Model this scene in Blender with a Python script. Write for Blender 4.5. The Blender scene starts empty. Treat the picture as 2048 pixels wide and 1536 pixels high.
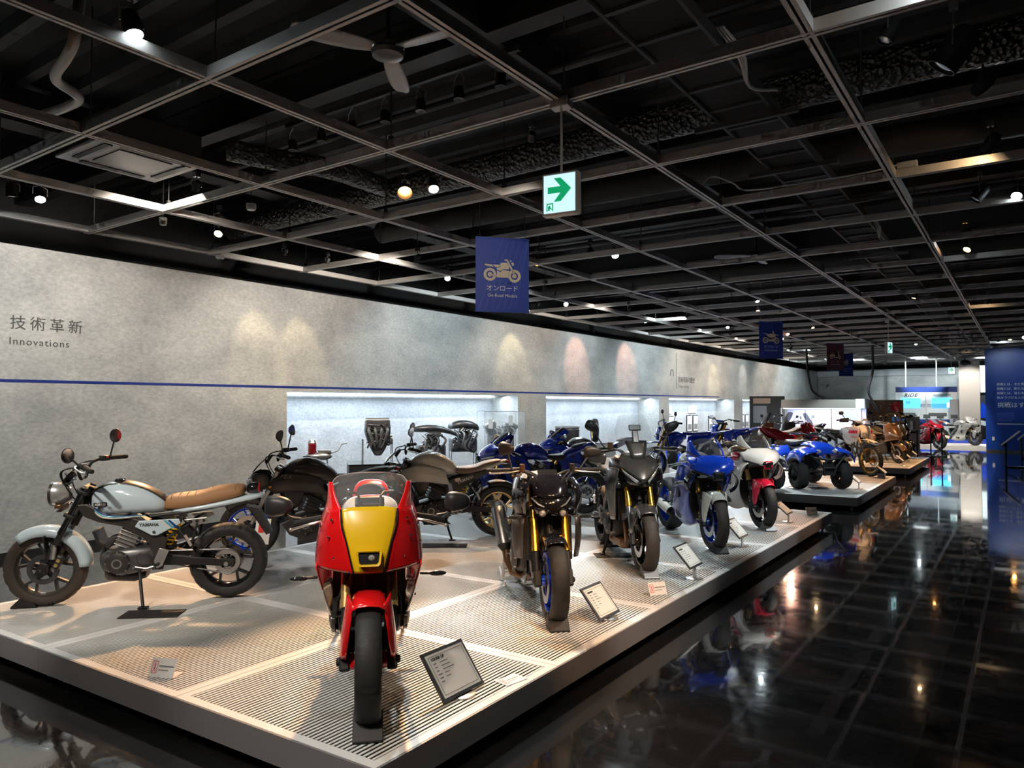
import bpy, math, random
from math import sin, cos, pi, radians, sqrt, atan2
from mathutils import Vector, Matrix
random.seed(7)
scene = bpy.context.scene
COL = scene.collection

# ------------------------------------------------------------------ camera
cam_d = bpy.data.cameras.new('camera'); cam = bpy.data.objects.new('camera', cam_d); COL.objects.link(cam)
cam_d.sensor_width = 36.0
cam_d.lens = 1462.7 / 2048 * 36.0
cam_d.clip_start = 0.05; cam_d.clip_end = 200
cam.location = (0, 0, 1.78)
cam.rotation_euler = (radians(90) + math.atan(40 / 1462.7), 0, radians(35))
scene.camera = cam
# ------------------------------------------------------------------ world and exposure
world = bpy.data.worlds.new('world'); scene.world = world
world.use_nodes = True
world.node_tree.nodes['Background'].inputs[0].default_value = (0.9, 0.93, 1.0, 1)
world.node_tree.nodes['Background'].inputs[1].default_value = 0.05
vs = scene.view_settings
vs.view_transform = 'Standard'; vs.look = 'None'; vs.gamma = 1.0; vs.use_curve_mapping = False
vs.exposure = 1.15
try:
    scene.cycles.use_light_tree = True
    scene.cycles.max_bounces = 5; scene.cycles.diffuse_bounces = 2; scene.cycles.glossy_bounces = 3
    scene.cycles.use_adaptive_sampling = True; scene.cycles.adaptive_threshold = .05; scene.cycles.adaptive_min_samples = 12
    scene.cycles.use_denoising = True
    scene.cycles.transparent_max_bounces = 8; scene.cycles.transmission_bounces = 3
    scene.cycles.sample_clamp_indirect = 4.0
    scene.cycles.caustics_reflective = False; scene.cycles.caustics_refractive = False
except Exception:
    pass

WARM = (1.0, 0.54, 0.25); AMBER = (1.0, 0.48, 0.14); COOL = (0.80, 0.95, 1.0); NEUT = (1.0, 0.9, 0.78); ROSE = (1.0, 0.5, 0.36)

# ------------------------------------------------------------------ materials
def new_mat(name):
    m = bpy.data.materials.new(name); m.use_nodes = True
    return m, m.node_tree.nodes, m.node_tree.links, m.node_tree.nodes['Principled BSDF']
def mat(name, color, rough=0.5, metal=0.0, coat=0.0, emit=None, es=0.0, var=0.0, vscale=20.0, bump=0.0, bscale=200.0, spec=None, rvar=0.0):
    m, N, L, b = new_mat(name)
    c = (color[0], color[1], color[2], 1)
    b.inputs['Base Color'].default_value = c
    b.inputs['Roughness'].default_value = rough
    b.inputs['Metallic'].default_value = metal
    if coat: b.inputs['Coat Weight'].default_value = coat; b.inputs['Coat Roughness'].default_value = 0.04
    if spec is not None: b.inputs['Specular IOR Level'].default_value = spec
    if emit: b.inputs['Emission Color'].default_value = (*emit, 1); b.inputs['Emission Strength'].default_value = es
    if var or bump or rvar:
        tc = N.new('ShaderNodeTexCoord')
        if var or rvar:
            n = N.new('ShaderNodeTexNoise'); n.inputs['Scale'].default_value = vscale; n.inputs['Detail'].default_value = 2
            L.new(tc.outputs['Object'], n.inputs['Vector'])
        if var:
            mx = N.new('ShaderNodeMixRGB'); mx.inputs[1].default_value = tuple(x * (1 - var) for x in color) + (1,); mx.inputs[2].default_value = tuple(min(1, x * (1 + var)) for x in color) + (1,)
            L.new(n.outputs['Fac'], mx.inputs[0]); L.new(mx.outputs[0], b.inputs['Base Color'])
        if rvar:
            mr = N.new('ShaderNodeMapRange'); mr.inputs[3].default_value = max(0, rough - rvar); mr.inputs[4].default_value = rough + rvar
            mr.inputs[1].default_value = .3; mr.inputs[2].default_value = .7
            L.new(n.outputs['Fac'], mr.inputs[0]); L.new(mr.outputs[0], b.inputs['Roughness'])
        if bump:
            n2 = N.new('ShaderNodeTexNoise'); n2.inputs['Scale'].default_value = bscale; n2.inputs['Detail'].default_value = 2
            L.new(tc.outputs['Object'], n2.inputs['Vector'])
            bp = N.new('ShaderNodeBump'); bp.inputs['Strength'].default_value = bump; bp.inputs['Distance'].default_value = 0.01
            L.new(n2.outputs['Fac'], bp.inputs['Height']); L.new(bp.outputs[0], b.inputs['Normal'])
    return m
def clear_mat(name, tint=(0.9, 0.95, 1.0), alpha=0.12, rough=0.03):
    m, N, L, b = new_mat(name)
    b.inputs['Base Color'].default_value = (*tint, 1); b.inputs['Roughness'].default_value = rough
    b.inputs['Alpha'].default_value = alpha
    return m
def emis(name, color, strength):
    m, N, L, b = new_mat(name)
    b.inputs['Base Color'].default_value = (0.1, 0.1, 0.1, 1)
    b.inputs['Emission Color'].default_value = (*color, 1); b.inputs['Emission Strength'].default_value = strength
    return m

def concrete(name, base, warm):
    m, N, L, b = new_mat(name)
    tc = N.new('ShaderNodeTexCoord')
    n1 = N.new('ShaderNodeTexNoise'); n1.inputs['Scale'].default_value = 1.1; n1.inputs['Detail'].default_value = 6; n1.inputs['Roughness'].default_value = .6
    n2 = N.new('ShaderNodeTexNoise'); n2.inputs['Scale'].default_value = 16; n2.inputs['Detail'].default_value = 4; n2.inputs['Roughness'].default_value = .7
    n3 = N.new('ShaderNodeTexVoronoi'); n3.inputs['Scale'].default_value = 5.0
    mp = N.new('ShaderNodeMapping'); mp.inputs['Scale'].default_value = (1, 1, 1.7)
    L.new(tc.outputs['Object'], mp.inputs[0])
    for n in (n1, n2, n3): L.new(mp.outputs[0], n.inputs['Vector'])
    r1 = N.new('ShaderNodeValToRGB'); r1.color_ramp.elements[0].position = .3; r1.color_ramp.elements[1].position = .72
    r1.color_ramp.elements[0].color = tuple(c * .84 for c in base) + (1,); r1.color_ramp.elements[1].color = tuple(c * 1.12 for c in warm) + (1,)
    L.new(n1.outputs['Fac'], r1.inputs[0])
    r2 = N.new('ShaderNodeValToRGB'); r2.color_ramp.elements[0].position = .35; r2.color_ramp.elements[1].position = .65
    r2.color_ramp.elements[0].color = (.80, .80, .81, 1); r2.color_ramp.elements[1].color = (1.1, 1.1, 1.08, 1)
    L.new(n2.outputs['Fac'], r2.inputs[0])
    mu = N.new('ShaderNodeMixRGB'); mu.blend_type = 'MULTIPLY'; mu.inputs[0].default_value = 1
    L.new(r1.outputs[0], mu.inputs[1]); L.new(r2.outputs[0], mu.inputs[2])
    r3 = N.new('ShaderNodeValToRGB'); r3.color_ramp.elements[0].position = .02; r3.color_ramp.elements[1].position = .07
    r3.color_ramp.elements[0].color = (.72, .72, .72, 1); r3.color_ramp.elements[1].color = (1, 1, 1, 1)
    L.new(n3.outputs['Distance'], r3.inputs[0])
    m2 = N.new('ShaderNodeMixRGB'); m2.blend_type = 'MULTIPLY'; m2.inputs[0].default_value = .6
    L.new(mu.outputs[0], m2.inputs[1]); L.new(r3.outputs[0], m2.inputs[2]); L.new(m2.outputs[0], b.inputs['Base Color'])
    b.inputs['Roughness'].default_value = .55
    bp = N.new('ShaderNodeBump'); bp.inputs['Strength'].default_value = .08; L.new(n2.outputs['Fac'], bp.inputs['Height']); L.new(bp.outputs[0], b.inputs['Normal'])
    return m

def floor_mat():
    m, N, L, b = new_mat('black_polished_tile')
    tc = N.new('ShaderNodeNewGeometry')
    n1 = N.new('ShaderNodeTexNoise'); n1.inputs['Scale'].default_value = 2.2; n1.inputs['Detail'].default_value = 3; n1.inputs['Roughness'].default_value = .7
    mp = N.new('ShaderNodeMapping'); mp.inputs['Rotation'].default_value = (0, 0, .5); mp.inputs['Scale'].default_value = (3, 22, 1)
    n2 = N.new('ShaderNodeTexNoise'); n2.inputs['Scale'].default_value = 3; n2.inputs['Detail'].default_value = 3
    sp = N.new('ShaderNodeTexNoise'); sp.inputs['Scale'].default_value = 260; sp.inputs['Detail'].default_value = 2
    L.new(tc.outputs['Position'], n1.inputs['Vector']); L.new(tc.outputs['Position'], mp.inputs[0]); L.new(mp.outputs[0], n2.inputs['Vector']); L.new(tc.outputs['Position'], sp.inputs['Vector'])
    rs = N.new('ShaderNodeValToRGB'); rs.color_ramp.elements[0].position = .66; rs.color_ramp.elements[1].position = .74
    rs.color_ramp.elements[0].color = (.012, .0125, .013, 1); rs.color_ramp.elements[1].color = (.16, .16, .15, 1)
    L.new(sp.outputs['Fac'], rs.inputs[0]); L.new(rs.outputs[0], b.inputs['Base Color'])
    ad = N.new('ShaderNodeMath'); ad.operation = 'MULTIPLY_ADD'; ad.inputs[1].default_value = .55; ad.inputs[2].default_value = 0
    L.new(n2.outputs['Fac'], ad.inputs[0])
    a2 = N.new('ShaderNodeMath'); a2.operation = 'ADD'; L.new(ad.outputs[0], a2.inputs[0]); L.new(n1.outputs['Fac'], a2.inputs[1])
    mr = N.new('ShaderNodeMapRange'); mr.inputs[1].default_value = .55; mr.inputs[2].default_value = 1.1; mr.inputs[3].default_value = .035; mr.inputs[4].default_value = .20
    L.new(a2.outputs[0], mr.inputs[0]); L.new(mr.outputs[0], b.inputs['Roughness'])
    b.inputs['Specular IOR Level'].default_value = 1.0; b.inputs['Coat Weight'].default_value = 1.0; b.inputs['Coat Roughness'].default_value = .03
    bp = N.new('ShaderNodeBump'); bp.inputs['Strength'].default_value = .035; bp.inputs['Distance'].default_value = .02
    n3 = N.new('ShaderNodeTexNoise'); n3.inputs['Scale'].default_value = 9; n3.inputs['Detail'].default_value = 2
    L.new(tc.outputs['Position'], n3.inputs['Vector'])
    L.new(n3.outputs['Fac'], bp.inputs['Height']); L.new(bp.outputs[0], b.inputs['Normal'])
    return m

def foil_mat():
    m, N, L, b = new_mat('wrinkled_foil')
    b.inputs['Base Color'].default_value = (.15, .145, .135, 1); b.inputs['Metallic'].default_value = .9; b.inputs['Roughness'].default_value = .32
    tc = N.new('ShaderNodeTexCoord'); n = N.new('ShaderNodeTexVoronoi'); n.inputs['Scale'].default_value = 26
    n2 = N.new('ShaderNodeTexNoise'); n2.inputs['Scale'].default_value = 16; n2.inputs['Detail'].default_value = 6
    L.new(tc.outputs['Object'], n.inputs['Vector']); L.new(tc.outputs['Object'], n2.inputs['Vector'])
    mx = N.new('ShaderNodeMath'); mx.operation = 'ADD'; L.new(n.outputs['Distance'], mx.inputs[0]); L.new(n2.outputs['Fac'], mx.inputs[1])
    bp = N.new('ShaderNodeBump'); bp.inputs['Strength'].default_value = 1.0; bp.inputs['Distance'].default_value = .05
    L.new(mx.outputs[0], bp.inputs['Height']); L.new(bp.outputs[0], b.inputs['Normal'])
    return m

MT = {}
def PM(key, *a, **k):
    MT[key] = mat(key, *a, **k); return MT[key]
MT['concrete'] = concrete('concrete_panel', (.40, .405, .405), (.50, .495, .475))
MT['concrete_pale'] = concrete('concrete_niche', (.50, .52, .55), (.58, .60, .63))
MT['floor'] = floor_mat(); MT['foil'] = foil_mat()
PM('ceil', (.018, .018, .019), .75, bump=.2, bscale=20)
PM('ceilmetal', (.05, .05, .052), .55)
PM('grid', (.66, .63, .60), .5, .1, var=.08, vscale=3)
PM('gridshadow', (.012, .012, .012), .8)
PM('darkduct', (.05, .045, .04), .7, bump=.5, bscale=12)
PM('plat_white', (.78, .775, .765), .38, var=.03, vscale=8)
PM('plat_grey', (.22, .215, .225), .42, var=.03, vscale=2)
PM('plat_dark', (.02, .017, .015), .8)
PM('black_matte', (.014, .014, .015), .55)
PM('black_gloss', (.012, .012, .013), .14, coat=.6)
PM('black_plastic', (.028, .028, .03), .42)
PM('rubber', (.018, .018, .018), .78, bump=.15, bscale=120)
PM('tire', (.022, .0215, .021), .62, bump=.1, bscale=90)
PM('warm_lit_rubber', (.05, .038, .03), .65, bump=.1, bscale=90)  # tire black with warm light mixed into the colour
PM('steel', (.55, .54, .53), .3, 1.0)
PM('chrome', (.78, .78, .78), .1, 1.0)
PM('alu', (.62, .61, .6), .36, .9)
PM('dark_alu', (.16, .16, .165), .4, .8)
PM('engine_black', (.055, .052, .05), .42, .3)
PM('engine_grey', (.34, .33, .32), .4, .7)
PM('gold', (.80, .43, .05), .24, .9)
PM('gold_dull', (.74, .52, .20), .34, .6)
PM('bronze', (.25, .14, .075), .35, .7)
PM('bronze_paint', (.28, .16, .09), .28, .35, coat=.7)
PM('red', (.86, .010, .012), .22, coat=.8)
PM('deep_red', (.42, .012, .03), .2, coat=.9)
PM('crimson', (.78, .015, .06), .25, coat=.8)
PM('yellow', (.93, .58, .012), .25, coat=.7)
PM('white_paint', (.80, .79, .76), .22, coat=.8)
PM('cream', (.72, .69, .60), .25, coat=.8)
PM('pale_blue', (.58, .72, .81), .2, coat=.9)
PM('sky_stripe', (.10, .42, .62), .25, coat=.8)
PM('navy_stripe', (.015, .05, .2), .25, coat=.8)
PM('race_blue', (.008, .06, .62), .2, coat=.9)
PM('deep_blue', (.012, .04, .46), .16, .2, coat=1.0)
PM('violet_blue', (.11, .11, .40), .25, .3, coat=.8)
PM('graphite', (.115, .105, .098), .28, .5, coat=.7)
PM('dark_carbon', (.013, .014, .02), .12, .1, coat=1.0)
PM('satin_black', (.05, .046, .043), .36, .2, coat=.2)
PM('silver_paint', (.50, .52, .52), .28, .5, coat=.8)
PM('grey_white', (.62, .65, .63), .28, coat=.6)
PM('seat_black', (.03, .028, .027), .6, bump=.3, bscale=260)
PM('seat_brown', (.36, .19, .085), .5, bump=.35, bscale=220)
PM('seat_tan', (.30, .22, .17), .5, bump=.3, bscale=220)
PM('lens_red', (.45, .01, .02), .15, coat=.6)
PM('lens_amber', (.85, .32, .02), .2, coat=.5)
PM('lens_clear', (.72, .74, .76), .08, .5, coat=1.0)
PM('lens_dark', (.03, .032, .035), .06, .2, coat=1.0)
PM('mirror', (.72, .76, .8), .06, 1.0)
PM('paper', (.83, .82, .78), .6)
PM('card_white', (.86, .85, .83), .5)
PM('ink', (.02, .02, .02), .6)
PM('ink_grey', (.25, .25, .25), .6)
PM('ink_red', (.7, .03, .04), .5)
PM('letter_dark', (.055, .06, .06), .5)
PM('sign_blue', (.012, .04, .22), .45)
PM('banner_blue', (.03, .075, .46), .5)
PM('banner_cream', (.80, .72, .58), .6)
PM('banner_white', (.85, .86, .88), .6)
PM('banner_line', (.08, .15, .60), .5)
PM('wall_blue', (.010, .055, .33), .4)
PM('line_blue', (.012, .03, .22), .4)
PM('white_plastic', (.72, .72, .70), .4)
PM('grey_panel', (.45, .46, .48), .45)
MT['green'] = emis('exit_green', (0, .34, .12), .45)
PM('tag_white', (.75, .74, .72), .4)
PM('purple_label', (.55, .55, .8), .5)
PM('cork', (.30, .28, .25), .6, bump=.4, bscale=120)
MT['acrylic'] = clear_mat('clear_acrylic', (.85, .92, .95), .10)
MT['screen_clear'] = clear_mat('clear_screen', (.85, .87, .9), .06)
MT['screen_smoke'] = clear_mat('smoke_screen', (.05, .05, .055), .62)
MT['screen_haze'] = clear_mat('hazy_screen', (.75, .76, .78), .13)
MT['glow_cool'] = emis('lamp_glow_cool', (.82, .95, 1.0), 60)
MT['glow_warm'] = emis('lamp_glow_warm', (1.0, .66, .34), 45)
MT['glow_amber'] = emis('lamp_glow_amber', (1.0, .45, .12), 35)
MT['glow_rose'] = emis('lamp_glow_rose', (1.0, .35, .25), 16)
MT['strip_glow'] = emis('led_strip_glow', (.80, .92, 1.0), 5)
MT['sign_glow'] = emis('exit_sign_glow', (.55, .82, .95), .55)
MT['screen_cyan'] = emis('screen_cyan', (.06, .62, .95), 1.1)
MT['screen_blue'] = emis('screen_blue', (.02, .24, .75), 1.0)
MT['screen_pale'] = emis('screen_pale', (.55, .8, 1.0), 1.0)

# ------------------------------------------------------------------ mesh helpers
SMALL = {'cover_bolts', 'cowl_bolts', 'fittings', 'photo_flecks', 'print_rows', 'control_cables', 'stand_rods', 'seat_stitch_ridge', 'radiator_fins', 'vent_hole'}
class MB:
    def __init__(s): s.v = []; s.f = []; s.mi = []
    def add(s, vs_, fs_):
        o = len(s.v); s.v += [tuple(p) for p in vs_]; s.f += [tuple(i + o for i in f) for f in fs_]; return s
    def box(s, c, d, rot=None):
        x, y, z = d[0] / 2, d[1] / 2, d[2] / 2
        P = [Vector((a, b, e)) for a in (-x, x) for b in (-y, y) for e in (-z, z)]
        if rot is not None: P = [rot @ p for p in P]
        P = [p + Vector(c) for p in P]
        return s.add(P, [(0, 1, 3, 2), (4, 6, 7, 5), (0, 4, 5, 1), (2, 3, 7, 6), (0, 2, 6, 4), (1, 5, 7, 3)])
    def span(s, a, b):
        return s.box([(a[i] + b[i]) / 2 for i in range(3)], [abs(b[i] - a[i]) for i in range(3)])
    def beam(s, p0, p1, w, h, up=(0, 0, 1)):
        p0, p1 = Vector(p0), Vector(p1); d = p1 - p0; X = d.normalized(); Y = Vector(up).cross(X)
        if Y.length < 1e-5: Y = Vector((0, 1, 0)).cross(X)
        Y.normalize(); Z = X.cross(Y); R = Matrix((X, Y, Z)).transposed()
        return s.box((p0 + p1) / 2, (d.length, w, h), R)
    def frame(s, d):
        d = Vector(d).normalized(); u = Vector((0, 0, 1)) if abs(d.z) < .9 else Vector((1, 0, 0))
        a = u.cross(d).normalized(); return a, d.cross(a)
    def cyl(s, p0, p1, r0, r1=None, n=12, cap=True):
        r1 = r0 if r1 is None else r1; p0, p1 = Vector(p0), Vector(p1); a, b = s.frame(p1 - p0); o = []
        for p, r in ((p0, r0), (p1, r1)):
            for i in range(n):
                t = 2 * pi * i / n; o.append(p + a * (cos(t) * r) + b * (sin(t) * r))
        f = [(i, (i + 1) % n, n + (i + 1) % n, n + i) for i in range(n)]
        if cap: f += [tuple(range(n - 1, -1, -1)), tuple(range(n, 2 * n))]
        return s.add(o, f)
    def tube(s, pts, r, n=8, closed=False, smooth=0):
        P = [Vector(p) for p in pts]
        if smooth: P = spline(P, smooth, closed)
        R = r if isinstance(r, (list, tuple)) else None
        m = len(P); o = []; pa = None
        for i, p in enumerate(P):
            if closed: d = P[(i + 1) % m] - P[i - 1]
            else: d = P[min(i + 1, m - 1)] - P[max(i - 1, 0)]
            d.normalize()
            if pa is None: a, b = s.frame(d)
            else:
                a = pa - d * pa.dot(d)
                if a.length < 1e-6: a, b = s.frame(d)
                a.normalize(); b = d.cross(a)
            pa = a
            rr = r if R is None else R[0] + (R[1] - R[0]) * i / (m - 1) if len(R) == 2 else R[min(len(R) - 1, int(i * len(R) / m))]
            for k in range(n):
                t = 2 * pi * k / n; o.append(p + a * (cos(t) * rr) + b * (sin(t) * rr))
        f = []
        for i in range(m if closed else m - 1):
            j = (i + 1) % m
            f += [(i * n + k, i * n + (k + 1) % n, j * n + (k + 1) % n, j * n + k) for k in range(n)]
        if not closed: f += [tuple(range(n - 1, -1, -1)), tuple(range((m - 1) * n, m * n))]
        return s.add(o, f)
    def lathe(s, prof, c=(0, 0, 0), axis='y', n=32, closed=False, fn=None, a0=0, a1=2 * pi):
        full = abs(a1 - a0 - 2 * pi) < 1e-6; N = n if full else n + 1; m = len(prof); o = []
        c = Vector(c)
        for i in range(N):
            t = a0 + (a1 - a0) * i / n
            for j, (r, h) in enumerate(prof):
                rr = r + (fn(i, j) if fn else 0)
                if axis == 'y': q = Vector((cos(t) * rr, h, sin(t) * rr))
                elif axis == 'z': q = Vector((cos(t) * rr, sin(t) * rr, h))
                else: q = Vector((h, cos(t) * rr, sin(t) * rr))
                o.append(c + q)
        f = []
        for i in range(n):
            k = (i + 1) % N
            for j in range(m if closed else m - 1):
                l = (j + 1) % m; f.append((i * m + j, k * m + j, k * m + l, i * m + l))
        return s.add(o, f)
    def prism(s, poly, a, b, plane='xz'):
        n = len(poly); o = []
        for h in (a, b):
            for p in poly:
                o.append((p[0], h, p[1]) if plane == 'xz' else (p[0], p[1], h) if plane == 'xy' else (h, p[0], p[1]))
        return s.add(o, [tuple(range(n)), tuple(range(2 * n - 1, n - 1, -1))] + [(i, n + i, n + (i + 1) % n, (i + 1) % n) for i in range(n)])
    def ell(s, c, r, n=16, m=10, rot=None):
        o = []; c = Vector(c)
        for j in range(m + 1):
            ph = -pi / 2 + pi * j / m
            for i in range(n):
                t = 2 * pi * i / n; p = Vector((r[0] * cos(ph) * cos(t), r[1] * cos(ph) * sin(t), r[2] * sin(ph)))
                o.append(c + (rot @ p if rot is not None else p))
        return s.add(o, [(j * n + i, j * n + (i + 1) % n, (j + 1) * n + (i + 1) % n, (j + 1) * n + i) for j in range(m) for i in range(n)])
    def rows(s, R, closed=False, caps=False):
        m = len(R[0]); o = [p for r in R for p in r]; f = []
        for i in range(len(R) - 1):
            for j in range(m if closed else m - 1):
                k = (j + 1) % m; f.append((i * m + j, i * m + k, (i + 1) * m + k, (i + 1) * m + j))
        if caps: f += [tuple(range(m - 1, -1, -1)), tuple(range((len(R) - 1) * m, len(R) * m))]
        return s.add(o, f)
    def sym(s, R):
        """half rows (y>=0, first point on y=0) mirrored to a full sheet"""
        full = []
        for r in R:
            left = [tuple(p) for p in r]; full.append([(p[0], -p[1], p[2]) for p in reversed(left[1:])] + left)
        return s.rows(full)
    def flipy(s):
        t = MB(); t.v = [(x, -y, z) for x, y, z in s.v]; t.f = [tuple(reversed(f)) for f in s.f]; return t
    def xf(s, M):
        s.v = [tuple(M @ Vector(p)) for p in s.v]; return s
    def merge(s, o): return s.add(o.v, o.f)
    def mesh(s, name):
        me = bpy.data.meshes.new(name); me.from_pydata(s.v, [], s.f); me.validate(); return me
    def obj(s, name, m, parent=None, smooth=35, sub=0, solid=0, bevel=0, loc=None, rot=None):
        me = s.mesh(name); me.materials.append(m if not isinstance(m, str) else MT[m])
        if smooth:
            me.polygons.foreach_set('use_smooth', [True] * len(me.polygons))
            if not sub and smooth < 180: me.set_sharp_from_angle(angle=radians(smooth))
        o = bpy.data.objects.new(name, me); COL.objects.link(o)
        if parent is not None: o.parent = parent
        if name in SMALL: o['kind'] = 'stuff'
        if loc is not None: o.location = loc
        if rot is not None: o.rotation_euler = rot
        if bevel:
            md = o.modifiers.new('bevel', 'BEVEL'); md.width = bevel; md.segments = 2; md.limit_method = 'ANGLE'
        if sub:
            md = o.modifiers.new('sub', 'SUBSURF'); md.levels = sub; md.render_levels = sub; md.boundary_smooth = 'PRESERVE_CORNERS'
        if solid:
            md = o.modifiers.new('solid', 'SOLIDIFY'); md.thickness = solid; md.offset = 0
        return o
def spline(P, k=6, closed=False):
    P = [Vector(p) for p in P]; n = len(P); out = []
    for i in range(n if closed else n - 1):
        p0 = P[i - 1] if (closed or i > 0) else P[0]; p1 = P[i]; p2 = P[(i + 1) % n]; p3 = P[(i + 2) % n] if (closed or i + 2 < n) else p2
        for j in range(k):
            t = j / k; out.append(.5 * ((2 * p1) + (p2 - p0) * t + (2 * p0 - 5 * p1 + 4 * p2 - p3) * t * t + (3 * p1 - p0 - 3 * p2 + p3) * t ** 3))
    if not closed: out.append(P[-1])
    return out
def empty(name, label, cat, loc=(0, 0, 0), rz=0, group=None, rx=0):
    o = bpy.data.objects.new(name, None); COL.objects.link(o); o.empty_display_size = .1
    o.location = loc; o.rotation_euler = (rx, 0, rz); tag(o, label, cat, group); return o
def tag(o, label=None, cat=None, group=None, kind=None):
    if label: o['label'] = label
    if cat: o['category'] = cat
    if group: o['group'] = group
    if kind: o['kind'] = kind
    return o
def struct(o, label=None):
    o['kind'] = 'structure'
    if label: o['label'] = label
    return o
def share(src, name, parent=None, loc=(0, 0, 0), rot=(0, 0, 0), scale=None):
    o = bpy.data.objects.new(name, src); COL.objects.link(o); o.parent = parent; o.location = loc; o.rotation_euler = rot
    if scale: o.scale = scale
    return o
def text(name, s, size, m, parent, loc, rot, align='LEFT', ext=.001, space=1.0, bold=0.0, shear=0.0):
    c = bpy.data.curves.new(name, 'FONT'); c.body = s; c.size = size; c.align_x = align; c.align_y = 'CENTER'; c.extrude = ext
    c.space_character = space; c.offset = bold; c.resolution_u = 3; c.shear = shear
    c.materials.append(MT[m]); o = bpy.data.objects.new(name, c); COL.objects.link(o)
    o.parent = parent; o.location = loc; o.rotation_euler = rot; return o
def spot_light(parent, loc, target, energy, color, angle=35, blend=.5, size=.06):
    l = bpy.data.lights.new('spot_beam', 'SPOT'); l.energy = energy; l.color = color; l.spot_size = radians(angle); l.spot_blend = blend; l.shadow_soft_size = size
    o = bpy.data.objects.new('spot_beam', l); COL.objects.link(o)
    o.location = loc; d = Vector(target) - Vector(loc); o.rotation_euler = d.to_track_quat('-Z', 'Y').to_euler()
    return o
# ================================================================== the room
XW = -9.57; YB = 44.0; PT = 0.22
# ---- floor
fl = struct(MB().span((-11.5, -6, -.10), (8, 46, -.0008)).obj('floor', 'floor', smooth=0), 'black polished tile floor')
TS = .305
tile_me = MB().box((0, 0, -.0003), (TS - .0007, TS - .0007, .0006)).mesh('tile'); tile_me.materials.append(MT['floor'])
near = set()
for i in range(9):
    for j in range(33):
        x = -2.335 + TS * i; y = 1.0 + TS * j
        near.add((i, j)); share(tile_me, 'tile', fl, (x, y, 0))
rest = MB()
for i in range(-30, 34):
    for j in range(-22, 147):
        if (i, j) in near: continue
        x = -2.335 + TS * i; y = 1.0 + TS * j; h = TS / 2 - .00035
        rest.add([(x - h, y - h, 0), (x + h, y - h, 0), (x + h, y + h, 0), (x - h, y + h, 0)], [(0, 1, 2, 3)])
o = rest.obj('tile_field', 'floor', fl, smooth=0); o['kind'] = 'stuff'

# ---- left wall with four lit niches
NI = [(7.45, 13.91), (15.12, 21.87), (22.67, 29.25), (30.33, 35.67)]
ZN0, ZN1, WT, ND = .14, 1.98, 3.63, .73
w = MB(); w.span((XW - .9, -6, ZN1), (XW, YB, WT)); w.span((XW - .9, -6, 0), (XW, YB, ZN0))
ys = [-6] + [v for n in NI for v in n] + [YB]
for k in range(0, len(ys), 2): w.span((XW - .9, ys[k], ZN0), (XW, ys[k + 1], ZN1))
WL = struct(w.obj('wall_left', 'concrete', smooth=0), 'long grey concrete-look wall with lit niches')
for a, b in NI:
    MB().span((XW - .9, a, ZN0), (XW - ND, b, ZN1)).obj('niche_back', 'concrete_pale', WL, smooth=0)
    MB().span((XW - ND, a + .02, ZN1 - .03), (XW - ND + .025, b - .02, ZN1 - .012)).obj('led_strip', 'strip_glow', WL, smooth=0)
    l = bpy.data.lights.new('led_strip_light', 'AREA'); l.shape = 'RECTANGLE'; l.size = .08; l.size_y = b - a - .1; l.energy = 6.5 * (b - a); l.color = (.74, .88, 1.0)
    lo = bpy.data.objects.new('led_strip_light', l); COL.objects.link(lo); lo.location = (XW - ND + .36, (a + b) / 2, ZN1 - .02); lo.rotation_euler = (0, radians(-12), 0)
struct(MB().span((XW, -6, .0), (XW + .012, YB, .08)).obj('baseboard_left', 'black_matte', smooth=0), 'dark low baseboard along the concrete wall')
struct(MB().span((XW, -6, 2.032), (XW + .004, 27.5, 2.066)).obj('trim_1', 'line_blue', smooth=0), 'thin blue line running along the concrete wall')
RW = (radians(90), 0, radians(90))
text('lettering', '技 術 革 新', .175, 'letter_dark', WL, (XW + .003, 3.565, 2.715), RW, space=.92)
text('lettering', 'Innovations', .118, 'letter_dark', WL, (XW + .003, 3.56, 2.505), RW, space=1.18)
text('lettering', '技術発展の歴史', .22, 'letter_dark', WL, (XW + .003, 23.45, 2.60), RW)
text('lettering', 'Company Heritage', .13, 'ink_grey', WL, (XW + .003, 23.45, 2.38), RW)
MB().span((XW, 23.28, 2.3), (XW + .004, 23.30, 3.5)).obj('inlay_line', 'letter_dark', WL, smooth=0)
r = MB(); r.tube([(XW + .003, 22.92 + .13 * cos(t), 2.72 + .2 * sin(t)) for t in [pi * 1.05 * i / 12 - .1 for i in range(13)]], .012, 5)
r.obj('inlay_emblem', 'letter_dark', WL)
# panels on the niche backs
pc = 0
for y, z, n_ in ((23.9, 1.05, 2), (26.3, 1.05, 2), (28.6, 1.0, 1), (32.0, 1.0, 3)):
    fr = empty('picture_panel', ['white sign board above framed sheets in the third niche', 'white sign board with blue mark in the third niche', 'single framed sheet in the third niche corner', 'framed sheets in the fourth niche'][pc], 'wall panel', (XW - ND, y, z)); pc += 1
    if n_ > 1: MB().box((.02, .25, .52), (.03, .8, .26)).obj('title_board', 'card_white', fr, smooth=0)
    for k in range(n_):
        MB().box((.015, .62 * k - .05, 0), (.03, .5, .62)).obj('frame', 'black_matte', fr, smooth=0)
        MB().box((.032, .62 * k - .05, 0), (.006, .44, .56)).obj('sheet', 'card_white', fr, smooth=0)
        MB().box((.037, .62 * k - .05, -.12), (.004, .34, .2)).obj('print', 'ink_grey', fr, smooth=0)

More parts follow.
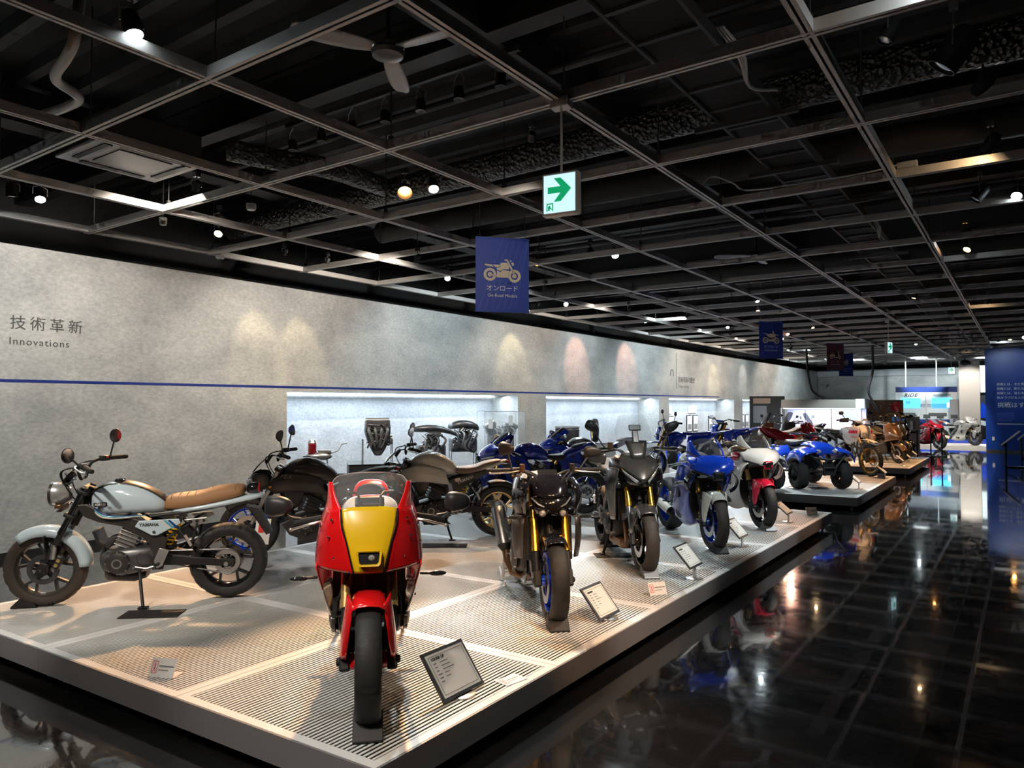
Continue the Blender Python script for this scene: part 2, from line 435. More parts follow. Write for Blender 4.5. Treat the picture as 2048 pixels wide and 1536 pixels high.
# ---- back wall, right partition and the unseen sides
struct(MB().span((-10.5, YB, 0), (8, YB + .2, 3.66)).obj('wall_back', 'concrete', smooth=0), 'grey far end wall')
struct(MB().span((-9.57, YB - .12, 3.3), (-2.9, YB, 3.66)).obj('trim_2', 'grey_panel', smooth=0), 'grey pelmet band along the top of the far wall')
struct(MB().span((-2.4, 38.5, 0), (-1.6, 38.8, 3.7)).obj('wall_end_column', 'card_white', smooth=0), 'white end column by the far passage')
struct(MB().span((8, -6, 0), (8.2, 46, 5.0)).obj('wall_right', 'grey_panel', smooth=0))
struct(MB().span((-10.5, -6.2, 0), (8, -6, 5.0)).obj('wall_rear', 'grey_panel', smooth=0))
PB = struct(MB().span((-1.19, 32.6, 0), (3.5, 32.8, 3.86)).obj('wall_partition', 'wall_blue', smooth=0), 'deep blue partition wall with white Japanese text')
RF = (radians(90), 0, 0)
for k, s in enumerate(('挑戦とは、まだ見ぬ世界への旅', '挑戦とは、新たな感動を創ること', '挑戦とは、自らを超え続けること', '挑みつづける人の情熱がある')):
    text('lettering', s, .105, 'banner_white', PB, (-.83, 32.597, 2.505 - .165 * k), RF)
text('lettering', '挑戦はすべての原点', .21, 'banner_white', PB, (-.82, 32.597, 1.73), RF)
for k in range(6):
    MB().span((-.83, 32.596, 1.43 - .07 * k - (.05 if k == 5 else 0)), (-.30 + (.4 if k == 5 else -.08 if k == 4 else 0), 32.6, 1.455 - .07 * k - (.05 if k == 5 else 0))).obj('fine_print', 'banner_line' if k < 5 else 'banner_white', PB, smooth=0)
MB().span((-1.0, 32.58, .42), (-.92, 32.6, .56)).obj('wall_socket', 'white_plastic', PB, smooth=0, bevel=.004)
struct(MB().span((-1.19, 32.585, 0), (3.5, 32.6, .08)).obj('baseboard_partition', 'dark_alu', smooth=0), 'grey baseboard under the blue partition')
struct(MB().span((-11.7, -6.2, 0), (-11.5, 46.2, 5.1)).obj('wall_outer', 'ceil', smooth=0))
struct(MB().span((-11.5, 46, 0), (8.2, 46.2, 5.1)).obj('wall_outer_end', 'ceil', smooth=0))
# passage beyond, bright poster room
struct(MB().span((-1.9, 41.0, 2.35), (-.6, 41.1, 3.6)).obj('wall_lightbox', 'card_white', smooth=0), 'bright white bulkhead above the far passage')
pj = empty('poster_panel', 'blue and white poster glimpsed through the far passage', 'poster', (-1.45, 41.2, 1.45))
MB().box((0, 0, -.3), (.7, .04, 2.3)).obj('backing', 'black_matte', pj, smooth=0)
MB().prism([(-.28, -.3), (.30, -.45), (.32, .4), (.05, .1), (-.2, .45)], -.03, -.022).obj('blue_figure', 'race_blue', pj, smooth=0)
MB().prism([(-.3, -.65), (.32, -.8), (.32, -.6), (-.3, -.42)], -.03, -.022).obj('white_figure', 'card_white', pj, smooth=0)

# ---- ceiling deck
CZ_ = 5.0
ce = struct(MB().span((-11.5, -6, CZ_), (8, 46, CZ_ + .1)).obj('ceiling', 'ceil', smooth=0), 'black open ceiling deck with ribs and ducts')
rib_me = MB().prism([(-.09, CZ_), (-.05, CZ_ - .09), (.05, CZ_ - .09), (.09, CZ_)], -11.4, 7.9, 'yz').mesh('deck_rib'); rib_me.materials.append(MT['ceilmetal'])
for k in range(112): share(rib_me, 'deck_rib', ce, (0, -4 + .44 * k, 0))
jb = MB(); jb.span((-11.4, -.09, 4.55), (7.9, .09, 4.57)); jb.span((-11.4, -.01, 4.57), (7.9, .01, 4.88)); jb.span((-11.4, -.09, 4.88), (7.9, .09, 4.9))
jm = jb.mesh('roof_joist'); jm.materials.append(MT['ceilmetal'])
for k in range(15): share(jm, 'roof_joist', ce, (0, 1.3 + 3.1 * k, 0))
for x in (-3.4, -8.2, 1.5):
    q = MB(); q.span((x - .15, -5.5, 4.55), (x + .15, 45, 4.58)); q.span((x - .02, -5.5, 4.58), (x + .02, 45, 4.95)); q.obj('roof_girder', 'ceilmetal', ce, smooth=0)

# ---- suspended channel grid
gr = bpy.data.objects.new('ceiling_grid', None); COL.objects.link(gr); struct(gr, 'suspended grey channel grid below the black ceiling')
GZ = 3.9
def channel(L_):
    m = MB()
    for sy in (-1, 1):
        m.box((0, sy * .021, .004), (L_, .026, .008)); m.box((0, sy * .033, .0375), (L_, .004, .075))
    m.box((0, 0, .073), (L_, .066, .004)); return m
def shade_bar(L_): return MB().box((0, 0, .03), (L_, .05, .03))  # dark bar standing for the shade inside a channel slot
GX = [-9.46, -7.77, -6.04, -4.35, -2.65, -.985, .70, 2.4, 4.1]; GY = [2.74 + 1.64 * k for k in range(-4, 25)]
mcx = channel(17.4).mesh('cross_beam'); mcx.materials.append(MT['grid'])
msl = shade_bar(17.4).mesh('slot_shade'); msl.materials.append(MT['gridshadow'])
mly = channel(52).mesh('long_beam'); mly.materials.append(MT['grid'])
msy = shade_bar(52).mesh('slot_shade'); msy.materials.append(MT['gridshadow'])
for y in GY:
    b = share(mcx, 'cross_beam', gr, (-.85, y, GZ)); share(msl, 'slot_shade', b)
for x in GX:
    b = share(mly, 'long_beam', gr, (x, 19.5, GZ + .0015), (0, 0, pi / 2)); share(msy, 'slot_shade', b)
hr = MB(); hr.cyl((0, 0, .07), (0, 0, 1.05), .006, n=6); hr.box((0, 0, .11), (.03, .03, .07)); hrm = hr.mesh('hanger_rod'); hrm.materials.append(MT['ceilmetal'])
for x in GX[:7]:
    for y in GY[3:22]: share(hrm, 'hanger_rod', gr, (x, y + .05, GZ))

# ---- ducts, pipes and cable tray
def duct(name, label, pts, r, m, n=18, wob=.0):
    P = spline(pts, 10); b = MB(); b.tube(P, r, n)
    if wob: b.v = [(x + random.uniform(-wob, wob), y + random.uniform(-wob, wob), z + random.uniform(-wob, wob)) for x, y, z in b.v]
    o = b.obj(name, m, None, 60); tag(o, label, 'duct'); return o
duct('foil_duct', 'wrinkled silver foil duct running across above the exit sign', [(-9.6, 6.45, 4.36), (-8, 6.4, 4.37), (-6, 6.42, 4.38), (-4, 6.38, 4.39), (-2, 6.3, 4.39), (0, 6.28, 4.39), (4, 6.3, 4.39)], .15, 'foil', 24, .004)
duct('foil_branch', 'short foil duct elbow beside the ceiling air unit', [(-6.55, 4.35, 4.35), (-6.3, 4.7, 4.3), (-6.1, 5.3, 4.32), (-6.2, 6.2, 4.36)], .11, 'foil', 20, .004)
duct('dark_duct', 'wide dark wrapped duct crossing behind the cable tray', [(-8, 7.95, 4.39), (-4, 7.9, 4.39), (0, 8.1, 4.39), (5, 8.1, 4.39)], .155, 'darkduct', 24, .0)
duct('dark_duct', 'dark wrapped duct at the upper edge above the ceiling fan', [(-10, 1.4, 4.39), (-4, 1.5, 4.39), (4, 1.5, 4.39)], .155, 'darkduct', 24, .0)
duct('dark_duct', 'dark wrapped duct deep in the hall above the far exit sign', [(-9, 14.2, 4.39), (0, 14.2, 4.39), (5, 14.2, 4.39)], .155, 'darkduct', 24, .0)
duct('drain_hose', 'dark bent drain hose above the wall in the ceiling corner', [(-5.6, 2.5, 4.75), (-5.54, 2.44, 4.4), (-5.7, 2.46, 4.32), (-6.11, 2.56, 4.3), (-6.38, 2.85, 4.3), (-7.02, 2.82, 4.3)], .04, 'grid', 10)
for k, (y, z, lb) in enumerate(((3.35, 4.45, 'black pipe run just behind the ceiling fan'), (5.2, 4.6, 'black pipe run above the lit exit sign'), (10.9, 4.5, 'black pipe run past the second ceiling fan'))):
    b = MB(); b.cyl((-9.5, y, z), (6, y, z), .035, n=10); tag(b.obj('ceiling_pipe', 'ceilmetal'), lb, 'pipe')
tr = empty('cable_tray', 'long black ladder cable tray with mesh floor under the ceiling', 'cable tray', (-1.83, 0, 4.12))
for sx in (-1, 1):
    b = MB(); b.span((sx * .225 - .012, 1.0, 0), (sx * .225 + .012, 42, .09)); b.obj('side_rail', 'ceilmetal', tr, smooth=0)
rg = MB().span((-.215, -.02, .005), (.215, .02, .025)).mesh('rung'); rg.materials.append(MT['ceilmetal'])
for k in range(90): share(rg, 'rung', tr, (0, 1.2 + .45 * k, 0))
MB().span((-.215, 1.0, .026), (.215, 42, .032)).obj('mesh_floor', 'gridshadow', tr, smooth=0)
for y in (5.9, 7.4, 9.0, 12.5):
    MB().span((-.42, y, -.05), (.42, y + .05, -.01)).obj('support_bar', 'ceilmetal', tr, smooth=0)
for x0, y0, lb in ((-1.6, 4.6, 'loop of grey cables hanging off the cable tray above the beams'), (-1.62, 10.4, 'white cable loop on the cable tray deeper in')):
    b = MB()
    for k in range(3): b.tube(spline([(x0 + .02 * k, y0, 4.22), (x0 + .06 + .02 * k, y0 + .25, 4.12), (x0 + .06, y0 + .5, 4.0), (x0 + .22, y0 + .62, 3.98)], 5), .01, 6)
    tag(b.obj('cable_loop', 'grey_panel'), lb, 'cable')
b = MB(); b.tube(spline([(-2.7, 7.2, 3.99), (-2.6, 7.3, 4.12), (-2.45, 7.5, 4.08), (-2.3, 7.55, 3.99), (-1.7, 7.62, 3.99), (-1.2, 7.62, 3.99), (-.9, 7.63, 4.02)], 5), .009, 6)
tag(b.obj('white_cable', 'white_plastic'), 'white cable draped along a cross beam beside the cable tray', 'cable')
b = MB().box((-.86, 7.66, 4.01), (.17, .06, .06)); tag(b.obj('junction_box', 'white_plastic', smooth=0, bevel=.005), 'small white junction box on a grid beam', 'box')

# ---- ceiling fans
def fan(loc, rz, label, s=1.0):
    f = empty('ceiling_fan', label, 'fan', loc, rz)
    b = MB(); b.lathe([(0, -.05), (.06, -.05), (.115, -.03), (.125, 0), (.115, .03), (.06, .06), (0, .065)], (0, 0, 0), 'z', 28); b.obj('motor_housing', 'dark_alu', f)
    b = MB(); b.lathe([(.12, .012), (.128, .022), (.128, .036), (.12, .046)], (0, 0, 0), 'z', 28, True); b.obj('chrome_ring', 'chrome', f)
    b = MB(); b.cyl((0, 0, .06), (0, 0, .68), .016, n=10); b.lathe([(.05, .06), (.03, .12), (.018, .14)], (0, 0, 0), 'z', 16); b.obj('down_rod', 'black_matte', f)
    for k in range(3):
        a = 2 * pi * k / 3
        rows = []
        for t, wd, dz in ((.1, .045, .02), (.2, .07, .015), (.4, .085, .012), (.6, .08, .01), (.68, .07, .01), (.715, .035, .01)):
            rows.append([(t, -wd, dz - wd * .22), (t, 0, dz + .003), (t, wd, dz + wd * .22)])
        b = MB(); b.rows(rows); b.xf(Matrix.Rotation(a, 4, 'Z')); b.obj('blade', 'grey_panel', f, 60, 1, .008)
    f.scale = (s, s, s); return f
fan((-3.70, 3.73, 4.30), radians(5), 'grey three-blade ceiling fan above the grid near the ceiling air unit', .96)
fan((-3.74, 12.66, 4.30), radians(-25), 'smaller looking ceiling fan deeper in the hall past the blue banner', 1.0)

# ---- air conditioner cassette
ac = empty('ceiling_air_unit', 'grey square ceiling air conditioner cassette above the grid', 'air conditioner', (-7.14, 3.70, 4.16))
MB().box((0, 0, .16), (.9, .9, .26)).obj('body', 'ceilmetal', ac, smooth=0)
q = MB(); q.prism([(-.5, -.5), (.5, -.5), (.5, .5), (-.5, .5)], 0, .04, 'xy'); q.obj('face_panel', 'grey_panel', ac, smooth=0, bevel=.015)
MB().box((0, 0, -.006), (.52, .52, .012)).obj('intake_grille', 'dark_alu', ac, smooth=0)
for k in range(4):
    a = k * pi / 2; q = MB().box((0, .385, -.004), (.62, .075, .01)); q.xf(Matrix.Rotation(a, 4, 'Z')); q.obj('air_louver', 'black_matte', ac, smooth=0)
    q = MB().box((0, .36, -.008), (.60, .03, .008), Matrix.Rotation(.5, 3, 'X')); q.xf(Matrix.Rotation(a, 4, 'Z')); q.obj('louver_blade', 'grey_panel', ac, smooth=0)

# ---- small ceiling devices
def small_dev(loc, label, r=.05, h=.07, m='white_plastic'):
    d = empty('smoke_detector', label, 'detector', loc)
    b = MB(); b.lathe([(0, 0), (r * .8, 0), (r, h * .3), (r, h), (0, h)], (0, 0, 0), 'z', 18); b.obj('housing', m, d)
    b = MB(); b.cyl((0, 0, h), (0, 0, h + .5), .006, n=6); b.obj('stem', 'ceilmetal', d)
small_dev((-7.09, 5.01, 3.96), 'white round detector hanging near the foil duct', .055, .07)
small_dev((-8.45, 4.75, 3.93), 'small white lamp holder hanging beside the warm spotlight', .045, .09, 'grey_panel')
small_dev((-9.35, 6.1, 3.84), 'bare glass lamp hung at the grid crossing above the wall', .06, .05, 'lens_clear')

# ---- hanging banners
def banner(loc, label, icon, jp, en, line=True, m='banner_blue'):
    d = empty('hanging_banner', label, 'banner', loc, radians(50))
    W, H = .66, .9
    MB().box((0, 0, -H / 2), (W, .006, H)).obj('cloth', m, d, smooth=0)
    MB().box((0, 0, -.012), (W + .01, .014, .024)).obj('top_rail', 'banner_blue', d, smooth=0)
    MB().box((0, 0, -H + .012), (W + .01, .014, .024)).obj('bottom_rail', 'banner_blue', d, smooth=0)
    for sx in (-.28, .28):
        q = MB(); q.cyl((sx, 0, 0), (sx, 0, 1.21), .003, n=5); q.ell((sx, 0, .03), (.008, .008, .018), 8, 5); q.obj('hanging_wire', 'steel', d)
    if line:
        for k in range(7):
            x0 = -.30 + .075 * k
            a0, b0 = max(0, 0), 1
            pts = [(x0 + .006, -H + .03), (x0 + .012, -H + .03), (min(x0 + .30, .32), -.04), (min(x0 + .294, .314), -.04)]
            MB().prism(pts, -.0040, -.0035).obj('print_line', 'banner_line', d, smooth=0)
    y0, y1 = -.012, -.0036
    def P(poly): q.prism([(x * .46 / 100 - .235, -z * .46 / 100 - .28) for x, z in poly], y0, y1)
    def ring(cx, cz, r0, r1):
        q.lathe([(r0 * .0046, y0), (r1 * .0046, y0), (r1 * .0046, y1), (r0 * .0046, y1)], (cx * .0046 - .235, 0, -cz * .0046 - .28), 'y', 24, True)
    q = MB()
    if icon in ('road', 'dirt'):
        ring(17, 37, 10, 17); ring(83, 39, 10, 17); ring(17, 37, .1, 6); ring(83, 39, .1, 6)
        P([(36, 44), (66, 44), (70, 26), (52, 24), (45, 30), (36, 26)]); P([(17, 35), (36, 38), (36, 42), (17, 40)])
        if icon == 'road':
            P([(3, 10), (23, 11), (26, 17), (4, 14)]); P([(25, 11), (42, 11), (44, 15), (38, 18), (30, 17)]); P([(44, 8), (50, 5), (63, 5), (69, 14), (68, 22), (52, 22), (46, 27), (36, 24), (34, 20), (45, 17)])
            P([(56, -4), (64, -4), (86, 36), (81, 38), (62, 0), (56, 0)]); P([(74, 4), (80, 3), (82, 10), (77, 12)]); P([(70, -2), (74, -3), (75, 1), (71, 2)])
        else:
            P([(-2, -2), (22, 1), (40, 6), (44, 3), (52, 0), (58, 4), (66, 6), (70, 14), (66, 26), (40, 24), (26, 14), (20, 4)]); P([(60, -14), (64, -14), (85, 36), (80, 38), (58, -6)]); P([(72, 4), (90, 6), (100, 14), (84, 11), (74, 10)])
    elif icon == 'scooter':
        ring(18, 40, 5, 11); ring(86, 40, 5, 11)
        P([(4, 38), (6, 22), (14, 16), (46, 16), (48, 38), (70, 38), (74, 20), (66, -6), (70, -10), (76, -6), (84, 22), (86, 34), (76, 40), (70, 44), (40, 44), (34, 32), (10, 32)]); P([(20, 4), (40, 4), (42, 13), (18, 13)])
    else:
        P([(30, 30), (30, 8), (44, 2), (44, 30)]); P([(48, 30), (48, -6), (70, -6), (70, 30)]); P([(26, 34), (74, 34), (74, 40), (26, 40)])
    q.obj('icon', 'banner_cream' if m == 'banner_blue' else 'banner_white', d, smooth=0)
    text('lettering', jp, .082, 'banner_white', d, (0, -.0045, -.615), RF, 'CENTER', .0008, .95)
    text('lettering', en, .053, 'banner_white', d, (0, -.0045, -.70), RF, 'CENTER', .0008)
banner((-5.115, 7.105, 3.78), 'blue hanging banner with roadster icon below the exit sign', 'road', 'オンロード', 'On-Road Models')
banner((-5.02, 18.15, 3.78), 'blue hanging banner with dirt bike icon', 'dirt', 'オフロード', 'Off-Road Models', False)
banner((-5.07, 25.8, 3.78), 'plum tinted hanging banner with scooter icon', 'scooter', 'スクーター', 'Scooter Models', False)
banner((-5.76, 31.3, 3.78), 'bright blue hanging banner with machine icon behind the scooter banner', 'robot', 'ロボティクス', 'Robotics', False)
for o in list(bpy.data.objects):
    if o.name.startswith('cloth') and o.parent and 'plum' in o.parent.get('label', ''):
        o.data.materials[0] = mat('banner_plum', (.16, .06, .10), .5)

# ---- exit signs
def exit_sign(loc, rz, label, pole=.45, s=1.0, arrow=True):
    d = empty('exit_sign', label, 'exit sign', loc, rz)
    MB().box((0, 0, -.04), (.14, .10, .075)).obj('mount_box', 'white_plastic', d, smooth=0, bevel=.006)
    q = MB(); q.cyl((0, 0, -.07), (0, 0, -pole), .009, n=10); q.obj('pole', 'white_plastic', d)
    MB().box((0, 0, -pole - .155), (.27, .075, .30)).obj('housing', 'white_plastic', d, smooth=0, bevel=.012)
    MB().box((0, -.038, -pole - .155), (.235, .006, .265)).obj('lit_face', 'sign_glow', d, smooth=0)
    if arrow:
        zc = -pole - .13
        q = MB(); q.prism([(-.085, zc - .022), (.012, zc - .022), (-.038, zc - .082), (.012, zc - .082), (.09, zc), (.012, zc + .082), (-.038, zc + .082), (.012, zc + .022), (-.085, zc + .022)], -.046, -.041); q.obj('arrow', 'green', d, smooth=0)
        q = MB(); zz = -pole - .25
        q.prism([(-.095, zz - .025), (-.088, zz - .025), (-.088, zz + .022), (-.052, zz + .022), (-.052, zz - .025), (-.045, zz - .025), (-.045, zz + .03), (-.095, zz + .03)], -.046, -.041)
        q.prism([(-.082, zz - .022), (-.074, zz - .022), (-.068, zz - .006), (-.060, zz - .016), (-.055, zz - .012), (-.066, zz + .004), (-.070, zz + .016), (-.078, zz + .012), (-.084, zz + .002)], -.046, -.041)
        q.obj('running_figure', 'green', d, smooth=0)
    d.scale = (s, s, s)
exit_sign((-2.63, 4.36, 3.93), radians(8), 'lit exit sign with green arrow hung from the nearest pole', .53)
exit_sign((-2.78, 20.5, 3.9), radians(72), 'exit sign seen nearly edge-on deeper along the aisle', .55)
exit_sign((-2.65, 38.0, 3.93), radians(8), 'tiny far exit sign beside the security camera', .5)
sc_ = empty('security_camera', 'black dome camera at the end of the long ceiling beam', 'camera', (-2.15, 38.4, 3.62))
MB().box((0, 0, .14), (.04, .04, .2)).obj('bracket', 'black_matte', sc_, smooth=0)
b = MB(); b.ell((0, 0, 0), (.2, .14, .13)); b.obj('dome', 'black_matte', sc_)

# ---- spotlights
def fixture(loc, aim, label, glow=None, group=None, kind='can', light=None, s=1.0):
    d = empty('track_spotlight', label, 'spotlight', loc, 0, group)
    dv = (Vector(aim) - Vector(loc)).normalized()
    R = dv.to_track_quat('-Z', 'Y').to_matrix().to_4x4()
    r0 = .055 * s; L0 = .14 * s
    b = MB(); b.box((0, 0, .17 * s), (.05, .05, .05)); b.cyl((0, 0, .1 * s), (0, 0, .16 * s), .008, n=8); b.obj('clamp', 'dark_alu', d)
    if loc[2] < 3.97: b = MB(); b.cyl((0, 0, .16 * s), (0, 0, CZ_ - .004 - loc[2]), .006, n=6); b.obj('stem', 'ceilmetal', d)
    b = MB(); b.tube([(0, -r0 - .015, 0), (0, -r0 - .015, .07 * s), (0, 0, .1 * s), (0, r0 + .015, .07 * s), (0, r0 + .015, 0)], .006, 6); b.obj('yoke', 'steel', d)
    b = MB()
    if kind == 'can': b.lathe([(0, L0 * .6), (r0 * .7, L0 * .6), (r0, L0 * .35), (r0, -L0 * .5), (r0 * .9, -L0 * .5), (r0 * .85, -L0 * .38), (0, -L0 * .38)], (0, 0, 0), 'z', 24)
    else: b.lathe([(0, L0 * .5), (r0 * .35, L0 * .5), (r0 * .5, L0 * .1), (r0 * 1.25, -L0 * .35), (r0 * 1.2, -L0 * .37), (r0 * .5, L0 * .0), (0, 0)], (0, 0, 0), 'z', 24)
    b.xf(R); b.obj('can', 'black_matte' if kind == 'can' else 'dark_alu', d)
    zz = -L0 * .40 if kind == 'can' else -L0 * .12
    rr = r0 * (.84 if kind == 'can' else .62)
    b = MB(); b.lathe([(0, zz - .012 * s), (rr * .6, zz - .009 * s), (rr, zz)], (0, 0, 0), 'z', 24); b.xf(R); b.obj('lens', glow or 'lens_clear', d)
    if light:
        e, c, a = light
        p = Vector(loc) + dv * (L0 * .5 + .05)
        spot_light(None, p, aim, e * (1 if a > 70 else KEY), c, a)
    return d
def added_spot(loc, aim, e, c, a, label):  # spot added to brighten its target, hung as one more fixture
    fixture(loc, aim, label, 'glow_cool' if c is COOL else 'glow_warm', light=(e, c, a))
WASH = 135
KEY = .44
YEL = (1.0, .80, .45)
fixture((-4.34, 2.23, 4.05), (-3.1, 2.6, .4), 'cool white spotlight in the upper corner, nearest of the lit ones', 'glow_cool', light=(150, COOL, 40))
fixture((-8.53, 3.44, 4.0), (-6.3, 2.8, .4), 'cool white spotlight over the concrete wall beside the air unit', 'glow_cool', light=(170, COOL, 40))
fixture((-8.59, 3.20, 4.0), (-8.6, 3.3, .4), 'unlit narrow spotlight hanging straight down near the wall corner')
fixture((-8.43, 5.49, 4.0), (-6.1, 2.7, .3), 'warm spotlight glowing beside the foil duct above the wall', 'glow_warm', light=(1500, WARM, 34))
fixture((-8.15, 5.3, 4.05), (-9.5, 4.2, 2.2), 'unlit tilted spotlight next to the warm one by the foil duct')
fixture((-5.23, 5.53, 4.0), (-2.75, 3.1, .2), 'flaring amber bell spotlight above the blue roadster banner', 'glow_amber', kind='bell', light=(1350, WARM, 40), s=1.15)
fixture((-4.88, 5.57, 4.0), (-2.55, 3.8, .2), 'cool spotlight right beside the flaring amber one', 'glow_cool', light=(520, COOL, 38))
fixture((-4.9, 9.63, 4.0), (-2.8, 7.2, .4), 'bright cool spotlight between banner and exit sign', 'glow_cool', light=(560, COOL, 38))
fixture((-5.23, 9.49, 4.0), (-4.2, 7.0, .4), 'unlit pale-faced spotlight beside the bright cool one', s=1.1)
fixture((-6.16, 9.48, 4.0), (-3.6, 5.6, .2), 'tiny orange spotlight just past the banner edge', 'glow_amber', light=(1300, WARM, 36))
fixture((-8.19, 9.74, 4.0), (-5.6, 6.6, .4), 'cool spotlight half behind the roadster banner over the wall', 'glow_cool', light=(480, COOL, 36))
fixture((-8.22, 13.81, 4.0), (-5.8, 9.6, .4), 'cool spotlight low over the wall past the roadster banner', 'glow_cool', light=(560, COOL, 36))
fixture((-8.18, 17.81, 4.0), (-5.6, 14.6, .4), 'cool spotlight over the wall above the third niche', 'glow_cool', light=(560, COOL, 40))
fixture((-5.18, 17.62, 4.0), (-3.2, 14.4, .3), 'red glowing bell spotlight above the dirt bike banner', 'glow_rose', kind='bell', light=(420, NEUT, 40))
fixture((-.60, 12.1, 4.0), (-2.6, 9.4, .5), 'orange spark-like spotlight near the aisle beam', 'glow_amber', light=(420, WARM, 34))
fixture((-.35, 9.17, 4.02), (-2.9, 8.6, .6), 'chrome-backed spotlight over the aisle aimed at the bikes', light=(420, COOL, 34), s=1.2)
fixture((-.02, 9.29, 4.0), (-1.0, 5.5, .1), 'cool spotlight at the picture edge over the aisle', 'glow_cool', light=(60, COOL, 40))
fixture((-.33, 5.36, 4.02), (-2.9, 5.4, .7), 'large black cylinder spotlight tilted down over the aisle', light=(430, NEUT, 40), s=1.7)
fixture((-.64, 4.93, 4.05), (-2.4, 4.0, .4), 'slim black spotlight hanging beside the large cylinder one', s=.9)
fixture((.05, 28.7, 3.96), (-1.0, 25.0, 1.0), 'starry cool spotlight above the blue partition wall', 'glow_cool', light=(200, COOL, 60), s=1.2)
fixture((-.35, 29.6, 3.985), (-1.0, 26.0, 1.0), 'orange spotlight beside the starry one above the partition', 'glow_amber')
# added spots beyond view that brighten the bikes and platform from the camera side
added_spot((-1.6, .2, 4.0), (-2.7, 2.75, .85), 300, NEUT, 36, 'added spotlight over the near aisle lighting the red sport bike')
added_spot((-4.4, .2, 4.0), (-5.7, 2.95, .65), 480, NEUT, 34, 'added spotlight over the near floor lighting the pale blue roadster')
added_spot((-2.4, -.8, 4.0), (-4.0, 2.25, .2), 260, NEUT, 50, 'added spotlight behind the camera lighting the platform front edge')
added_spot((-.1, 3.1, 4.0), (-2.8, 4.6, .7), 340, WARM, 34, 'added spotlight over the aisle lighting the dark naked bike')
# added washer spots that fill the wall with broad even light
g_ = 'added wall fill spotlights in the grid'
TINT = [COOL, NEUT, NEUT, COOL, NEUT, COOL]
for k in range(12):
    y = .9 + 3.3 * k
    fixture((-6.85, y, 3.99 if k % 4 == 1 else 3.80), (XW, y + .6, 1.7), 'small added fill spotlight washing the wall from the ceiling grid', None, g_, light=(WASH * (1.0 if k < 3 else .8 if k < 6 else 1.15), TINT[k % 6], 118), s=.7)
for k, (y, yy, zz, c, e, a) in enumerate(((6.75, 6.9, 2.5, YEL, 62, 40), (7.55, 7.7, 2.45, YEL, 62, 40), (13.5, 13.7, 2.6, YEL, 70, 56), (16.4, 16.6, 2.9, ROSE, 120, 50), (19.2, 19.5, 2.9, ROSE, 140, 52), (26.6, 26.9, 2.6, YEL, 110, 44), (30.2, 30.4, 2.8, NEUT, 60, 44))):
    fixture((-8.75 if k < 3 else -8.3, y, 3.98), (XW, yy, zz), ['accent spotlight casting the nearer yellow pool before the first niche', 'accent spotlight casting the farther yellow pool at the first niche edge', 'accent spotlight casting yellow light between first and second niche', 'accent spotlight casting the nearer rose pool on the wall', 'accent spotlight casting the farther rose pool on the wall', 'accent spotlight casting yellow light above the third niche', 'accent spotlight casting pale light above the fourth niche'][k], None, 'accent spotlights over the wall', light=(e, c, a), s=.6)
# deeper aisle lights
gd = 'small spotlights deep in the hall'
deep = [(-4.6, 15.6, -3.2, 14.2, COOL, 380), (-1.8, 16.9, -2.8, 16.4, WARM, 320), (-6.9, 20.6, -5.6, 15.8, COOL, 420), (-4.9, 21.9, -3.6, 20.6, WARM, 420), (-2.2, 24.3, -3.0, 22.3, AMBER, 320), (-6.6, 25.2, -5.6, 21.6, NEUT, 420), (-4.4, 28.2, -5.8, 29.0, COOL, 420), (-7.6, 29.4, -6.6, 26.4, COOL, 380),
        (-2.4, 31.0, -2.6, 33.2, NEUT, 420), (-5.4, 34.0, -5.2, 38.0, COOL, 380), (-1.9, 35.2, -2.0, 36.0, NEUT, 420), (-7.0, 37.0, -7.2, 43.9, COOL, 500), (-4.0, 38.0, -4.0, 43.9, COOL, 500), (-3.2, 30.2, -2.8, 28.0, COOL, 200), (-6.0, 23.6, -5.4, 19.6, ROSE, 160)]
DL = ['cool spotlight above the blue quad bike', 'warm spotlight above the white adventure motorcycle', 'cool spotlight on the wall side behind the dirt bike banner', 'warm spotlight over the middle of the scooter platform', 'amber spotlight at the aisle end of the scooter platform', 'warm spotlight beside the plum scooter banner', 'cool spotlight near the cable bundle beyond the showcase end', 'cool spotlight above the dark board beside the showcase', 'warm spotlight above the dark red touring motorcycle', 'cool spotlight above the photo panel with red emblem', 'warm spotlight above the silver motorcycle plinth', 'cool spotlight washing the far end wall by the concrete corner', 'cool spotlight just before the twin promotion panels', 'cool spotlight above the two far barrier posts', 'red spotlight over the bronze maxi scooter']
for (x, y, ax, ay, c, e), lb_ in zip(deep, DL):
    fixture((x, y, 3.99), (ax, ay, .6 if ay < 43 else 2.0), lb_, {id(COOL): 'glow_cool', id(WARM): 'glow_warm', id(AMBER): 'glow_amber', id(NEUT): 'glow_warm', id(ROSE): 'glow_rose'}[id(c)], gd, light=(e * 2.2, c, 60), s=.8)
fixture((-.7, 30.0, 3.99), (-.2, 32.6, 1.7), 'added spotlight washing the blue partition wall', 'glow_cool', light=(38, COOL, 90))  # added to lift the blue partition
fixture((-3.3, 5.0, 3.99), (-5.1, 7.1, 3.2), 'small added spotlight aimed at the roadster banner', None, light=(80, NEUT, 34), s=.6)  # added to lift the nearest banner
added_spot((-.3, 1.9, 4.0), (-2.9, 4.7, .9), 330, WARM, 26, 'added spotlight over the aisle lighting the black naked bike mask')  # from here, aisle spots added as fill on the displayed vehicles
added_spot((-.2, 4.2, 4.0), (-3.0, 6.5, .9), 330, COOL, 26, 'added spotlight over the aisle lighting the graphite tourer')
added_spot((-.2, 6.0, 4.0), (-2.9, 8.0, .9), 330, COOL, 26, 'added spotlight over the aisle lighting the blue sport bike')
added_spot((-.2, 7.4, 4.0), (-2.9, 9.7, .9), 330, NEUT, 26, 'added spotlight over the aisle lighting the white racing bike')
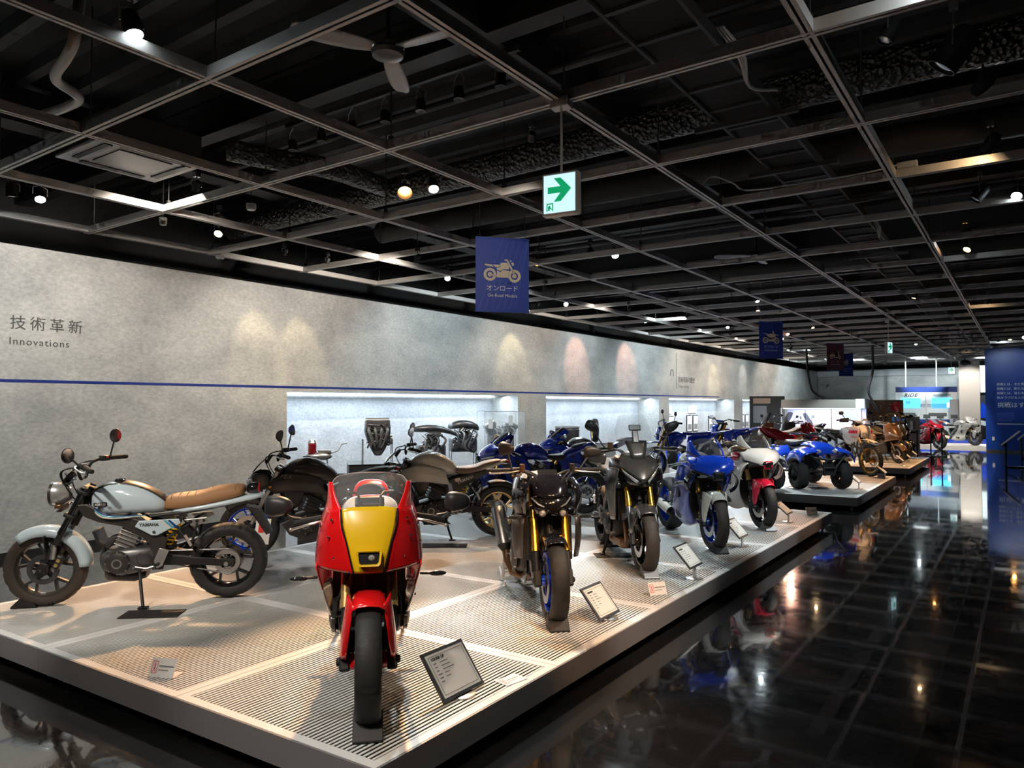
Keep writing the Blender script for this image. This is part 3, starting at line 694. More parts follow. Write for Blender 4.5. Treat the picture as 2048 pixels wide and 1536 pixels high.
added_spot((-.6, 11.2, 4.0), (-3.2, 14.4, .7), 420, COOL, 30, 'added spotlight over the aisle lighting the blue quad bike')
added_spot((-.6, 18.6, 4.0), (-2.9, 21.9, .7), 420, WARM, 30, 'added spotlight over the aisle lighting the brown scooters')
fixture((-2.2, 36.4, 3.99), (-2.0, 38.5, 1.8), 'added spotlight washing the white end column', None, light=(300, NEUT, 70))  # added so the column reads bright
fixture((-1.3, 39.0, 3.99), (-1.2, 41.0, 2.9), 'added spotlight washing the bright far bulkhead', None, light=(260, COOL, 80))  # added so the bulkhead over the passage reads bright
# unlit track heads behind the fan
tk = empty('light_track', 'black light track with unlit heads behind the ceiling fan', 'light track', (-4.75, 4.6, 4.35))
MB().span((-1.2, -.02, .16), (1.6, .02, .2)).obj('track_bar', 'ceilmetal', tk, smooth=0)
for k in range(7):
    x = -1.1 + .42 * k
    b = MB(); b.tube([(x - .05, 0, 0), (x - .05, 0, .09), (x, 0, .15), (x + .05, 0, .09), (x + .05, 0, 0)], .005, 6); b.obj('yoke', 'steel', tk)
    b = MB(); b.lathe([(0, .04), (.04, .04), (.046, -.06), (.04, -.06), (0, -.05)], (x, 0, -.02), 'z', 16); b.obj('lamp_head', 'black_matte', tk)
# ================================================================== display platforms
SH = .044
def platform(y0, ny, py, label, n_single):
    nx, px, x1 = 3, 1.433, -2.30
    root = empty('display_platform', label, 'platform', (x1, y0, 0))
    def Q(x, y): return (x, y + SH * x)     # local x runs from 0 to -4.3
    x0 = -nx * px; yl = ny * py
    def slab(b, xa, ya, xb, yb, z0, z1):
        p = [Q(xa, ya), Q(xb, ya), Q(xb, yb), Q(xa, yb)]; b.prism(p, z0, z1, 'xy')
    b = MB(); slab(b, x0 + .03, .03, -.03, yl - .03, .080, .135); b.obj('base_tray', 'plat_dark', root, smooth=0)
    # panel frames, slats and fascia
    bw = .055
    slats = []
    for i in range(nx):
        for j in range(ny):
            xa, xb = x0 + i * px, x0 + (i + 1) * px; ya, yb = j * py, (j + 1) * py; g = .0025
            b = MB()
            slab(b, xa + g, ya + g, xb - g, ya + bw, PT - .028, PT); slab(b, xa + g, yb - bw, xb - g, yb - g, PT - .028, PT)
            slab(b, xa + g, ya + bw, xa + bw, yb - bw, PT - .028, PT); slab(b, xb - bw, ya + bw, xb - g, yb - bw, PT - .028, PT)
            b.obj('panel_frame', 'plat_white', root, smooth=0)
            n = 48; pitch = (px - 2 * bw) / n
            for k in range(n):
                xc = xa + bw + pitch * (k + .5)
                slats.append((xc, ya + bw + .004, yb - bw - .004, pitch * .255))
    # nearest slats one by one, the rest of them joined
    slats.sort(key=lambda s_: (x1 + s_[0]) ** 2 * .8 + (y0 + (s_[1] + s_[2]) / 2) ** 2)
    L_ = py - 2 * bw - .008
    hw = slats[0][3]
    sb = MB(); sb.prism([(-hw, -L_ / 2 - SH * hw), (hw, -L_ / 2 + SH * hw), (hw, L_ / 2 + SH * hw), (-hw, L_ / 2 - SH * hw)], PT - .005, PT - .001, 'xy')
    sm = sb.mesh('slat'); sm.materials.append(MT['plat_white'])
    for s_ in slats[:n_single]: share(sm, 'slat', root, (s_[0], (s_[1] + s_[2]) / 2 + SH * s_[0], 0))
    if len(slats) > n_single:
        rb = MB()
        for s_ in slats[n_single:]:
            c = MB(); c.v = [(x + s_[0], y + (s_[1] + s_[2]) / 2 + SH * s_[0], z) for x, y, z in sb.v]; c.f = list(sb.f); rb.merge(c)
        o = rb.obj('slat_field', 'plat_white', root, smooth=0); o['kind'] = 'stuff'
    fz0 = .078
    for i in range(nx):
        for far in (0, 1):
            b = MB(); xa, xb = x0 + i * px + .001, x0 + (i + 1) * px - .001; ya = yl if far else -.012
            slab(b, xa, ya, xb, ya + .012, fz0, PT); b.obj('fascia', 'plat_grey', root, smooth=0)
    for j in range(ny):
        for side in (0, 1):
            b = MB(); xa = x0 - .012 if side else 0.0
            slab(b, xa, j * py + .001, xa + .012, (j + 1) * py - .001, fz0, PT); b.obj('fascia', 'plat_grey', root, smooth=0)
    fb = MB(); fb.cyl((0, 0, 0), (0, 0, .012), .032, n=14); fb.cyl((0, 0, .012), (0, 0, .086), .012, n=10); fb.cyl((0, 0, .05), (0, 0, .06), .02, n=6)
    fm = fb.mesh('levelling_foot'); fm.materials.append(MT['dark_alu'])
    for i in range(nx + 1):
        for j in range(ny + 1):
            for dx, dy in ((-.1, .12), (-.1, -.12), (.1, .12), (.1, -.12)):
                xx, yy = x0 + i * px + dx, j * py + dy
                if x0 + .05 < xx < -.05 and .05 < yy < yl - .05:
                    q = Q(xx, yy); share(fm, 'levelling_foot', root, (q[0], q[1], 0))
    # joist beams seen under the tray
    for j in range(ny * 3):
        y = .25 + j * py / 3
        b = MB(); slab(b, x0 + .1, y, -.12, y + .05, .06, .09); b.obj('joist', 'plat_dark', root, smooth=0)
    return root
platform(2.26, 6, 1.505, 'long low white slatted platform carrying the front motorcycles', 300)
platform(13.29, 3, 1.463, 'middle white slatted platform carrying the blue quad bike', 0)
platform(20.04, 3, 1.48, 'far white slatted platform carrying the brown scooters', 0)

# ---- tilted information stands, facing the aisle
def info_stand(x, y, label, title=None, h=.10, wd=.30, ht=.24, tilt=48, z=PT, rz=0, low=False):
    d = empty('info_stand', label, 'information stand', (x, y, z), rz)
    b = MB(); b.lathe([(0, 0), (.075, 0), (.075, .005), (.07, .008), (0, .008)], (0, 0, 0), 'z', 24); b.obj('base_disc', 'alu', d)
    b = MB(); b.box((0, 0, h / 2), (.012, .05, h)); b.obj('post', 'alu', d, smooth=0)
    R = Matrix.Rotation(radians(-tilt), 4, 'Y')     # panel lies in local yz, normal +x, leaned back
    T = Matrix.Translation((.0, 0, h)) @ Matrix.Rotation(radians(-(90 - tilt)), 4, 'Y')
    def put(q, n, m, bv=0): q.xf(T); return q.obj(n, m, d, smooth=0, bevel=bv)
    put(MB().box((0, 0, ht / 2 - .03), (.012, wd, ht)), 'panel_board', 'dark_alu')
    put(MB().box((.0075, 0, ht / 2 - .03), (.003, wd - .035, ht - .035)), 'paper_sheet', 'paper')
    q = MB(); e = .0095
    for (ya, za, yb, zb) in ((-wd / 2 + .03, .0, wd / 2 - .03, .002), (-wd / 2 + .03, ht - .062, wd / 2 - .03, ht - .06), (-wd / 2 + .03, 0, -wd / 2 + .032, ht - .06), (wd / 2 - .032, 0, wd / 2 - .03, ht - .06)):
        q.span((e - .001, ya, za), (e, yb, zb))
    put(q, 'border_line', 'ink')
    q = MB()
    random.seed(int(x * 1000 + y * 77))
    for k in range(6):
        zz = ht - .105 - k * .02
        q.span((e - .001, -wd / 2 + .05, zz), (e, -wd / 2 + .05 + random.uniform(.018, .035), zz + .007))
        if k < 5: q.span((e - .001, -wd / 2 + .10, zz), (e, -wd / 2 + .10 + random.uniform(.03, .09), zz + .005))
    put(q, 'print_rows', 'ink_grey')
    if title:
        t = text('lettering', title, .022, 'ink', d, T @ Vector((e, -wd / 2 + .045, ht - .078)), (T @ Matrix(((0, 0, 1, 0), (1, 0, 0, 0), (0, 1, 0, 0), (0, 0, 0, 1)))).to_euler(), ext=.0004, bold=.0006)
    else: put(MB().span((e - .001, -wd / 2 + .045, ht - .085), (e, -wd / 2 + .12, ht - .073)), 'title_print', 'ink')
    return d
info_stand(-2.50, 3.10, 'framed information stand with bold title beside the red sport bike', 'XSR900 GP', .035, .34, .27, 52)
info_stand(-2.51, 4.80, 'information stand beside the dark naked bike front wheel', None, .04, .30, .26, 50)
info_stand(-2.44, 6.33, 'raised information stand between grey tourer and blue sport bike', None, .13, .30, .24, 48)
info_stand(-2.55, 8.03, 'raised information stand between blue and white sport bikes', None, .13, .30, .24, 48)
info_stand(-2.58, 10.06, 'information stand past the white sport bike front wheel', None, .13, .28, .22, 40)
info_stand(-2.52, 14.75, 'information stand before the blue quad bike', None, .13, .28, .22, 40)
info_stand(-2.42, 17.12, 'information stand under the yellow rimmed adventure wheel', None, .13, .28, .22, 40)
info_stand(-2.55, 20.9, 'information stand before the brown scooter front wheel', None, .13, .28, .22, 40)
info_stand(-2.55, 22.3, 'second information stand on the scooter platform', None, .13, .28, .22, 40)
info_stand(-2.55, 23.7, 'last information stand at the far scooter platform end', None, .13, .28, .22, 40)
def caution_card(x, y, label, rz, flat=False):
    d = empty('caution_card', label, 'card', (x, y, PT), rz)
    W, H = .16, .105
    if flat:
        MB().box((0, 0, .002), (W, H, .003)).obj('card', 'card_white', d, smooth=0); e = lambda q: q.xf(Matrix.Translation((0, -H / 2, .004)) @ Matrix.Rotation(radians(-90), 4, 'X') @ Matrix.Scale(-1, 4, (0, 1, 0)))
    else:
        R = Matrix.Rotation(radians(-25), 4, 'X'); e = lambda q: q.xf(R)
        q = MB().box((0, .001, H / 2), (W, .002, H)); e(q).obj('card', 'card_white', d, smooth=0)
        MB().span((-W / 2, 0, 0), (W / 2, .10, .002)).obj('fold_flap', 'card_white', d, smooth=0)
    q = MB(); y0 = -.0012
    for a in ((-.07, .022, -.067, .088), (-.037, .022, -.034, .088), (-.07, .085, -.034, .088), (-.07, .022, -.034, .025)): q.span((a[0], y0, a[1]), (a[2], y0 + .001, a[3]))
    q.prism([(-.062, .03), (-.058, .03), (-.044, .08), (-.048, .08)], y0, y0 + .001); q.prism([(-.046, .03), (-.042, .03), (-.058, .08), (-.062, .08)], y0, y0 + .001)
    e(q).obj('pictogram', 'ink_red', d, smooth=0)
    q = MB()
    for k in range(2): q.span((-.026, y0, .058 - k * .02), (.07 - .03 * k, y0 + .001, .066 - k * .02 - .003 * k))
    e(q).obj('print_rows', 'ink_grey', d, smooth=0)
caution_card(-4.06, 2.30, 'white folded caution card on the platform before the pale blue roadster', radians(22))
caution_card(-2.47, 5.62, 'white folded caution card beside the grey tourer front wheel', radians(55))
caution_card(-2.40, 3.42, 'caution card lying flat behind the nearest information stand', radians(80), True)
caution_card(-2.48, 10.95, 'white caution card at the far end of the long platform', radians(40))
caution_card(-2.48, 17.1, 'white caution card on the middle platform near the adventure bike', radians(40))
# ================================================================== motorcycle kit (local x forward, y left, z up)
class Bike:
    def __init__(s, name, label, front, heading, wb, lean=0, cat='motorcycle', z=PT, group=None, rf=.30, rr=.315):
        h = radians(heading); s.wb = wb; s.xf = wb / 2; s.xr = -wb / 2; s.rf = rf; s.rr = rr
        s.root = empty(name, label, cat, (front[0] - cos(h) * wb / 2, front[1] - sin(h) * wb / 2, z), h, group, radians(lean))
        if lean: s.root.location.z += .005
    def put(s, b, n, m, smooth=35, **k): return b.obj(n, m, s.root, smooth, **k)
    def two(s, b, n, m, smooth=35, **k):
        c = b.flipy(); return b.obj(n, m, s.root, smooth, **k), c.obj(n, m, s.root, smooth, **k)
def tread_fn(n, mid, depth, kind):
    def f(i, j):
        d = abs(j - mid)
        if kind == 'sport': return -depth if (1 <= d <= 4 and (i + 3 * d) % 22 in (0, 1)) else 0
        if kind == 'block': return -depth if ((i + (6 if d >= 2 else 0)) % 12 in (0, 1, 2) and d <= 4) else 0
        if kind == 'knob': return 0 if ((i + (2 if d % 2 else 0)) % 4 in (0, 1)) or d > 4 else -depth
        return 0
    return f
def wheel(B, cx, r, w, rr, rim='black_gloss', tire='tire', nsp=5, style='y', discs=(1, -1), dr=.155, tread='sport', hubw=None, n=176, det=True, cy=0, disc_m='steel'):
    h = r - rr; hw = w / 2
    half = [(rr - .004, -.78), (rr + .10 * h, -.86), (rr + .40 * h, -.99), (rr + .66 * h, -.97), (rr + .84 * h, -.80), (rr + .94 * h, -.52), (rr + .99 * h, -.24)]
    prof = [(a, b * hw) for a, b in half] + [(r, 0)] + [(a, -b * hw) for a, b in reversed(half)]
    b = MB(); b.lathe(prof, (cx, cy, r), 'y', n, True, tread_fn(n, 7, .008 if tread == 'block' else .018 if tread == 'knob' else .005, tread)); t = B.put(b, 'tire', tire, 40)
    b = MB(); e = hw * .82
    b.lathe([(rr + .010, -e), (rr + .010, -e * .86), (rr - .008, -e * .6), (rr - .014, 0), (rr - .008, e * .6), (rr + .010, e * .86), (rr + .010, e), (rr - .012, e * .92), (rr - .028, e * .45), (rr - .030, 0), (rr - .028, -e * .45), (rr - .012, -e * .92)], (cx, cy, r), 'y', 48 if det else 28, True)
    c = Vector((cx, cy, r))
    def pt(a, q, y): return c + Vector((cos(a) * q, y, sin(a) * q))
    if style == 'wire':
        for k in range(32):
            a = 2 * pi * k / 32; sg = 1 if k % 2 else -1
            b.cyl(pt(a, .045, sg * .04), pt(a + (.5 if (k // 2) % 2 else -.5) * .6, rr - .02, 0), .0022, n=4, cap=False)
        hub = .05
    else:
        hub = .045
        for k in range(nsp):
            a = 2 * pi * k / nsp + .3
            if style == 'y':
                b.beam(pt(a, hub * .7, 0), pt(a, rr * .5, 0), .034, .028, (cos(a + 1.57), 0, sin(a + 1.57)))
                for sg in (-1, 1): b.beam(pt(a, rr * .46, 0), pt(a + sg * .26, rr - .018, 0), .026, .020, (cos(a + 1.57), 0, sin(a + 1.57)))
            else:
                for sg in (-1, 1): b.beam(pt(a + sg * .35, hub * .8, 0), pt(a + sg * .13, rr - .018, 0), .03, .016, (cos(a + 1.57), 0, sin(a + 1.57)))
    hb = hubw or .09
    b.lathe([(0, -hb), (hub * .8, -hb), (hub, -hb * .6), (hub, hb * .6), (hub * .8, hb), (0, hb)], (cx, cy, r), 'y', 20)
    B.put(b, 'rim', rim)
    for sd in discs:
        b = MB(); y = cy + sd * (.062)
        b.lathe([(dr * .66, y - .0025), (dr, y - .0025), (dr, y + .0025), (dr * .66, y + .0025)], (cx, 0, r), 'y', 40, True)
        for k in range(20):
            a = 2 * pi * k / 20; q = dr * (.76 if k % 2 else .88)
            b.cyl(pt(a, q, y - cy - .004), pt(a, q, y - cy + .004), .005, n=6)
        d = B.put(b, 'brake_disc', disc_m)
        if det:
            b = MB()
            for k in range(5):
                a = 2 * pi * k / 5; b.beam(pt(a, .03, y - cy), pt(a + .2, dr * .7, y - cy), .006, .022, (cos(a + 1.57), 0, sin(a + 1.57)))
            b.lathe([(.02, y - .006), (.048, y - .006), (.048, y + .006), (.02, y + .006)], (cx, 0, r), 'y', 20, True); b.obj('disc_carrier', 'black_matte', d)
def fork(B, up='gold', low='black_matte', fy=.10, rake=25, L=.74, ru=.027, rl=.022, cal='gold', usd=True, off=.03, clamp='black_matte', spr=.46):
    a = radians(rake); u = Vector((-sin(a), 0, cos(a))); fwd = Vector((cos(a), 0, sin(a)))
    ax = Vector((B.xf, 0, B.rf)); base = ax + fwd * (-off) * 0
    sp = L * spr
    for sy in (1, -1):
        o = Vector((0, sy * fy, 0))
        b = MB(); b.cyl(base + o + u * sp, base + o + u * L, ru if usd else rl, n=18); b.cyl(base + o + u * (sp - .01), base + o + u * (sp + .03), ru * 1.12, n=18); B.put(b, 'fork_tube', up)
        b = MB(); b.cyl(base + o + u * .0, base + o + u * (sp + .02), rl if usd else ru, n=16); B.put(b, 'fork_leg', low)
        b = MB(); b.beam(base + o - u * .045, base + o + u * .07, .05, .06); b.cyl(ax + o * .7, ax + o * 1.35, .02, n=14); B.put(b, 'axle_clamp', 'black_matte', bevel=.008)
        if cal:
            q = base + o * .78 + u * .10 - fwd * .075
            b = MB(); b.beam(q - u * .055, q + u * .055, .05, .05); cb = B.put(b, 'brake_caliper', cal if cal != 'gold' else 'engine_black', bevel=.01)
            b = MB(); b.cyl(q + Vector((0, sy * .03, 0)) - u * .02, q + Vector((0, sy * .034, 0)) - u * .02, .014, n=12); b.cyl(q + Vector((0, sy * .03, 0)) + u * .02, q + Vector((0, sy * .034, 0)) + u * .02, .014, n=12); b.obj('caliper_piston', 'gold_dull', cb)
    for t in (max(sp + .09, L * .68), L - .02):
        b = MB(); b.beam(base + u * (t - .016) + Vector((0, -fy - .03, 0)), base + u * (t - .016) + Vector((0, fy + .03, 0)), .085, .032, u); B.put(b, 'triple_clamp', clamp, bevel=.01)
    b = MB(); b.cyl(base + u * (sp + .06) - fwd * .03, base + u * L - fwd * .03, .03, n=12); B.put(b, 'steering_stem', 'black_matte')
    return base + u * L
def fender(B, cx, r, hw, a0, a1, m, R=.022, name='front_fender', dip=.05, n=18, stay=None, sub=0):
    b = MB(); q = r + R
    b.lathe([(q - dip, -hw), (q - dip * .35, -hw * .93), (q, -hw * .62), (q + .006, 0), (q, hw * .62), (q - dip * .35, hw * .93), (q - dip, hw)], (cx, 0, r), 'y', n, False, None, radians(a0), radians(a1))
    return B.put(b, name, m, 60, solid=.004, sub=sub)
def loft(secs, n=16, nose=True):
    """secs: (x, zc, hw, ht, hb, e) superellipse sections around (x, zc)"""
    R = []
    for x, zc, hw, ht, hb, e in secs:
        r = []
        for k in range(n):
            t = 2 * pi * k / n; cy, sz = cos(t), sin(t)
            yy = hw * (abs(cy) ** (2 / e)) * (1 if cy >= 0 else -1); zz = (ht if sz >= 0 else hb) * (abs(sz) ** (2 / e)) * (1 if sz >= 0 else -1)
            r.append((x, yy, zc + zz))
        R.append(r)
    b = MB(); b.rows(R, True, True); return b
def panel(rows, y=None):
    b = MB(); b.rows(rows); return b
def handlebar(B, c, hw=.36, rise=.10, back=.12, grip='rubber', bar='black_matte', lev='alu', r=.012, switch_red=True):
    x, z = c
    pts = [(x, 0, z), (x, .06, z), (x - .01, .14, z + rise * .8), (x - back * .5, .24, z + rise), (x - back, hw, z + rise * .92)]
    full = [(p[0], -p[1], p[2]) for p in reversed(pts[1:])] + pts
    b = MB(); b.tube(spline(full, 4), r, 8); B.put(b, 'handlebar', bar)
    tip = []
    for sy in (1, -1):
        p1 = Vector((x - back, sy * hw, z + rise * .92)); p0 = Vector((x - back * .5, sy * .24, z + rise)); d = (p1 - p0).normalized()
        b = MB(); b.cyl(p0 + d * .02, p1 + d * .02, .018, n=12); b.cyl(p1 + d * .02, p1 + d * .045, .02, .016, n=12); B.put(b, 'grip', grip)
        b = MB(); b.beam(p0 - d * .05, p0 + d * .015, .04, .045); k = B.put(b, 'switch_box', 'black_plastic', bevel=.008)
        if switch_red and sy == -1: b = MB(); b.ell(p0 - d * .01 + Vector((-.02, 0, .01)), (.012, .014, .01), 8, 6); b.obj('switch', 'ink_red', k)
        b = MB(); b.tube(spline([p0 + Vector((.045, 0, 0)) - d * .03, p0 + Vector((.07, 0, -.005)) + d * .03, p1 + Vector((.06, 0, -.015)), p1 + Vector((.045, 0, -.015)) + d * .02], 4), .0065, 6)
        b.ell(p1 + Vector((.045, 0, -.015)) + d * .025, (.009, .009, .009), 8, 6); B.put(b, 'brake_lever', lev)
        tip.append((p0, p1, d))
    b = MB()
    for sy in (1, -1):
        for q in (0, 1): b.tube(spline([(x - back * .4, sy * .2, z + rise), (x + .1, sy * (.16 - .03 * q), z + rise * .6), (x + .1, sy * .07, z - .06), (x + .02, sy * .05, z - .2)], 5), .005, 5)
    B.put(b, 'control_cables', 'rubber')
    return tip
def mirror(B, base, head, r=(.022, .075, .048), m='black_plastic', yaw=0, tilt=0, shape='oval', bend=.3):
    base, head = Vector(base), Vector(head)
    mid = base.lerp(head, .55) + Vector((0, 0, .03 * bend))
    b = MB(); b.tube(spline([base, mid, head], 5), .007, 8); g = B.put(b, 'mirror_arm', m)
    R = Matrix.Rotation(yaw, 3, 'Z') @ Matrix.Rotation(tilt, 3, 'X')
    b = MB(); n = 20
    def ringp(sc, dx):
        o = []
        for k in range(n):
            t = 2 * pi * k / n; e = 2.6 if shape != 'oval' else 2.0
            yy = r[1] * sc * (abs(cos(t)) ** (2 / e)) * (1 if cos(t) >= 0 else -1); zz = r[2] * sc * (abs(sin(t)) ** (2 / e)) * (1 if sin(t) >= 0 else -1)
            if shape == 'drop': zz *= (1 - .25 * yy / r[1])
            o.append(head + R @ Vector((dx, yy, zz)))
        return o
    b.rows([ringp(.45, r[0] * 1.2), ringp(.8, r[0] * .9), ringp(1, 0), ringp(.97, -.006)], True, True); B.put(b, 'mirror_head', m, 50)
    b = MB(); rp = ringp(.9, -.0075); b.add(rp, [tuple(range(n))]); b.obj('mirror_glass', 'mirror', B.root, 0)
def round_light(B, c, r, m='black_gloss', lens='lens_clear', depth=.10, ring='chrome', name='headlight'):
    b = MB(); b.lathe([(0, -depth), (r * .5, -depth * .95), (r * .9, -depth * .5), (r, -.01), (r, .015), (r * .93, .02)], c, 'x', 28); h = B.put(b, name, m)
    b = MB(); b.lathe([(0, .028), (r * .5, .024), (r * .92, .012)], c, 'x', 28); b.obj('lens', lens, h)
    b = MB(); b.lathe([(r * .92, .012), (r * .96, .024), (r * 1.02, .018), (r * 1.02, .0), (r * .95, .0)], c, 'x', 28, True); b.obj('lens_ring', ring, h)
    return h
def indicator(B, c, d=(0, 1, 0), lens='lens_amber', L=.06, l2=.075, flip=0):
    c = Vector(c); d = Vector(d).normalized()
    b = MB(); b.cyl(c, c + d * L, .008, n=8); h = B.put(b, 'turn_signal', 'black_plastic')
    b = MB(); b.ell(c + d * (L + l2 / 2), (.016, l2 / 2 + .006, .014), 12, 8); b.obj('signal_lens', lens, h)
def engine(B, c=(.02, .40), s=1.0, w=.17, m1='engine_black', m2='engine_grey', fins=5, cover='engine_black', tilt=25, head=True):
    x, z = c; T = Matrix.Translation((x, 0, z)) @ Matrix.Rotation(radians(-tilt), 4, 'Y')
    b = loft([(x - .22 * s, z - .02, w * .7, .06 * s, .09 * s, 4), (x - .16 * s, z - .03, w * .95, .10 * s, .12 * s, 4), (x + .05 * s, z - .06, w, .12 * s, .12 * s, 4), (x + .17 * s, z - .05, w * .85, .08 * s, .09 * s, 4), (x + .20 * s, z - .04, w * .6, .04 * s, .05 * s, 4)]); B.put(b, 'crankcase', m1)
    b = MB(); b.box((.05 * s, 0, .11 * s), (.13 * s, w * 1.15, .16 * s))
    for k in range(fins): b.box((.05 * s, 0, (.04 + .032 * k) * s), (.17 * s, w * 1.35, .008))
    b.xf(T); B.put(b, 'cylinder_block', m2, bevel=.004)
    if head:
        b = MB(); b.box((.05 * s, 0, .235 * s), (.16 * s, w * 1.25, .09 * s)); b.xf(T); B.put(b, 'cylinder_head', m1, bevel=.012)
        b = MB(); b.cyl((.05 * s, -w * .66, .25 * s), (.05 * s, w * .66, .25 * s), .03 * s, n=14)
        for k in (-1, 1):
            for q in (-1, 1): b.cyl(((.05 + .06 * k) * s, q * w * .63, .235 * s), ((.05 + .06 * k) * s, q * w * .655, .235 * s), .009, n=6)
        b.xf(T); B.put(b, 'cam_cover', m2)
    for sy in (1, -1):
        b = MB(); q = sy * w
        b.lathe([(0, .035), (.055 * s, .033), (.085 * s, .02), (.095 * s, 0)] if sy > 0 else [(0, -.035), (.055 * s, -.033), (.085 * s, -.02), (.095 * s, 0)], (x + .06 * s, q * .95, z - .055), 'y', 28); cv = B.put(b, 'engine_cover', cover)
        b = MB()
        for k in range(8):
            a = 2 * pi * k / 8; p = Vector((x + .06 * s + cos(a) * .088 * s, q * .97, z - .055 + sin(a) * .088 * s)); b.cyl(p, p + Vector((0, sy * .018, 0)), .007, n=6)
        b.lathe([(.028 * s, sy * .037), (.04 * s, sy * .037), (.04 * s, sy * .03), (.028 * s, sy * .03)], (x + .06 * s, q * .95, z - .055), 'y', 20, True)
        b.obj('cover_bolts', 'engine_grey', cv)
        b = MB(); b.lathe([(0, sy * .02), (.045 * s, sy * .018), (.06 * s, 0)], (x - .13 * s, q * .9, z - .03), 'y', 22); B.put(b, 'sprocket_cover', m1)
def swingarm(B, piv=(-.2, .36), m='dark_alu', w=.1, chain=True, sprock='alu', side='both'):
    px, pz = piv; ax = Vector((B.xr, 0, B.rr))
    for sy in (1, -1):
        b = MB(); b.rows([[(px, sy * (w - .02), pz + .045), (px, sy * (w + .02), pz + .045), (px, sy * (w + .02), pz - .045), (px, sy * (w - .02), pz - .045)], [(px * .4 + ax.x * .6, sy * (w + .0), ax.z + .035 + (pz - ax.z) * .4), (px * .4 + ax.x * .6, sy * (w + .028), ax.z + .035 + (pz - ax.z) * .4), (px * .4 + ax.x * .6, sy * (w + .028), ax.z - .025 + (pz - ax.z) * .4), (px * .4 + ax.x * .6, sy * (w + .0), ax.z - .025 + (pz - ax.z) * .4)],
                [(ax.x - .06, sy * (w + .005), ax.z + .03), (ax.x - .06, sy * (w + .03), ax.z + .03), (ax.x - .06, sy * (w + .03), ax.z - .03), (ax.x - .06, sy * (w + .005), ax.z - .03)]], True, True)
        B.put(b, 'swingarm', m, bevel=.006)
        b = MB(); b.cyl((ax.x, sy * (w - .01), ax.z), (ax.x, sy * (w + .05), ax.z), .018, n=6); B.put(b, 'axle_nut', 'steel')
    if chain:
        b = MB(); R1 = .10; fx, fz, R0 = px + .06, pz + .02, .035; y = w - .03; P = []
        for k in range(13): a = pi / 2 + pi * k / 12; P.append((ax.x + cos(a) * R1, y, ax.z + sin(a) * R1))
        for k in range(9): a = -pi / 2 + pi * k / 8; P.append((fx + cos(a) * R0, y, fz + sin(a) * R0))
        b.tube(P, .007, 6, True); B.put(b, 'chain', 'dark_alu')
        b = MB(); b.lathe([(.062, y - .004), (R1 - .004, y - .004), (R1 - .004, y + .004), (.062, y + .004)], (ax.x, 0, ax.z), 'y', 40, True)
        for k in range(6):
            a = 2 * pi * k / 6; b.beam((ax.x + cos(a) * .02, y, ax.z + sin(a) * .02), (ax.x + cos(a) * .07, y, ax.z + sin(a) * .07), .006, .014, (0, 1, 0))
        for k in range(44):
            a = 2 * pi * k / 44; b.box((ax.x + cos(a) * R1, y, ax.z + sin(a) * R1), (.006, .006, .006))
        B.put(b, 'sprocket', sprock)
def shock(B, p0, p1, col='yellow', y=0):
    p0, p1 = Vector(p0), Vector(p1); b = MB(); b.cyl(p0, p1, .014, n=10); b.cyl(p0.lerp(p1, .6), p1, .025, n=12); s = B.put(b, 'shock_absorber', 'dark_alu')
    d = (p1 - p0); a, c = b.frame(d); P = []
    for k in range(49): t = k / 48; P.append(p0 + d * (.08 + .72 * t) + a * (.034 * cos(t * 12 * pi)) + c * (.034 * sin(t * 12 * pi)))
    b = MB(); b.tube(P, .007, 6); b.obj('spring', col, s)
def side_stand(B, x=-.05, z=.26, y=.13, out=.12, m='black_matte'):
    b = MB(); b.tube([(x, y, z), (x - .03, y + out * .5, z * .5), (x - .06, y + out, .034)], .012, 8); b.box((x - .065, y + out + .01, .027), (.07, .045, .012)); B.put(b, 'side_stand', m)
def foot_set(B, x=-.18, z=.33, y=.17, m='alu', pas=True, plate='alu'):
    for sy in (1, -1):
        b = MB(); b.prism([(x - .08, z + .10), (x - .01, z + .12), (x + .03, z + .02), (x + .01, z - .04), (x - .03, z - .02)], sy * (y - .012), sy * y); B.put(b, 'foot_bracket', plate, bevel=.003)
        b = MB(); b.beam((x, sy * y, z), (x - .005, sy * (y + .09), z + .01), .03, .014); b.cyl((x, sy * y, z), (x, sy * (y + .025), z), .011, n=8); B.put(b, 'foot_peg', 'black_matte')
        b = MB(); b.tube([(x, sy * (y + .01), z - .01), (x + .08, sy * (y + .02), z - .03), (x + .16, sy * (y + .02), z - .015), (x + .165, sy * (y + .06), z - .012)], .006, 6); B.put(b, 'shift_pedal', m)
        if pas:
            b = MB(); b.tube([(x - .10, sy * (y - .04), z + .32), (x - .24, sy * (y + .0), z + .13)], .009, 6); b.tube([(x - .28, sy * (y - .03), z + .30), (x - .24, sy * (y + .0), z + .13)], .009, 6); B.put(b, 'passenger_bracket', 'black_matte')
            b = MB(); b.beam((x - .24, sy * y, z + .13), (x - .20, sy * (y + .015), z + .22), .022, .02); B.put(b, 'passenger_peg', 'alu')
def muffler(B, p0, p1, r=.05, m='steel', cap='black_matte', r1=None):
    p0, p1 = Vector(p0), Vector(p1); d = (p1 - p0).normalized(); b = MB(); b.cyl(p0, p1, r, r1 or r, n=18); h = B.put(b, 'muffler', m)
    b = MB(); b.cyl(p1, p1 + d * .045, (r1 or r), (r1 or r) * .7, n=18); b.obj('muffler_cap', cap, h)
    b = MB(); b.cyl(p0 - d * .05, p0, r * .55, r, n=18); b.obj('muffler_inlet', cap, h)
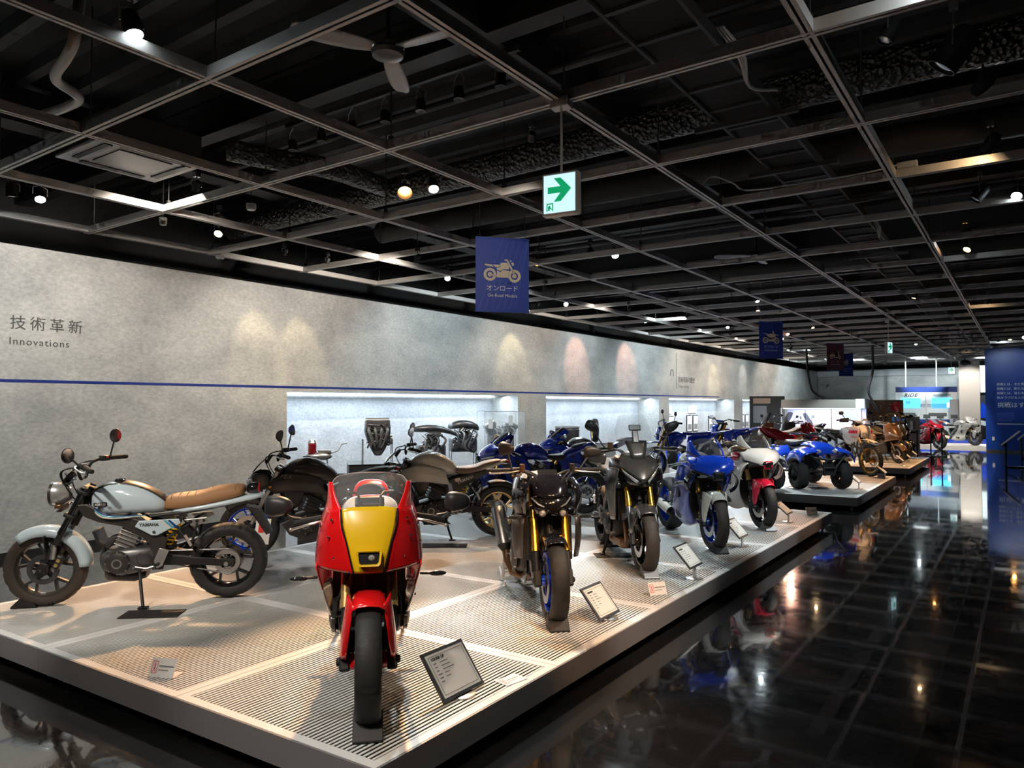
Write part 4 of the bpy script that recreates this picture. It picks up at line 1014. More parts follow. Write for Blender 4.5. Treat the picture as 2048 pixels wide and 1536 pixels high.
def headers(B, n, x0, z0, x1, z1, w, m='steel', r=.019, back=-.25):
    for k in range(n):
        y = (k - (n - 1) / 2) * w / max(1, n - 1) if n > 1 else 0
        b = MB(); b.tube(spline([(x0 - .06, y, z0 + .02), (x0, y, z0), (x1, y * .9, (z0 + z1) / 2), (x1 - .04, y * .7, z1), (x1 - .2, y * .4, z1 - .03), (back, y * .2, z1 - .02)], 5), r, 10); B.put(b, 'exhaust_header', m)
def radiator(B, x, z, w, h, tilt=12, m='black_matte', depth=.035):
    T = Matrix.Translation((x, 0, z)) @ Matrix.Rotation(radians(-tilt), 4, 'Y')
    b = MB(); b.box((0, 0, 0), (depth, w, h)); b.xf(T); rd = B.put(b, 'radiator', m, 0, bevel=.004)
    b = MB()
    for k in range(int(h / .011)): b.box((depth / 2 + .001, 0, -h / 2 + .011 * (k + .5)), (.004, w * .9, .004))
    b.xf(T); b.obj('radiator_fins', 'dark_alu', rd, 0)
def chock(label, front, heading, dist=.0, w=.14, L=.2, h=.12, z=PT, m='black_matte'):
    hd = radians(heading); x, y = front[0] + cos(hd) * dist, front[1] + sin(hd) * dist
    d = empty('wheel_chock', label, 'wheel chock', (x, y, z), hd)
    b = MB(); b.prism([(.05, 0), (.075, .04), (.115, .10), (.135, .112), (.235, .012), (.235, 0)], -w / 2, w / 2); b.obj('wedge', m, d, 0, bevel=.004)
    MB().span((-.12, -w / 2 + .02, 0), (.06, w / 2 - .02, .004)).obj('base_plate', 'alu', d, 0)
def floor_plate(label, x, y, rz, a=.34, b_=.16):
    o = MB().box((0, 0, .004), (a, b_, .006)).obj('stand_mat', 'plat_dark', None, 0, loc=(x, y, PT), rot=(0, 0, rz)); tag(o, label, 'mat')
def decal_text(B, s, size, loc, m, side=1, pitch=0, yawt=0, bold=.0):
    """flat lettering on a bike flank; side=+1 is its left flank"""
    R = Matrix.Rotation(pi, 4, 'Z') @ Matrix.Rotation(pi / 2, 4, 'X') if side > 0 else Matrix.Rotation(pi / 2, 4, 'X')
    R = Matrix.Rotation(yawt, 4, 'Z') @ Matrix.Rotation(pitch, 4, 'Y') @ R
    return text('lettering', s, size, m, B.root, loc, R.to_euler(), 'CENTER', .0012, 1.0, bold)
# ================================================================== bike 1: pale blue roadster, seen from its left flank
def roadster_blue():
    B = Bike('roadster_motorcycle', 'pale blue retro roadster motorcycle with tan seat, standing near the concrete wall', (-6.22, 2.61), 226.8, 1.33, -4, rf=.295, rr=.30)
    wheel(B, B.xf, .295, .115, .222, 'satin_black', 'warm_lit_rubber', 5, 'y', (1,), .115, 'block', disc_m='dark_alu')
    wheel(B, B.xr, .30, .145, .215, 'black_gloss', 'tire', 5, 'y', (-1,), .11, 'block')
    top = fork(B, 'black_gloss', 'black_matte', .10, 26, .70, .024, .021, 'gold')
    b = MB()
    for sy in (1, -1): b.cyl((B.xf - .09, sy * .1, .295 + .20), (B.xf - .075, sy * .1, .295 + .09), .023, n=12)
    B.put(b, 'fork_slider', 'alu')
    fender(B, B.xf, .295, .075, 52, 178, 'pale_blue', .03, dip=.07)
    b = MB(); b.beam((B.xf - .02, .085, .56), (B.xf - .05, .085, .36), .008, .07, (0, 1, 0)); b.beam((B.xf - .02, -.085, .56), (B.xf - .05, -.085, .36), .008, .07, (0, 1, 0)); B.put(b, 'fender_bracket', 'black_matte')
    round_light(B, (.60, 0, .865), .092, 'silver_paint', 'lens_clear', .12, 'satin_black')
    b = MB(); b.box((.555, 0, .765), (.05, .16, .06)); B.put(b, 'light_bracket', 'bronze', bevel=.01)
    for sy in (1, -1): indicator(B, (.54, sy * .08, .765), (0, sy, 0), 'lens_clear', .04, .05)
    b = MB(); b.lathe([(0, -.035), (.05, -.03), (.06, .0), (.06, .015), (0, .015)], (0, 0, 0), 'z', 24); b.xf(Matrix.Translation((.50, 0, .985)) @ Matrix.Rotation(radians(55), 4, 'Y')); g = B.put(b, 'gauge', 'black_gloss')
    b = MB(); b.lathe([(0, .017), (.05, .016)], (0, 0, 0), 'z', 24); b.xf(Matrix.Translation((.50, 0, .985)) @ Matrix.Rotation(radians(-35), 4, 'Y')); b.obj('gauge_face', 'lens_dark', g)
    handlebar(B, (.40, .99), .37, .115, .17)
    mirror(B, (.30, -.27, 1.08), (.26, -.30, 1.28), (.02, .045, .058), yaw=-1.0, bend=0)
    mirror(B, (.30, .27, 1.08), (.40, .31, 1.20), (.02, .045, .058), yaw=-.9, bend=0)
    # tank
    t = loft([(.34, .80, .05, .06, .08, 2.4), (.30, .80, .10, .12, .11, 2.6), (.20, .81, .145, .145, .12, 2.6), (.08, .81, .155, .145, .115, 2.6), (-.06, .80, .14, .115, .10, 2.5), (-.16, .78, .11, .075, .08, 2.3), (-.22, .765, .07, .045, .06, 2.2)], 24)
    tank = B.put(t, 'fuel_tank', 'pale_blue', 180, sub=1)
    b = MB(); b.sym([[(x, 0, z), (x, .045, z - .004), (x - .0, .075, z - .02)] for x, z in ((.345, .865), (.30, .925), (.20, .962), (.08, .962), (-.04, .928), (-.14, .872), (-.21, .822))]); b.obj('tank_top_cover', 'satin_black', B.root, 180, 1, .006)
    b = MB(); b.lathe([(0, .014), (.036, .012), (.045, 0)], (.14, 0, .966), 'z', 24); B.put(b, 'filler_cap', 'chrome')
    b = MB(); b.box((.235, .141, .80), (.095, .012, .032), Matrix.Rotation(.17, 3, 'Z')); B.put(b, 'tank_badge', 'black_gloss', bevel=.004)
    decal_text(B, 'XSR125', .023, (.2365, .1482, .80), 'tag_white', 1, 0, .17, .0004)
    for k, (m, dz) in enumerate((('navy_stripe', 0), ('sky_stripe', .016), ('cream', .032))):
        rows = []
        for x, z, y in ((.285, .765, .112), (.25, .73, .127), (.20, .71, .134), (.12, .70, .137), (.02, .697, .134), (-.08, .70, .122)):
            wdt = .016 * max(.25, (x + .12) / .4); zz = z - dz * max(.2, (x + .12) / .4) + .012
            rows.append([(x, y + .006, zz), (x, y + .004, zz - wdt)])
        b = MB(); b.rows(rows); b.obj('tank_stripe', m, tank, 180, 1, .003)
    # seat and tail
    s = loft([(-.19, .765, .08, .055, .05, 3), (-.24, .775, .115, .07, .05, 3), (-.36, .785, .125, .07, .05, 3), (-.48, .80, .13, .065, .05, 3), (-.52, .812, .13, .078, .05, 3), (-.64, .835, .125, .075, .05, 3), (-.76, .865, .11, .05, .045, 3), (-.80, .872, .08, .025, .035, 3)], 20)
    seat = B.put(s, 'seat', 'seat_brown', 180, sub=1)
    b = MB()
    for k in range(9):
        x = -.25 - .06 * k; zt = .839 + (x + .25) * -.11 + (.004 if k < 5 else .018)
        b.tube([(x, -.11, zt - .02), (x, -.06, zt + .001), (x, 0, zt + .005), (x, .06, zt + .001), (x, .11, zt - .02)], .0022, 5)
    b.obj('seat_stitch_ridge', 'seat_brown', seat)
    t = loft([(-.22, .715, .115, .025, .022, 3), (-.45, .742, .13, .028, .026, 3), (-.70, .785, .118, .034, .03, 3), (-.86, .812, .09, .03, .026, 3), (-.95, .825, .05, .016, .012, 3)], 16); B.put(t, 'tail_cowl', 'pale_blue', 180, sub=1)
    b = MB(); b.lathe([(0, .06), (.03, .055), (.048, .02), (.05, -.02), (.045, -.035)], (-.86, 0, .875), 'x', 20); tl = B.put(b, 'tail_light', 'black_gloss')
    b = MB(); b.lathe([(.046, -.03), (.04, -.048), (0, -.055)], (-.86, 0, .875), 'x', 20); b.obj('tail_lens', 'lens_red', tl)
    # side cover
    for sy in (1, -1):
        b = MB(); b.prism([(.0, .62), (-.03, .665), (-.32, .672), (-.335, .635), (-.16, .545), (-.12, .548)], sy * .125, sy * .14); sc2 = B.put(b, 'side_cover', 'pale_blue', 0, bevel=.008)
        for m, x0 in (('navy_stripe', -.235), ('sky_stripe', -.205), ('cream', -.182)):
            q = MB(); q.prism([(x0, .665), (x0 - .022, .665), (x0 - .085, .605), (x0 - .065, .60)], sy * .1402, sy * .1412); q.obj('cover_stripe', m, sc2, 0)
        q = MB(); q.cyl((-.14, sy * .14, .575), (-.14, sy * .145, .575), .011, n=14); q.obj('cover_bolt', 'steel', sc2)
    decal_text(B, 'YAMAHA', .034, (-.105, .1415, .632), 'letter_dark', 1, 0, 0, .001)
    b = MB()
    for sy in (1, -1): b.prism([(-.35, .66), (-.52, .675), (-.54, .645), (-.43, .60)], sy * .11, sy * .12)
    B.put(b, 'vent_bracket', 'alu', 0, bevel=.004)
    b = MB()
    for k in range(3): b.cyl((-.40 - .05 * k, .1195, .642 + .004 * k), (-.40 - .05 * k, .1215, .642 + .004 * k), .015 - .002 * k, n=14)
    B.put(b, 'vent_hole', 'black_matte')
    # frame: pressed delta beam
    for sy in (1, -1):
        b = MB(); b.prism([(.42, .80), (.36, .70), (.26, .655), (.10, .62), (-.02, .555), (-.10, .47), (-.115, .27), (-.20, .27), (-.225, .50), (-.15, .62), (.0, .68), (.20, .715), (.34, .80)], sy * .095, sy * .118); B.put(b, 'main_frame', 'satin_black', 0, bevel=.01)
    b = MB()
    for sy in (1, -1): b.tube([(-.1, sy * .1, .69), (-.4, sy * .1, .72), (-.82, sy * .08, .79)], .012, 8); b.tube([(-.2, sy * .1, .5), (-.45, sy * .1, .66)], .01, 8)
    B.put(b, 'sub_frame', 'black_matte')
    engine(B, (.06, .40), .95, .15, 'dark_alu', 'engine_grey', 6)
    b = MB(); b.prism([(.29, .58), (.315, .58), (.265, .44), (.24, .44)], -.09, .09); B.put(b, 'radiator', 'black_matte', 0)
    headers(B, 1, .20, .50, .27, .24, .05, 'dark_alu', .02, .0)
    b = loft([(.24, .24, .05, .05, .05, 4), (.20, .23, .08, .05, .05, 4), (.02, .21, .09, .05, .04, 4), (-.06, .22, .06, .03, .03, 4)]); B.put(b, 'belly_pan', 'satin_black', 60)
    swingarm(B, (-.17, .35), 'black_matte', .09, True, 'alu')
    shock(B, (-.20, 0, .42), (-.30, 0, .66), 'yellow')
    foot_set(B, -.17, .33, .15)
    muffler(B, (-.25, -.17, .36), (-.72, -.2, .50), .05, 'satin_black')
    side_stand(B, -.03, .27, .12, .14)
    b = MB(); b.prism([(-.80, .74), (-.90, .72), (-1.0, .52), (-.96, .50), (-.86, .66)], -.05, .05); B.put(b, 'plate_hanger', 'black_plastic', 0)
    for sy in (1, -1): indicator(B, (-.84, sy * .06, .70), (0, sy, 0), 'lens_clear', .05, .06)
    return B
roadster_blue()
chock('thin dark wheel stop before the pale blue roadster front wheel', (-6.22, 2.61), 226.8, w=.11)
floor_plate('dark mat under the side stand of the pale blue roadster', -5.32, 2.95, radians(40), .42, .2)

# ================================================================== generic naked bike body (dark and cream ones in the back row)
def naked_back(front, heading, label, c):
    B = Bike('naked_motorcycle', label, front, heading, 1.36, -3, rf=.295, rr=.31)
    wheel(B, B.xf, .295, .11, .22, c['rim'], 'tire', 5, 'y', (1,), .14)
    wheel(B, B.xr, .31, .15, .22, c['rim'], 'tire', 5, 'y', (-1,), .11)
    fork(B, c['fork'], c['leg'], .09, 26, .70, .02, .026, 'gold', usd=False)
    fender(B, B.xf, .295, .07, 45, 165, c['fend'], .028, dip=.06)
    b = MB(); b.sym([[(.66, 0, .84), (.65, .06, .85), (.58, .10, .88)], [(.70, 0, .78), (.685, .075, .79), (.60, .12, .82)], [(.69, 0, .70), (.67, .07, .71), (.57, .115, .74)], [(.64, 0, .64), (.62, .05, .65), (.54, .09, .68)]]); h = B.put(b, 'headlight', 'black_gloss', 180, sub=2, solid=.012)
    b = MB(); b.sym([[(.716, 0, .79), (.700, .075, .80), (.64, .118, .82)], [(.716, 0, .70), (.695, .07, .71), (.63, .112, .735)], [(.675, 0, .645), (.66, .045, .655), (.60, .09, .69)]]); b.obj('lens', 'lens_clear', h, 180, 2, .006)
    b = MB()
    for sy in (1, -1): b.rows([[(.64, sy * .10, .86), (.55, sy * .125, .88), (.50, sy * .12, .86)], [(.66, sy * .11, .78), (.55, sy * .135, .80), (.47, sy * .13, .78)], [(.62, sy * .09, .68), (.53, sy * .115, .70), (.46, sy * .11, .72)]])
    B.put(b, 'light_shroud', c['body2'], 180, sub=1, solid=.006)
    b = MB(); b.sym([[(.66, 0, .87), (.64, .07, .87)], [(.61, 0, .95), (.59, .085, .94)], [(.53, 0, 1.01), (.52, .07, 1.0)]]); B.put(b, 'fly_screen', 'black_gloss', 180, sub=2, solid=.006)
    b = MB(); b.box((.49, 0, 1.0), (.03, .15, .10), Matrix.Rotation(-.6, 3, 'Y')); B.put(b, 'gauge', 'black_plastic', bevel=.01)
    handlebar(B, (.40, .99), .35, .07, .12)
    mirror(B, (.33, .25, 1.08), (.36, .30, 1.26), (.018, .04, .055), yaw=-.8, tilt=.2, shape='drop', bend=0)
    mirror(B, (.33, -.25, 1.08), (.30, -.32, 1.26), (.018, .04, .055), yaw=-.8, tilt=-.2, shape='drop', bend=0)
    t = loft([(.36, .86, .05, .04, .06, 2.5), (.30, .87, .12, .09, .10, 2.6), (.16, .88, .17, .14, .13, 2.7), (.02, .87, .165, .13, .13, 2.6), (-.12, .83, .125, .09, .10, 2.5), (-.20, .79, .08, .05, .06, 2.4)], 20); tank = B.put(t, 'fuel_tank', c['body'], 180, sub=1)
    b = MB(); b.lathe([(0, .012), (.035, .01), (.042, 0)], (.12, 0, 1.012), 'z', 20); B.put(b, 'filler_cap', 'dark_alu')
    for sy in (1, -1):   # tank shroud
        b = MB(); b.rows([[(.46, sy * .10, .80), (.30, sy * .175, .88), (.12, sy * .19, .86), (-.04, sy * .16, .80)], [(.50, sy * .13, .74), (.32, sy * .20, .79), (.12, sy * .205, .77), (-.06, sy * .17, .72)], [(.42, sy * .13, .66), (.28, sy * .18, .69), (.10, sy * .185, .67), (-.10, sy * .15, .64)]])
        B.put(b, 'tank_shroud', c['shroud'], 180, sub=2, solid=.008)
        b = MB(); b.rows([[(.40, sy * .135, .72), (.26, sy * .17, .75), (.12, sy * .175, .74)], [(.30, sy * .13, .60), (.22, sy * .15, .62), (.14, sy * .16, .64)], [(.24, sy * .11, .50), (.2, sy * .13, .52), (.18, sy * .13, .54)]]); B.put(b, 'radiator_shroud', c['dark'], 180, sub=1, solid=.006)
        b = MB(); b.prism([(-.02, .66), (-.20, .72), (-.52, .80), (-.56, .77), (-.26, .60), (-.16, .50), (-.08, .50)], sy * .105, sy * .13); B.put(b, 'side_cover', c['dark'], 0, bevel=.012)
    s = loft([(-.14, .80, .06, .03, .04, 3), (-.20, .79, .11, .04, .05, 3), (-.34, .785, .125, .045, .05, 3), (-.44, .80, .12, .05, .05, 3), (-.50, .84, .11, .045, .05, 3), (-.66, .88, .09, .03, .04, 3), (-.72, .89, .05, .015, .02, 3)], 18); B.put(s, 'seat', c['seat'], 180, sub=1)
    t = loft([(-.28, .76, .115, .02, .03, 3), (-.48, .80, .12, .035, .035, 3), (-.66, .855, .09, .03, .03, 3), (-.80, .90, .045, .015, .015, 3)], 14); B.put(t, 'tail_cowl', c['tail'], 180, sub=1)
    b = MB(); b.ell((-.80, 0, .875), (.03, .05, .02)); B.put(b, 'tail_light', 'lens_red')
    engine(B, (.06, .40), 1.0, .16, 'engine_black', 'engine_black', 6)
    headers(B, 1, .22, .54, .32, .26, .05, 'dark_alu', .02, -.1)
    b = MB()
    for sy in (1, -1): b.prism([(.36, .36), (.22, .42), (.02, .28), (-.12, .18), (.10, .17), (.28, .24)], sy * .12, sy * .135)
    b.span((-.1, -.12, .175), (.2, .12, .19)); B.put(b, 'belly_pan', c['dark'], 0, bevel=.01)
    b = MB()
    for sy in (1, -1): b.tube([(.40, sy * .05, .84), (.2, sy * .10, .68), (-.05, sy * .12, .56), (-.2, sy * .12, .36)], .022, 8); b.tube([(.40, sy * .04, .74), (.30, sy * .1, .5), (.2, sy * .11, .3)], .016, 8)
    B.put(b, 'main_frame', 'black_matte')
    swingarm(B, (-.2, .36), 'black_matte', .095)
    shock(B, (-.24, 0, .42), (-.34, 0, .70), 'yellow'); foot_set(B, -.2, .33, .16); muffler(B, (-.25, -.17, .34), (-.66, -.2, .50), .055, 'satin_black'); side_stand(B, -.05, .27, .12, .14)
    fender(B, B.xr, .31, .085, 70, 125, 'black_matte', .035, 'rear_fender')
    b = MB(); b.prism([(-.72, .85), (-.80, .85), (-.98, .58), (-.94, .56)], -.04, .04); B.put(b, 'plate_hanger', 'black_plastic', 0)
    for sy in (1, -1): indicator(B, (.46, sy * .11, .74), (0, sy, 0), 'lens_amber', .05, .05); indicator(B, (-.84, sy * .05, .72), (0, sy, 0), 'lens_amber', .05, .05)
    return B
H2 = 226.5
bk = naked_back((-6.48, 4.60), H2, 'matte black naked motorcycle behind the pale blue roadster', dict(rim='race_blue', fork='steel', leg='steel', fend='satin_black', body='satin_black', body2='satin_black', shroud='satin_black', dark='satin_black', seat='seat_black', tail='satin_black'))
decal_text(bk, 'FZ-X', .05, (.30, .205, .84), 'dark_alu', 1, -.1, .15, .001)
ck = naked_back((-6.08, 6.05), H2, 'cream naked motorcycle with gold wheels behind the red sport bike', dict(rim='gold_dull', fork='dark_alu', leg='dark_alu', fend='satin_black', body='cream', body2='cream', shroud='cream', dark='satin_black', seat='seat_tan', tail='cream'))
decal_text(ck, 'YAMAHA', .05, (-.28, .134, .69), 'tag_white', 1, radians(22), 0, .001)
b = MB(); b.prism([(-.15, .70), (-.21, .715), (-.225, .68), (-.165, .665)], .131, .1335); ck.put(b, 'sticker', 'cream', 0)
b = MB(); b.prism([(-.075, .64), (-.115, .65), (-.135, .57), (-.095, .56)], .131, .1335); ck.put(b, 'sticker', 'purple_label', 0)
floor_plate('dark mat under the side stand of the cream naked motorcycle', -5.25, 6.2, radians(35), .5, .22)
# notice sheet hung on the rear of the pale blue roadster
nt = empty('notice_sheet', 'white notice sheet with red print hung behind the pale blue roadster', 'notice', (-6.0, 4.4, .22), radians(20))
q = MB().box((0, 0, .34), (.16, .004, .24), Matrix.Rotation(-.2, 3, 'X')); q.obj('sheet', 'card_white', nt, 0)
q = MB().box((-.01, -.004, .37), (.06, .003, .08), Matrix.Rotation(-.2, 3, 'X')); q.obj('red_print', 'ink_red', nt, 0)
MB().box((0, .03, .12), (.02, .02, .24)).obj('stand_leg', 'alu', nt, 0); MB().box((0, .03, .004), (.14, .12, .008)).obj('stand_foot', 'alu', nt, 0)

# ================================================================== bike 3: red and yellow half-faired sport bike, seen head-on
def gp_red():
    H = -44.5
    B = Bike('sport_motorcycle', 'red sport motorcycle with yellow nose panel facing the camera', (-2.66, 2.57), H, 1.50, 0, rf=.30, rr=.315)
    wheel(B, B.xf, .30, .125, .225, 'red', 'tire', 5, 'y', (1, -1), .149)
    wheel(B, B.xr, .315, .18, .23, 'red', 'tire', 5, 'y', (-1,), .11)
    fork(B, 'gold_dull', 'black_matte', .115, 25, .74, .027, .022, 'gold', spr=.36)
    # fender with fork guards
    fender(B, B.xf, .30, .082, 64, 138, 'red', .03, dip=.05)
    for sy in (1, -1):
        b = MB(); b.rows([[(.86, sy * .07, .60), (.80, sy * .105, .64), (.70, sy * .105, .62)], [(.885, sy * .085, .52), (.82, sy * .125, .53), (.70, sy * .12, .50)], [(.86, sy * .095, .42), (.815, sy * .14, .42), (.72, sy * .13, .40)], [(.81, sy * .105, .33), (.79, sy * .14, .33), (.74, sy * .135, .32)]]); B.put(b, 'fork_guard', 'red', 180, sub=2, solid=.005)
    # nose: red cowl wraps a yellow number panel
    def nose_pt(x, y, z): return (x, y, z)
    ypl = [[(.70, 0, 1.045), (.70, .10, 1.045), (.695, .133, 1.035)], [(.745, 0, .97), (.74, .095, .968), (.73, .128, .962)], [(.775, 0, .885), (.77, .078, .884), (.76, .103, .88)], [(.795, 0, .80), (.79, .06, .80), (.78, .083, .798)], [(.795, 0, .735), (.79, .05, .735), (.78, .068, .735)]]
    b = MB(); b.sym(ypl); yp = B.put(b, 'yellow_nose_panel', 'yellow', 180, sub=2, solid=.008)
    for sy in (1, -1):
        e = [r[-1] for r in ypl]; b = MB(); b.tube(spline([(p[0] + .006, sy * (p[1] + .006), p[2]) for p in e], 4), .0045, 6); b.obj('panel_outline', 'black_gloss', yp)
        e = [r[-1] for r in ypl]
        b = MB(); rows = []
        outer = [(.60, .215, 1.03), (.62, .245, .955), (.62, .262, .87), (.61, .272, .79), (.62, .272, .745)]
        for (p, o_) in zip(e, outer):
            rows.append([(p[0] - .002, sy * (p[1] + .008), p[2]), ((p[0] * .6 + o_[0] * .4) + .012, sy * (p[1] * .55 + o_[1] * .45), p[2] * .6 + o_[2] * .4), ((p[0] * .2 + o_[0] * .8) + .012, sy * (p[1] * .2 + o_[1] * .8), p[2] * .2 + o_[2] * .8), (o_[0] - .03, sy * o_[1], o_[2]), (o_[0] - .20, sy * (o_[1] + .006), o_[2] + .01)])
        b.rows(rows); up = B.put(b, 'upper_cowl', 'red', 180, sub=2, solid=.008)
        # bolts
        b = MB()
        for p in ((.70, .185, .985), (.70, .20, .90), (.715, .17, .80), (.66, .24, .95), (.655, .255, .86)): b.ell((p[0] + .004, sy * p[1], p[2]), (.008, .007, .008), 8, 6)
        b.obj('cowl_bolts', 'chrome', up)
        # screen pillars
        b = MB(); b.rows([[(.69, sy * .135, 1.03), (.64, sy * .20, 1.02), (.54, sy * .225, 1.0)], [(.62, sy * .165, 1.075), (.58, sy * .205, 1.075), (.50, sy * .215, 1.06)], [(.545, sy * .185, 1.125), (.52, sy * .215, 1.13), (.46, sy * .215, 1.12)], [(.52, sy * .19, 1.15), (.50, sy * .212, 1.155), (.45, sy * .21, 1.145)]]); B.put(b, 'screen_pillar', 'red', 180, sub=2, solid=.008)
        # lower side cowl, red over white
        b = MB(); b.rows([[(.64, sy * .262, .745), (.50, sy * .268, .78), (.30, sy * .255, .82), (.12, sy * .22, .82)], [(.60, sy * .252, .68), (.46, sy * .262, .68), (.28, sy * .25, .68), (.10, sy * .22, .68)], [(.53, sy * .235, .60), (.42, sy * .248, .58), (.25, sy * .24, .56), (.10, sy * .21, .54)]]); B.put(b, 'side_cowl', 'red', 180, sub=2, solid=.008)
        b = MB(); b.rows([[(.53, sy * .236, .60), (.42, sy * .249, .58), (.25, sy * .241, .56), (.10, sy * .211, .54)], [(.47, sy * .222, .52), (.40, sy * .235, .50), (.24, sy * .23, .48), (.08, sy * .2, .46)], [(.42, sy * .195, .44), (.38, sy * .215, .43), (.26, sy * .21, .42), (.10, sy * .19, .40)]]); B.put(b, 'side_cowl_lower', 'white_paint', 180, sub=2, solid=.008)
        indicator(B, (.50, sy * .265, .66), (.25, sy, 0), 'lens_dark', .055, .08)
        mirror(B, (.40, sy * .36, .95), (.40, sy * .475, 1.02), (.03, .075, .055), yaw=sy * .12, shape='drop', bend=-.8)
    b = MB(); b.sym([[(.80, 0, .735), (.785, .07, .735), (.70, .18, .74), (.62, .262, .745)], [(.72, 0, .715), (.71, .07, .715), (.64, .18, .715), (.56, .25, .72)], [(.60, 0, .72), (.60, .07, .72), (.55, .18, .72), (.5, .24, .74)]]); B.put(b, 'chin_panel', 'black_plastic', 180, sub=1, solid=.006)
    # projector headlight
    b = MB()
    P = [(-.058, .845), (.058, .845), (.062, .835), (.055, .785), (.045, .775), (-.045, .775), (-.055, .785), (-.062, .835)]
    b.add([(.807 - (z - .80) * .30, y, z) for y, z in P] + [(.822 - (z - .80) * .30, y, z) for y, z in P] + [(.818 - (z - .80) * .30, y * .84, .81 + (z - .81) * .80) for y, z in P] + [(.800 - (z - .80) * .30, y * .8, .81 + (z - .81) * .76) for y, z in P], [(i + 8 * k, (i + 1) % 8 + 8 * k, (i + 1) % 8 + 8 * (k + 1), i + 8 * (k + 1)) for k in range(3) for i in range(8)])
    h = B.put(b, 'headlight', 'yellow', 30)
    b = MB(); b.add([(.808 - (z - .80) * .30, y * .82, .81 + (z - .81) * .78) for y, z in P], [tuple(range(8))]); b.obj('lens', 'lens_dark', h, 0)
    b = MB(); b.ell((.806, .012, .812), (.008, .016, .014), 12, 8); b.obj('projector', 'lens_clear', h)
    b = MB(); b.box((.728, 0, .985), (.01, .06, .016), Matrix.Rotation(.45, 3, 'Y')); B.put(b, 'nose_badge', 'dark_alu', 0, bevel=.003)
    for sy in (1, -1):
        b = MB(); b.box((.645, sy * .19, .775), (.02, .05, .03)); B.put(b, 'position_lamp', 'lens_red', 0, bevel=.008)
    # screen
    rows = []
    for x, z, hw, bow in ((.695, 1.045, .145, .0), (.64, 1.10, .175, .0), (.57, 1.15, .185, .0), (.51, 1.185, .165, .0), (.485, 1.198, .13, .0)):
        rows.append([(x, 0, z), (x - .012, hw * .55, z - .003), (x - .05, hw * .92, z - .012), (x - .10, hw * 1.08, z - .02)])
    b = MB(); b.sym(rows); ws = B.put(b, 'wind_screen', 'screen_clear', 180, sub=2, solid=.003)
    b = MB(); e = rows[-1]; b.tube(spline([(p[0], -p[1], p[2]) for p in reversed(e[1:])] + e, 4), .0035, 6)
    for sy in (1, -1): b.tube(spline([(r[-1][0], sy * r[-1][1], r[-1][2]) for r in rows], 4), .0035, 6)
    b.obj('screen_edge', 'lens_clear', ws)
    b = MB()
    for sy in (1, -1): b.tube([(.66, sy * .05, 1.03), (.63, sy * .055, 1.09), (.60, sy * .07, 1.105), (.56, sy * .12, 1.10)], .007, 6)
    B.put(b, 'screen_stay', 'black_matte')
    b = MB(); b.box((.56, 0, 1.05), (.03, .15, .06), Matrix.Rotation(-.9, 3, 'Y')); B.put(b, 'instrument_display', 'black_plastic', 0, bevel=.01)
    b = MB()
    for sy in (1, -1):
        b = MB(); b.tube([(.50, sy * .115, .98), (.46, sy * .20, .965), (.40, sy * .36, .93)], .015, 8); B.put(b, 'clip_on_bar', 'black_matte')
        b = MB(); b.cyl((.44, sy * .245, .955), (.395, sy * .39, .925), .019, n=12); B.put(b, 'grip', 'rubber')
        b = MB(); b.tube(spline([(.50, sy * .22, .95), (.525, sy * .28, .945), (.50, sy * .36, .92), (.47, sy * .40, .905)], 4), .007, 6); b.ell((.47, sy * .405, .904), (.010, .010, .010), 8, 6); B.put(b, 'brake_lever', 'alu')
        b = MB(); b.tube([(.40, sy * .385, .93), (.40, sy * .43, .96), (.41, sy * .455, 1.0)], .010, 8); B.put(b, 'bar_end', 'black_plastic')
    t = loft([(.36, .90, .07, .05, .08, 2.6), (.28, .92, .15, .10, .12, 2.8), (.12, .93, .175, .12, .14, 2.8), (-.04, .90, .15, .10, .12, 2.6), (-.18, .85, .10, .06, .08, 2.4)], 20); B.put(t, 'fuel_tank', 'white_paint', 180, sub=1)
    b = MB(); b.sym([[(.30, 0, 1.0), (.30, .06, .995)], [(.14, 0, 1.052), (.14, .07, 1.045)], [(-.02, 0, 1.005), (-.02, .06, 1.0)]]); B.put(b, 'tank_stripe', 'red', 180, sub=2, solid=.006)
    s = loft([(-.16, .83, .08, .03, .04, 3), (-.30, .82, .13, .04, .05, 3), (-.44, .84, .13, .05, .05, 3)], 16); B.put(s, 'seat', 'seat_black', 180, sub=1)
    t = loft([(-.42, .90, .12, .06, .06, 3), (-.47, .95, .125, .10, .10, 3), (-.60, .97, .11, .09, .09, 3), (-.78, .98, .07, .05, .06, 3), (-.86, .98, .03, .02, .03, 3)], 20); B.put(t, 'seat_cowl', 'red', 180, sub=1)
    b = MB(); b.sym([[(-.452, 0, 1.04), (-.452, .055, 1.033), (-.458, .08, 1.015)], [(-.412, 0, .955), (-.412, .08, .95), (-.418, .10, .94)]]); B.put(b, 'cowl_pad', 'seat_black', 180, sub=1, solid=.015)
    radiator(B, .46, .58, .38, .28, 10)
    engine(B, (.05, .42), 1.15, .2); headers(B, 3, .38, .52, .44, .24, .22, 'bronze', .02)
    b = loft([(.30, .22, .08, .06, .05, 4), (.0, .20, .12, .06, .05, 4), (-.2, .21, .1, .05, .04, 4)]); B.put(b, 'exhaust_chamber', 'dark_alu')
    b = MB()
    for sy in (1, -1): b.tube([(.42, sy * .07, .86), (.2, sy * .15, .72), (-.05, sy * .16, .56), (-.22, sy * .13, .40)], .03, 8)
    B.put(b, 'main_frame', 'dark_alu')
    b = MB()
    for sy in (1, -1): b.tube([(.44, sy * .19, .62), (.40, sy * .16, .45), (.34, sy * .14, .32)], .014, 6); b.tube([(.62, sy * .10, .70), (.56, sy * .16, .55), (.45, sy * .17, .40)], .007, 6)
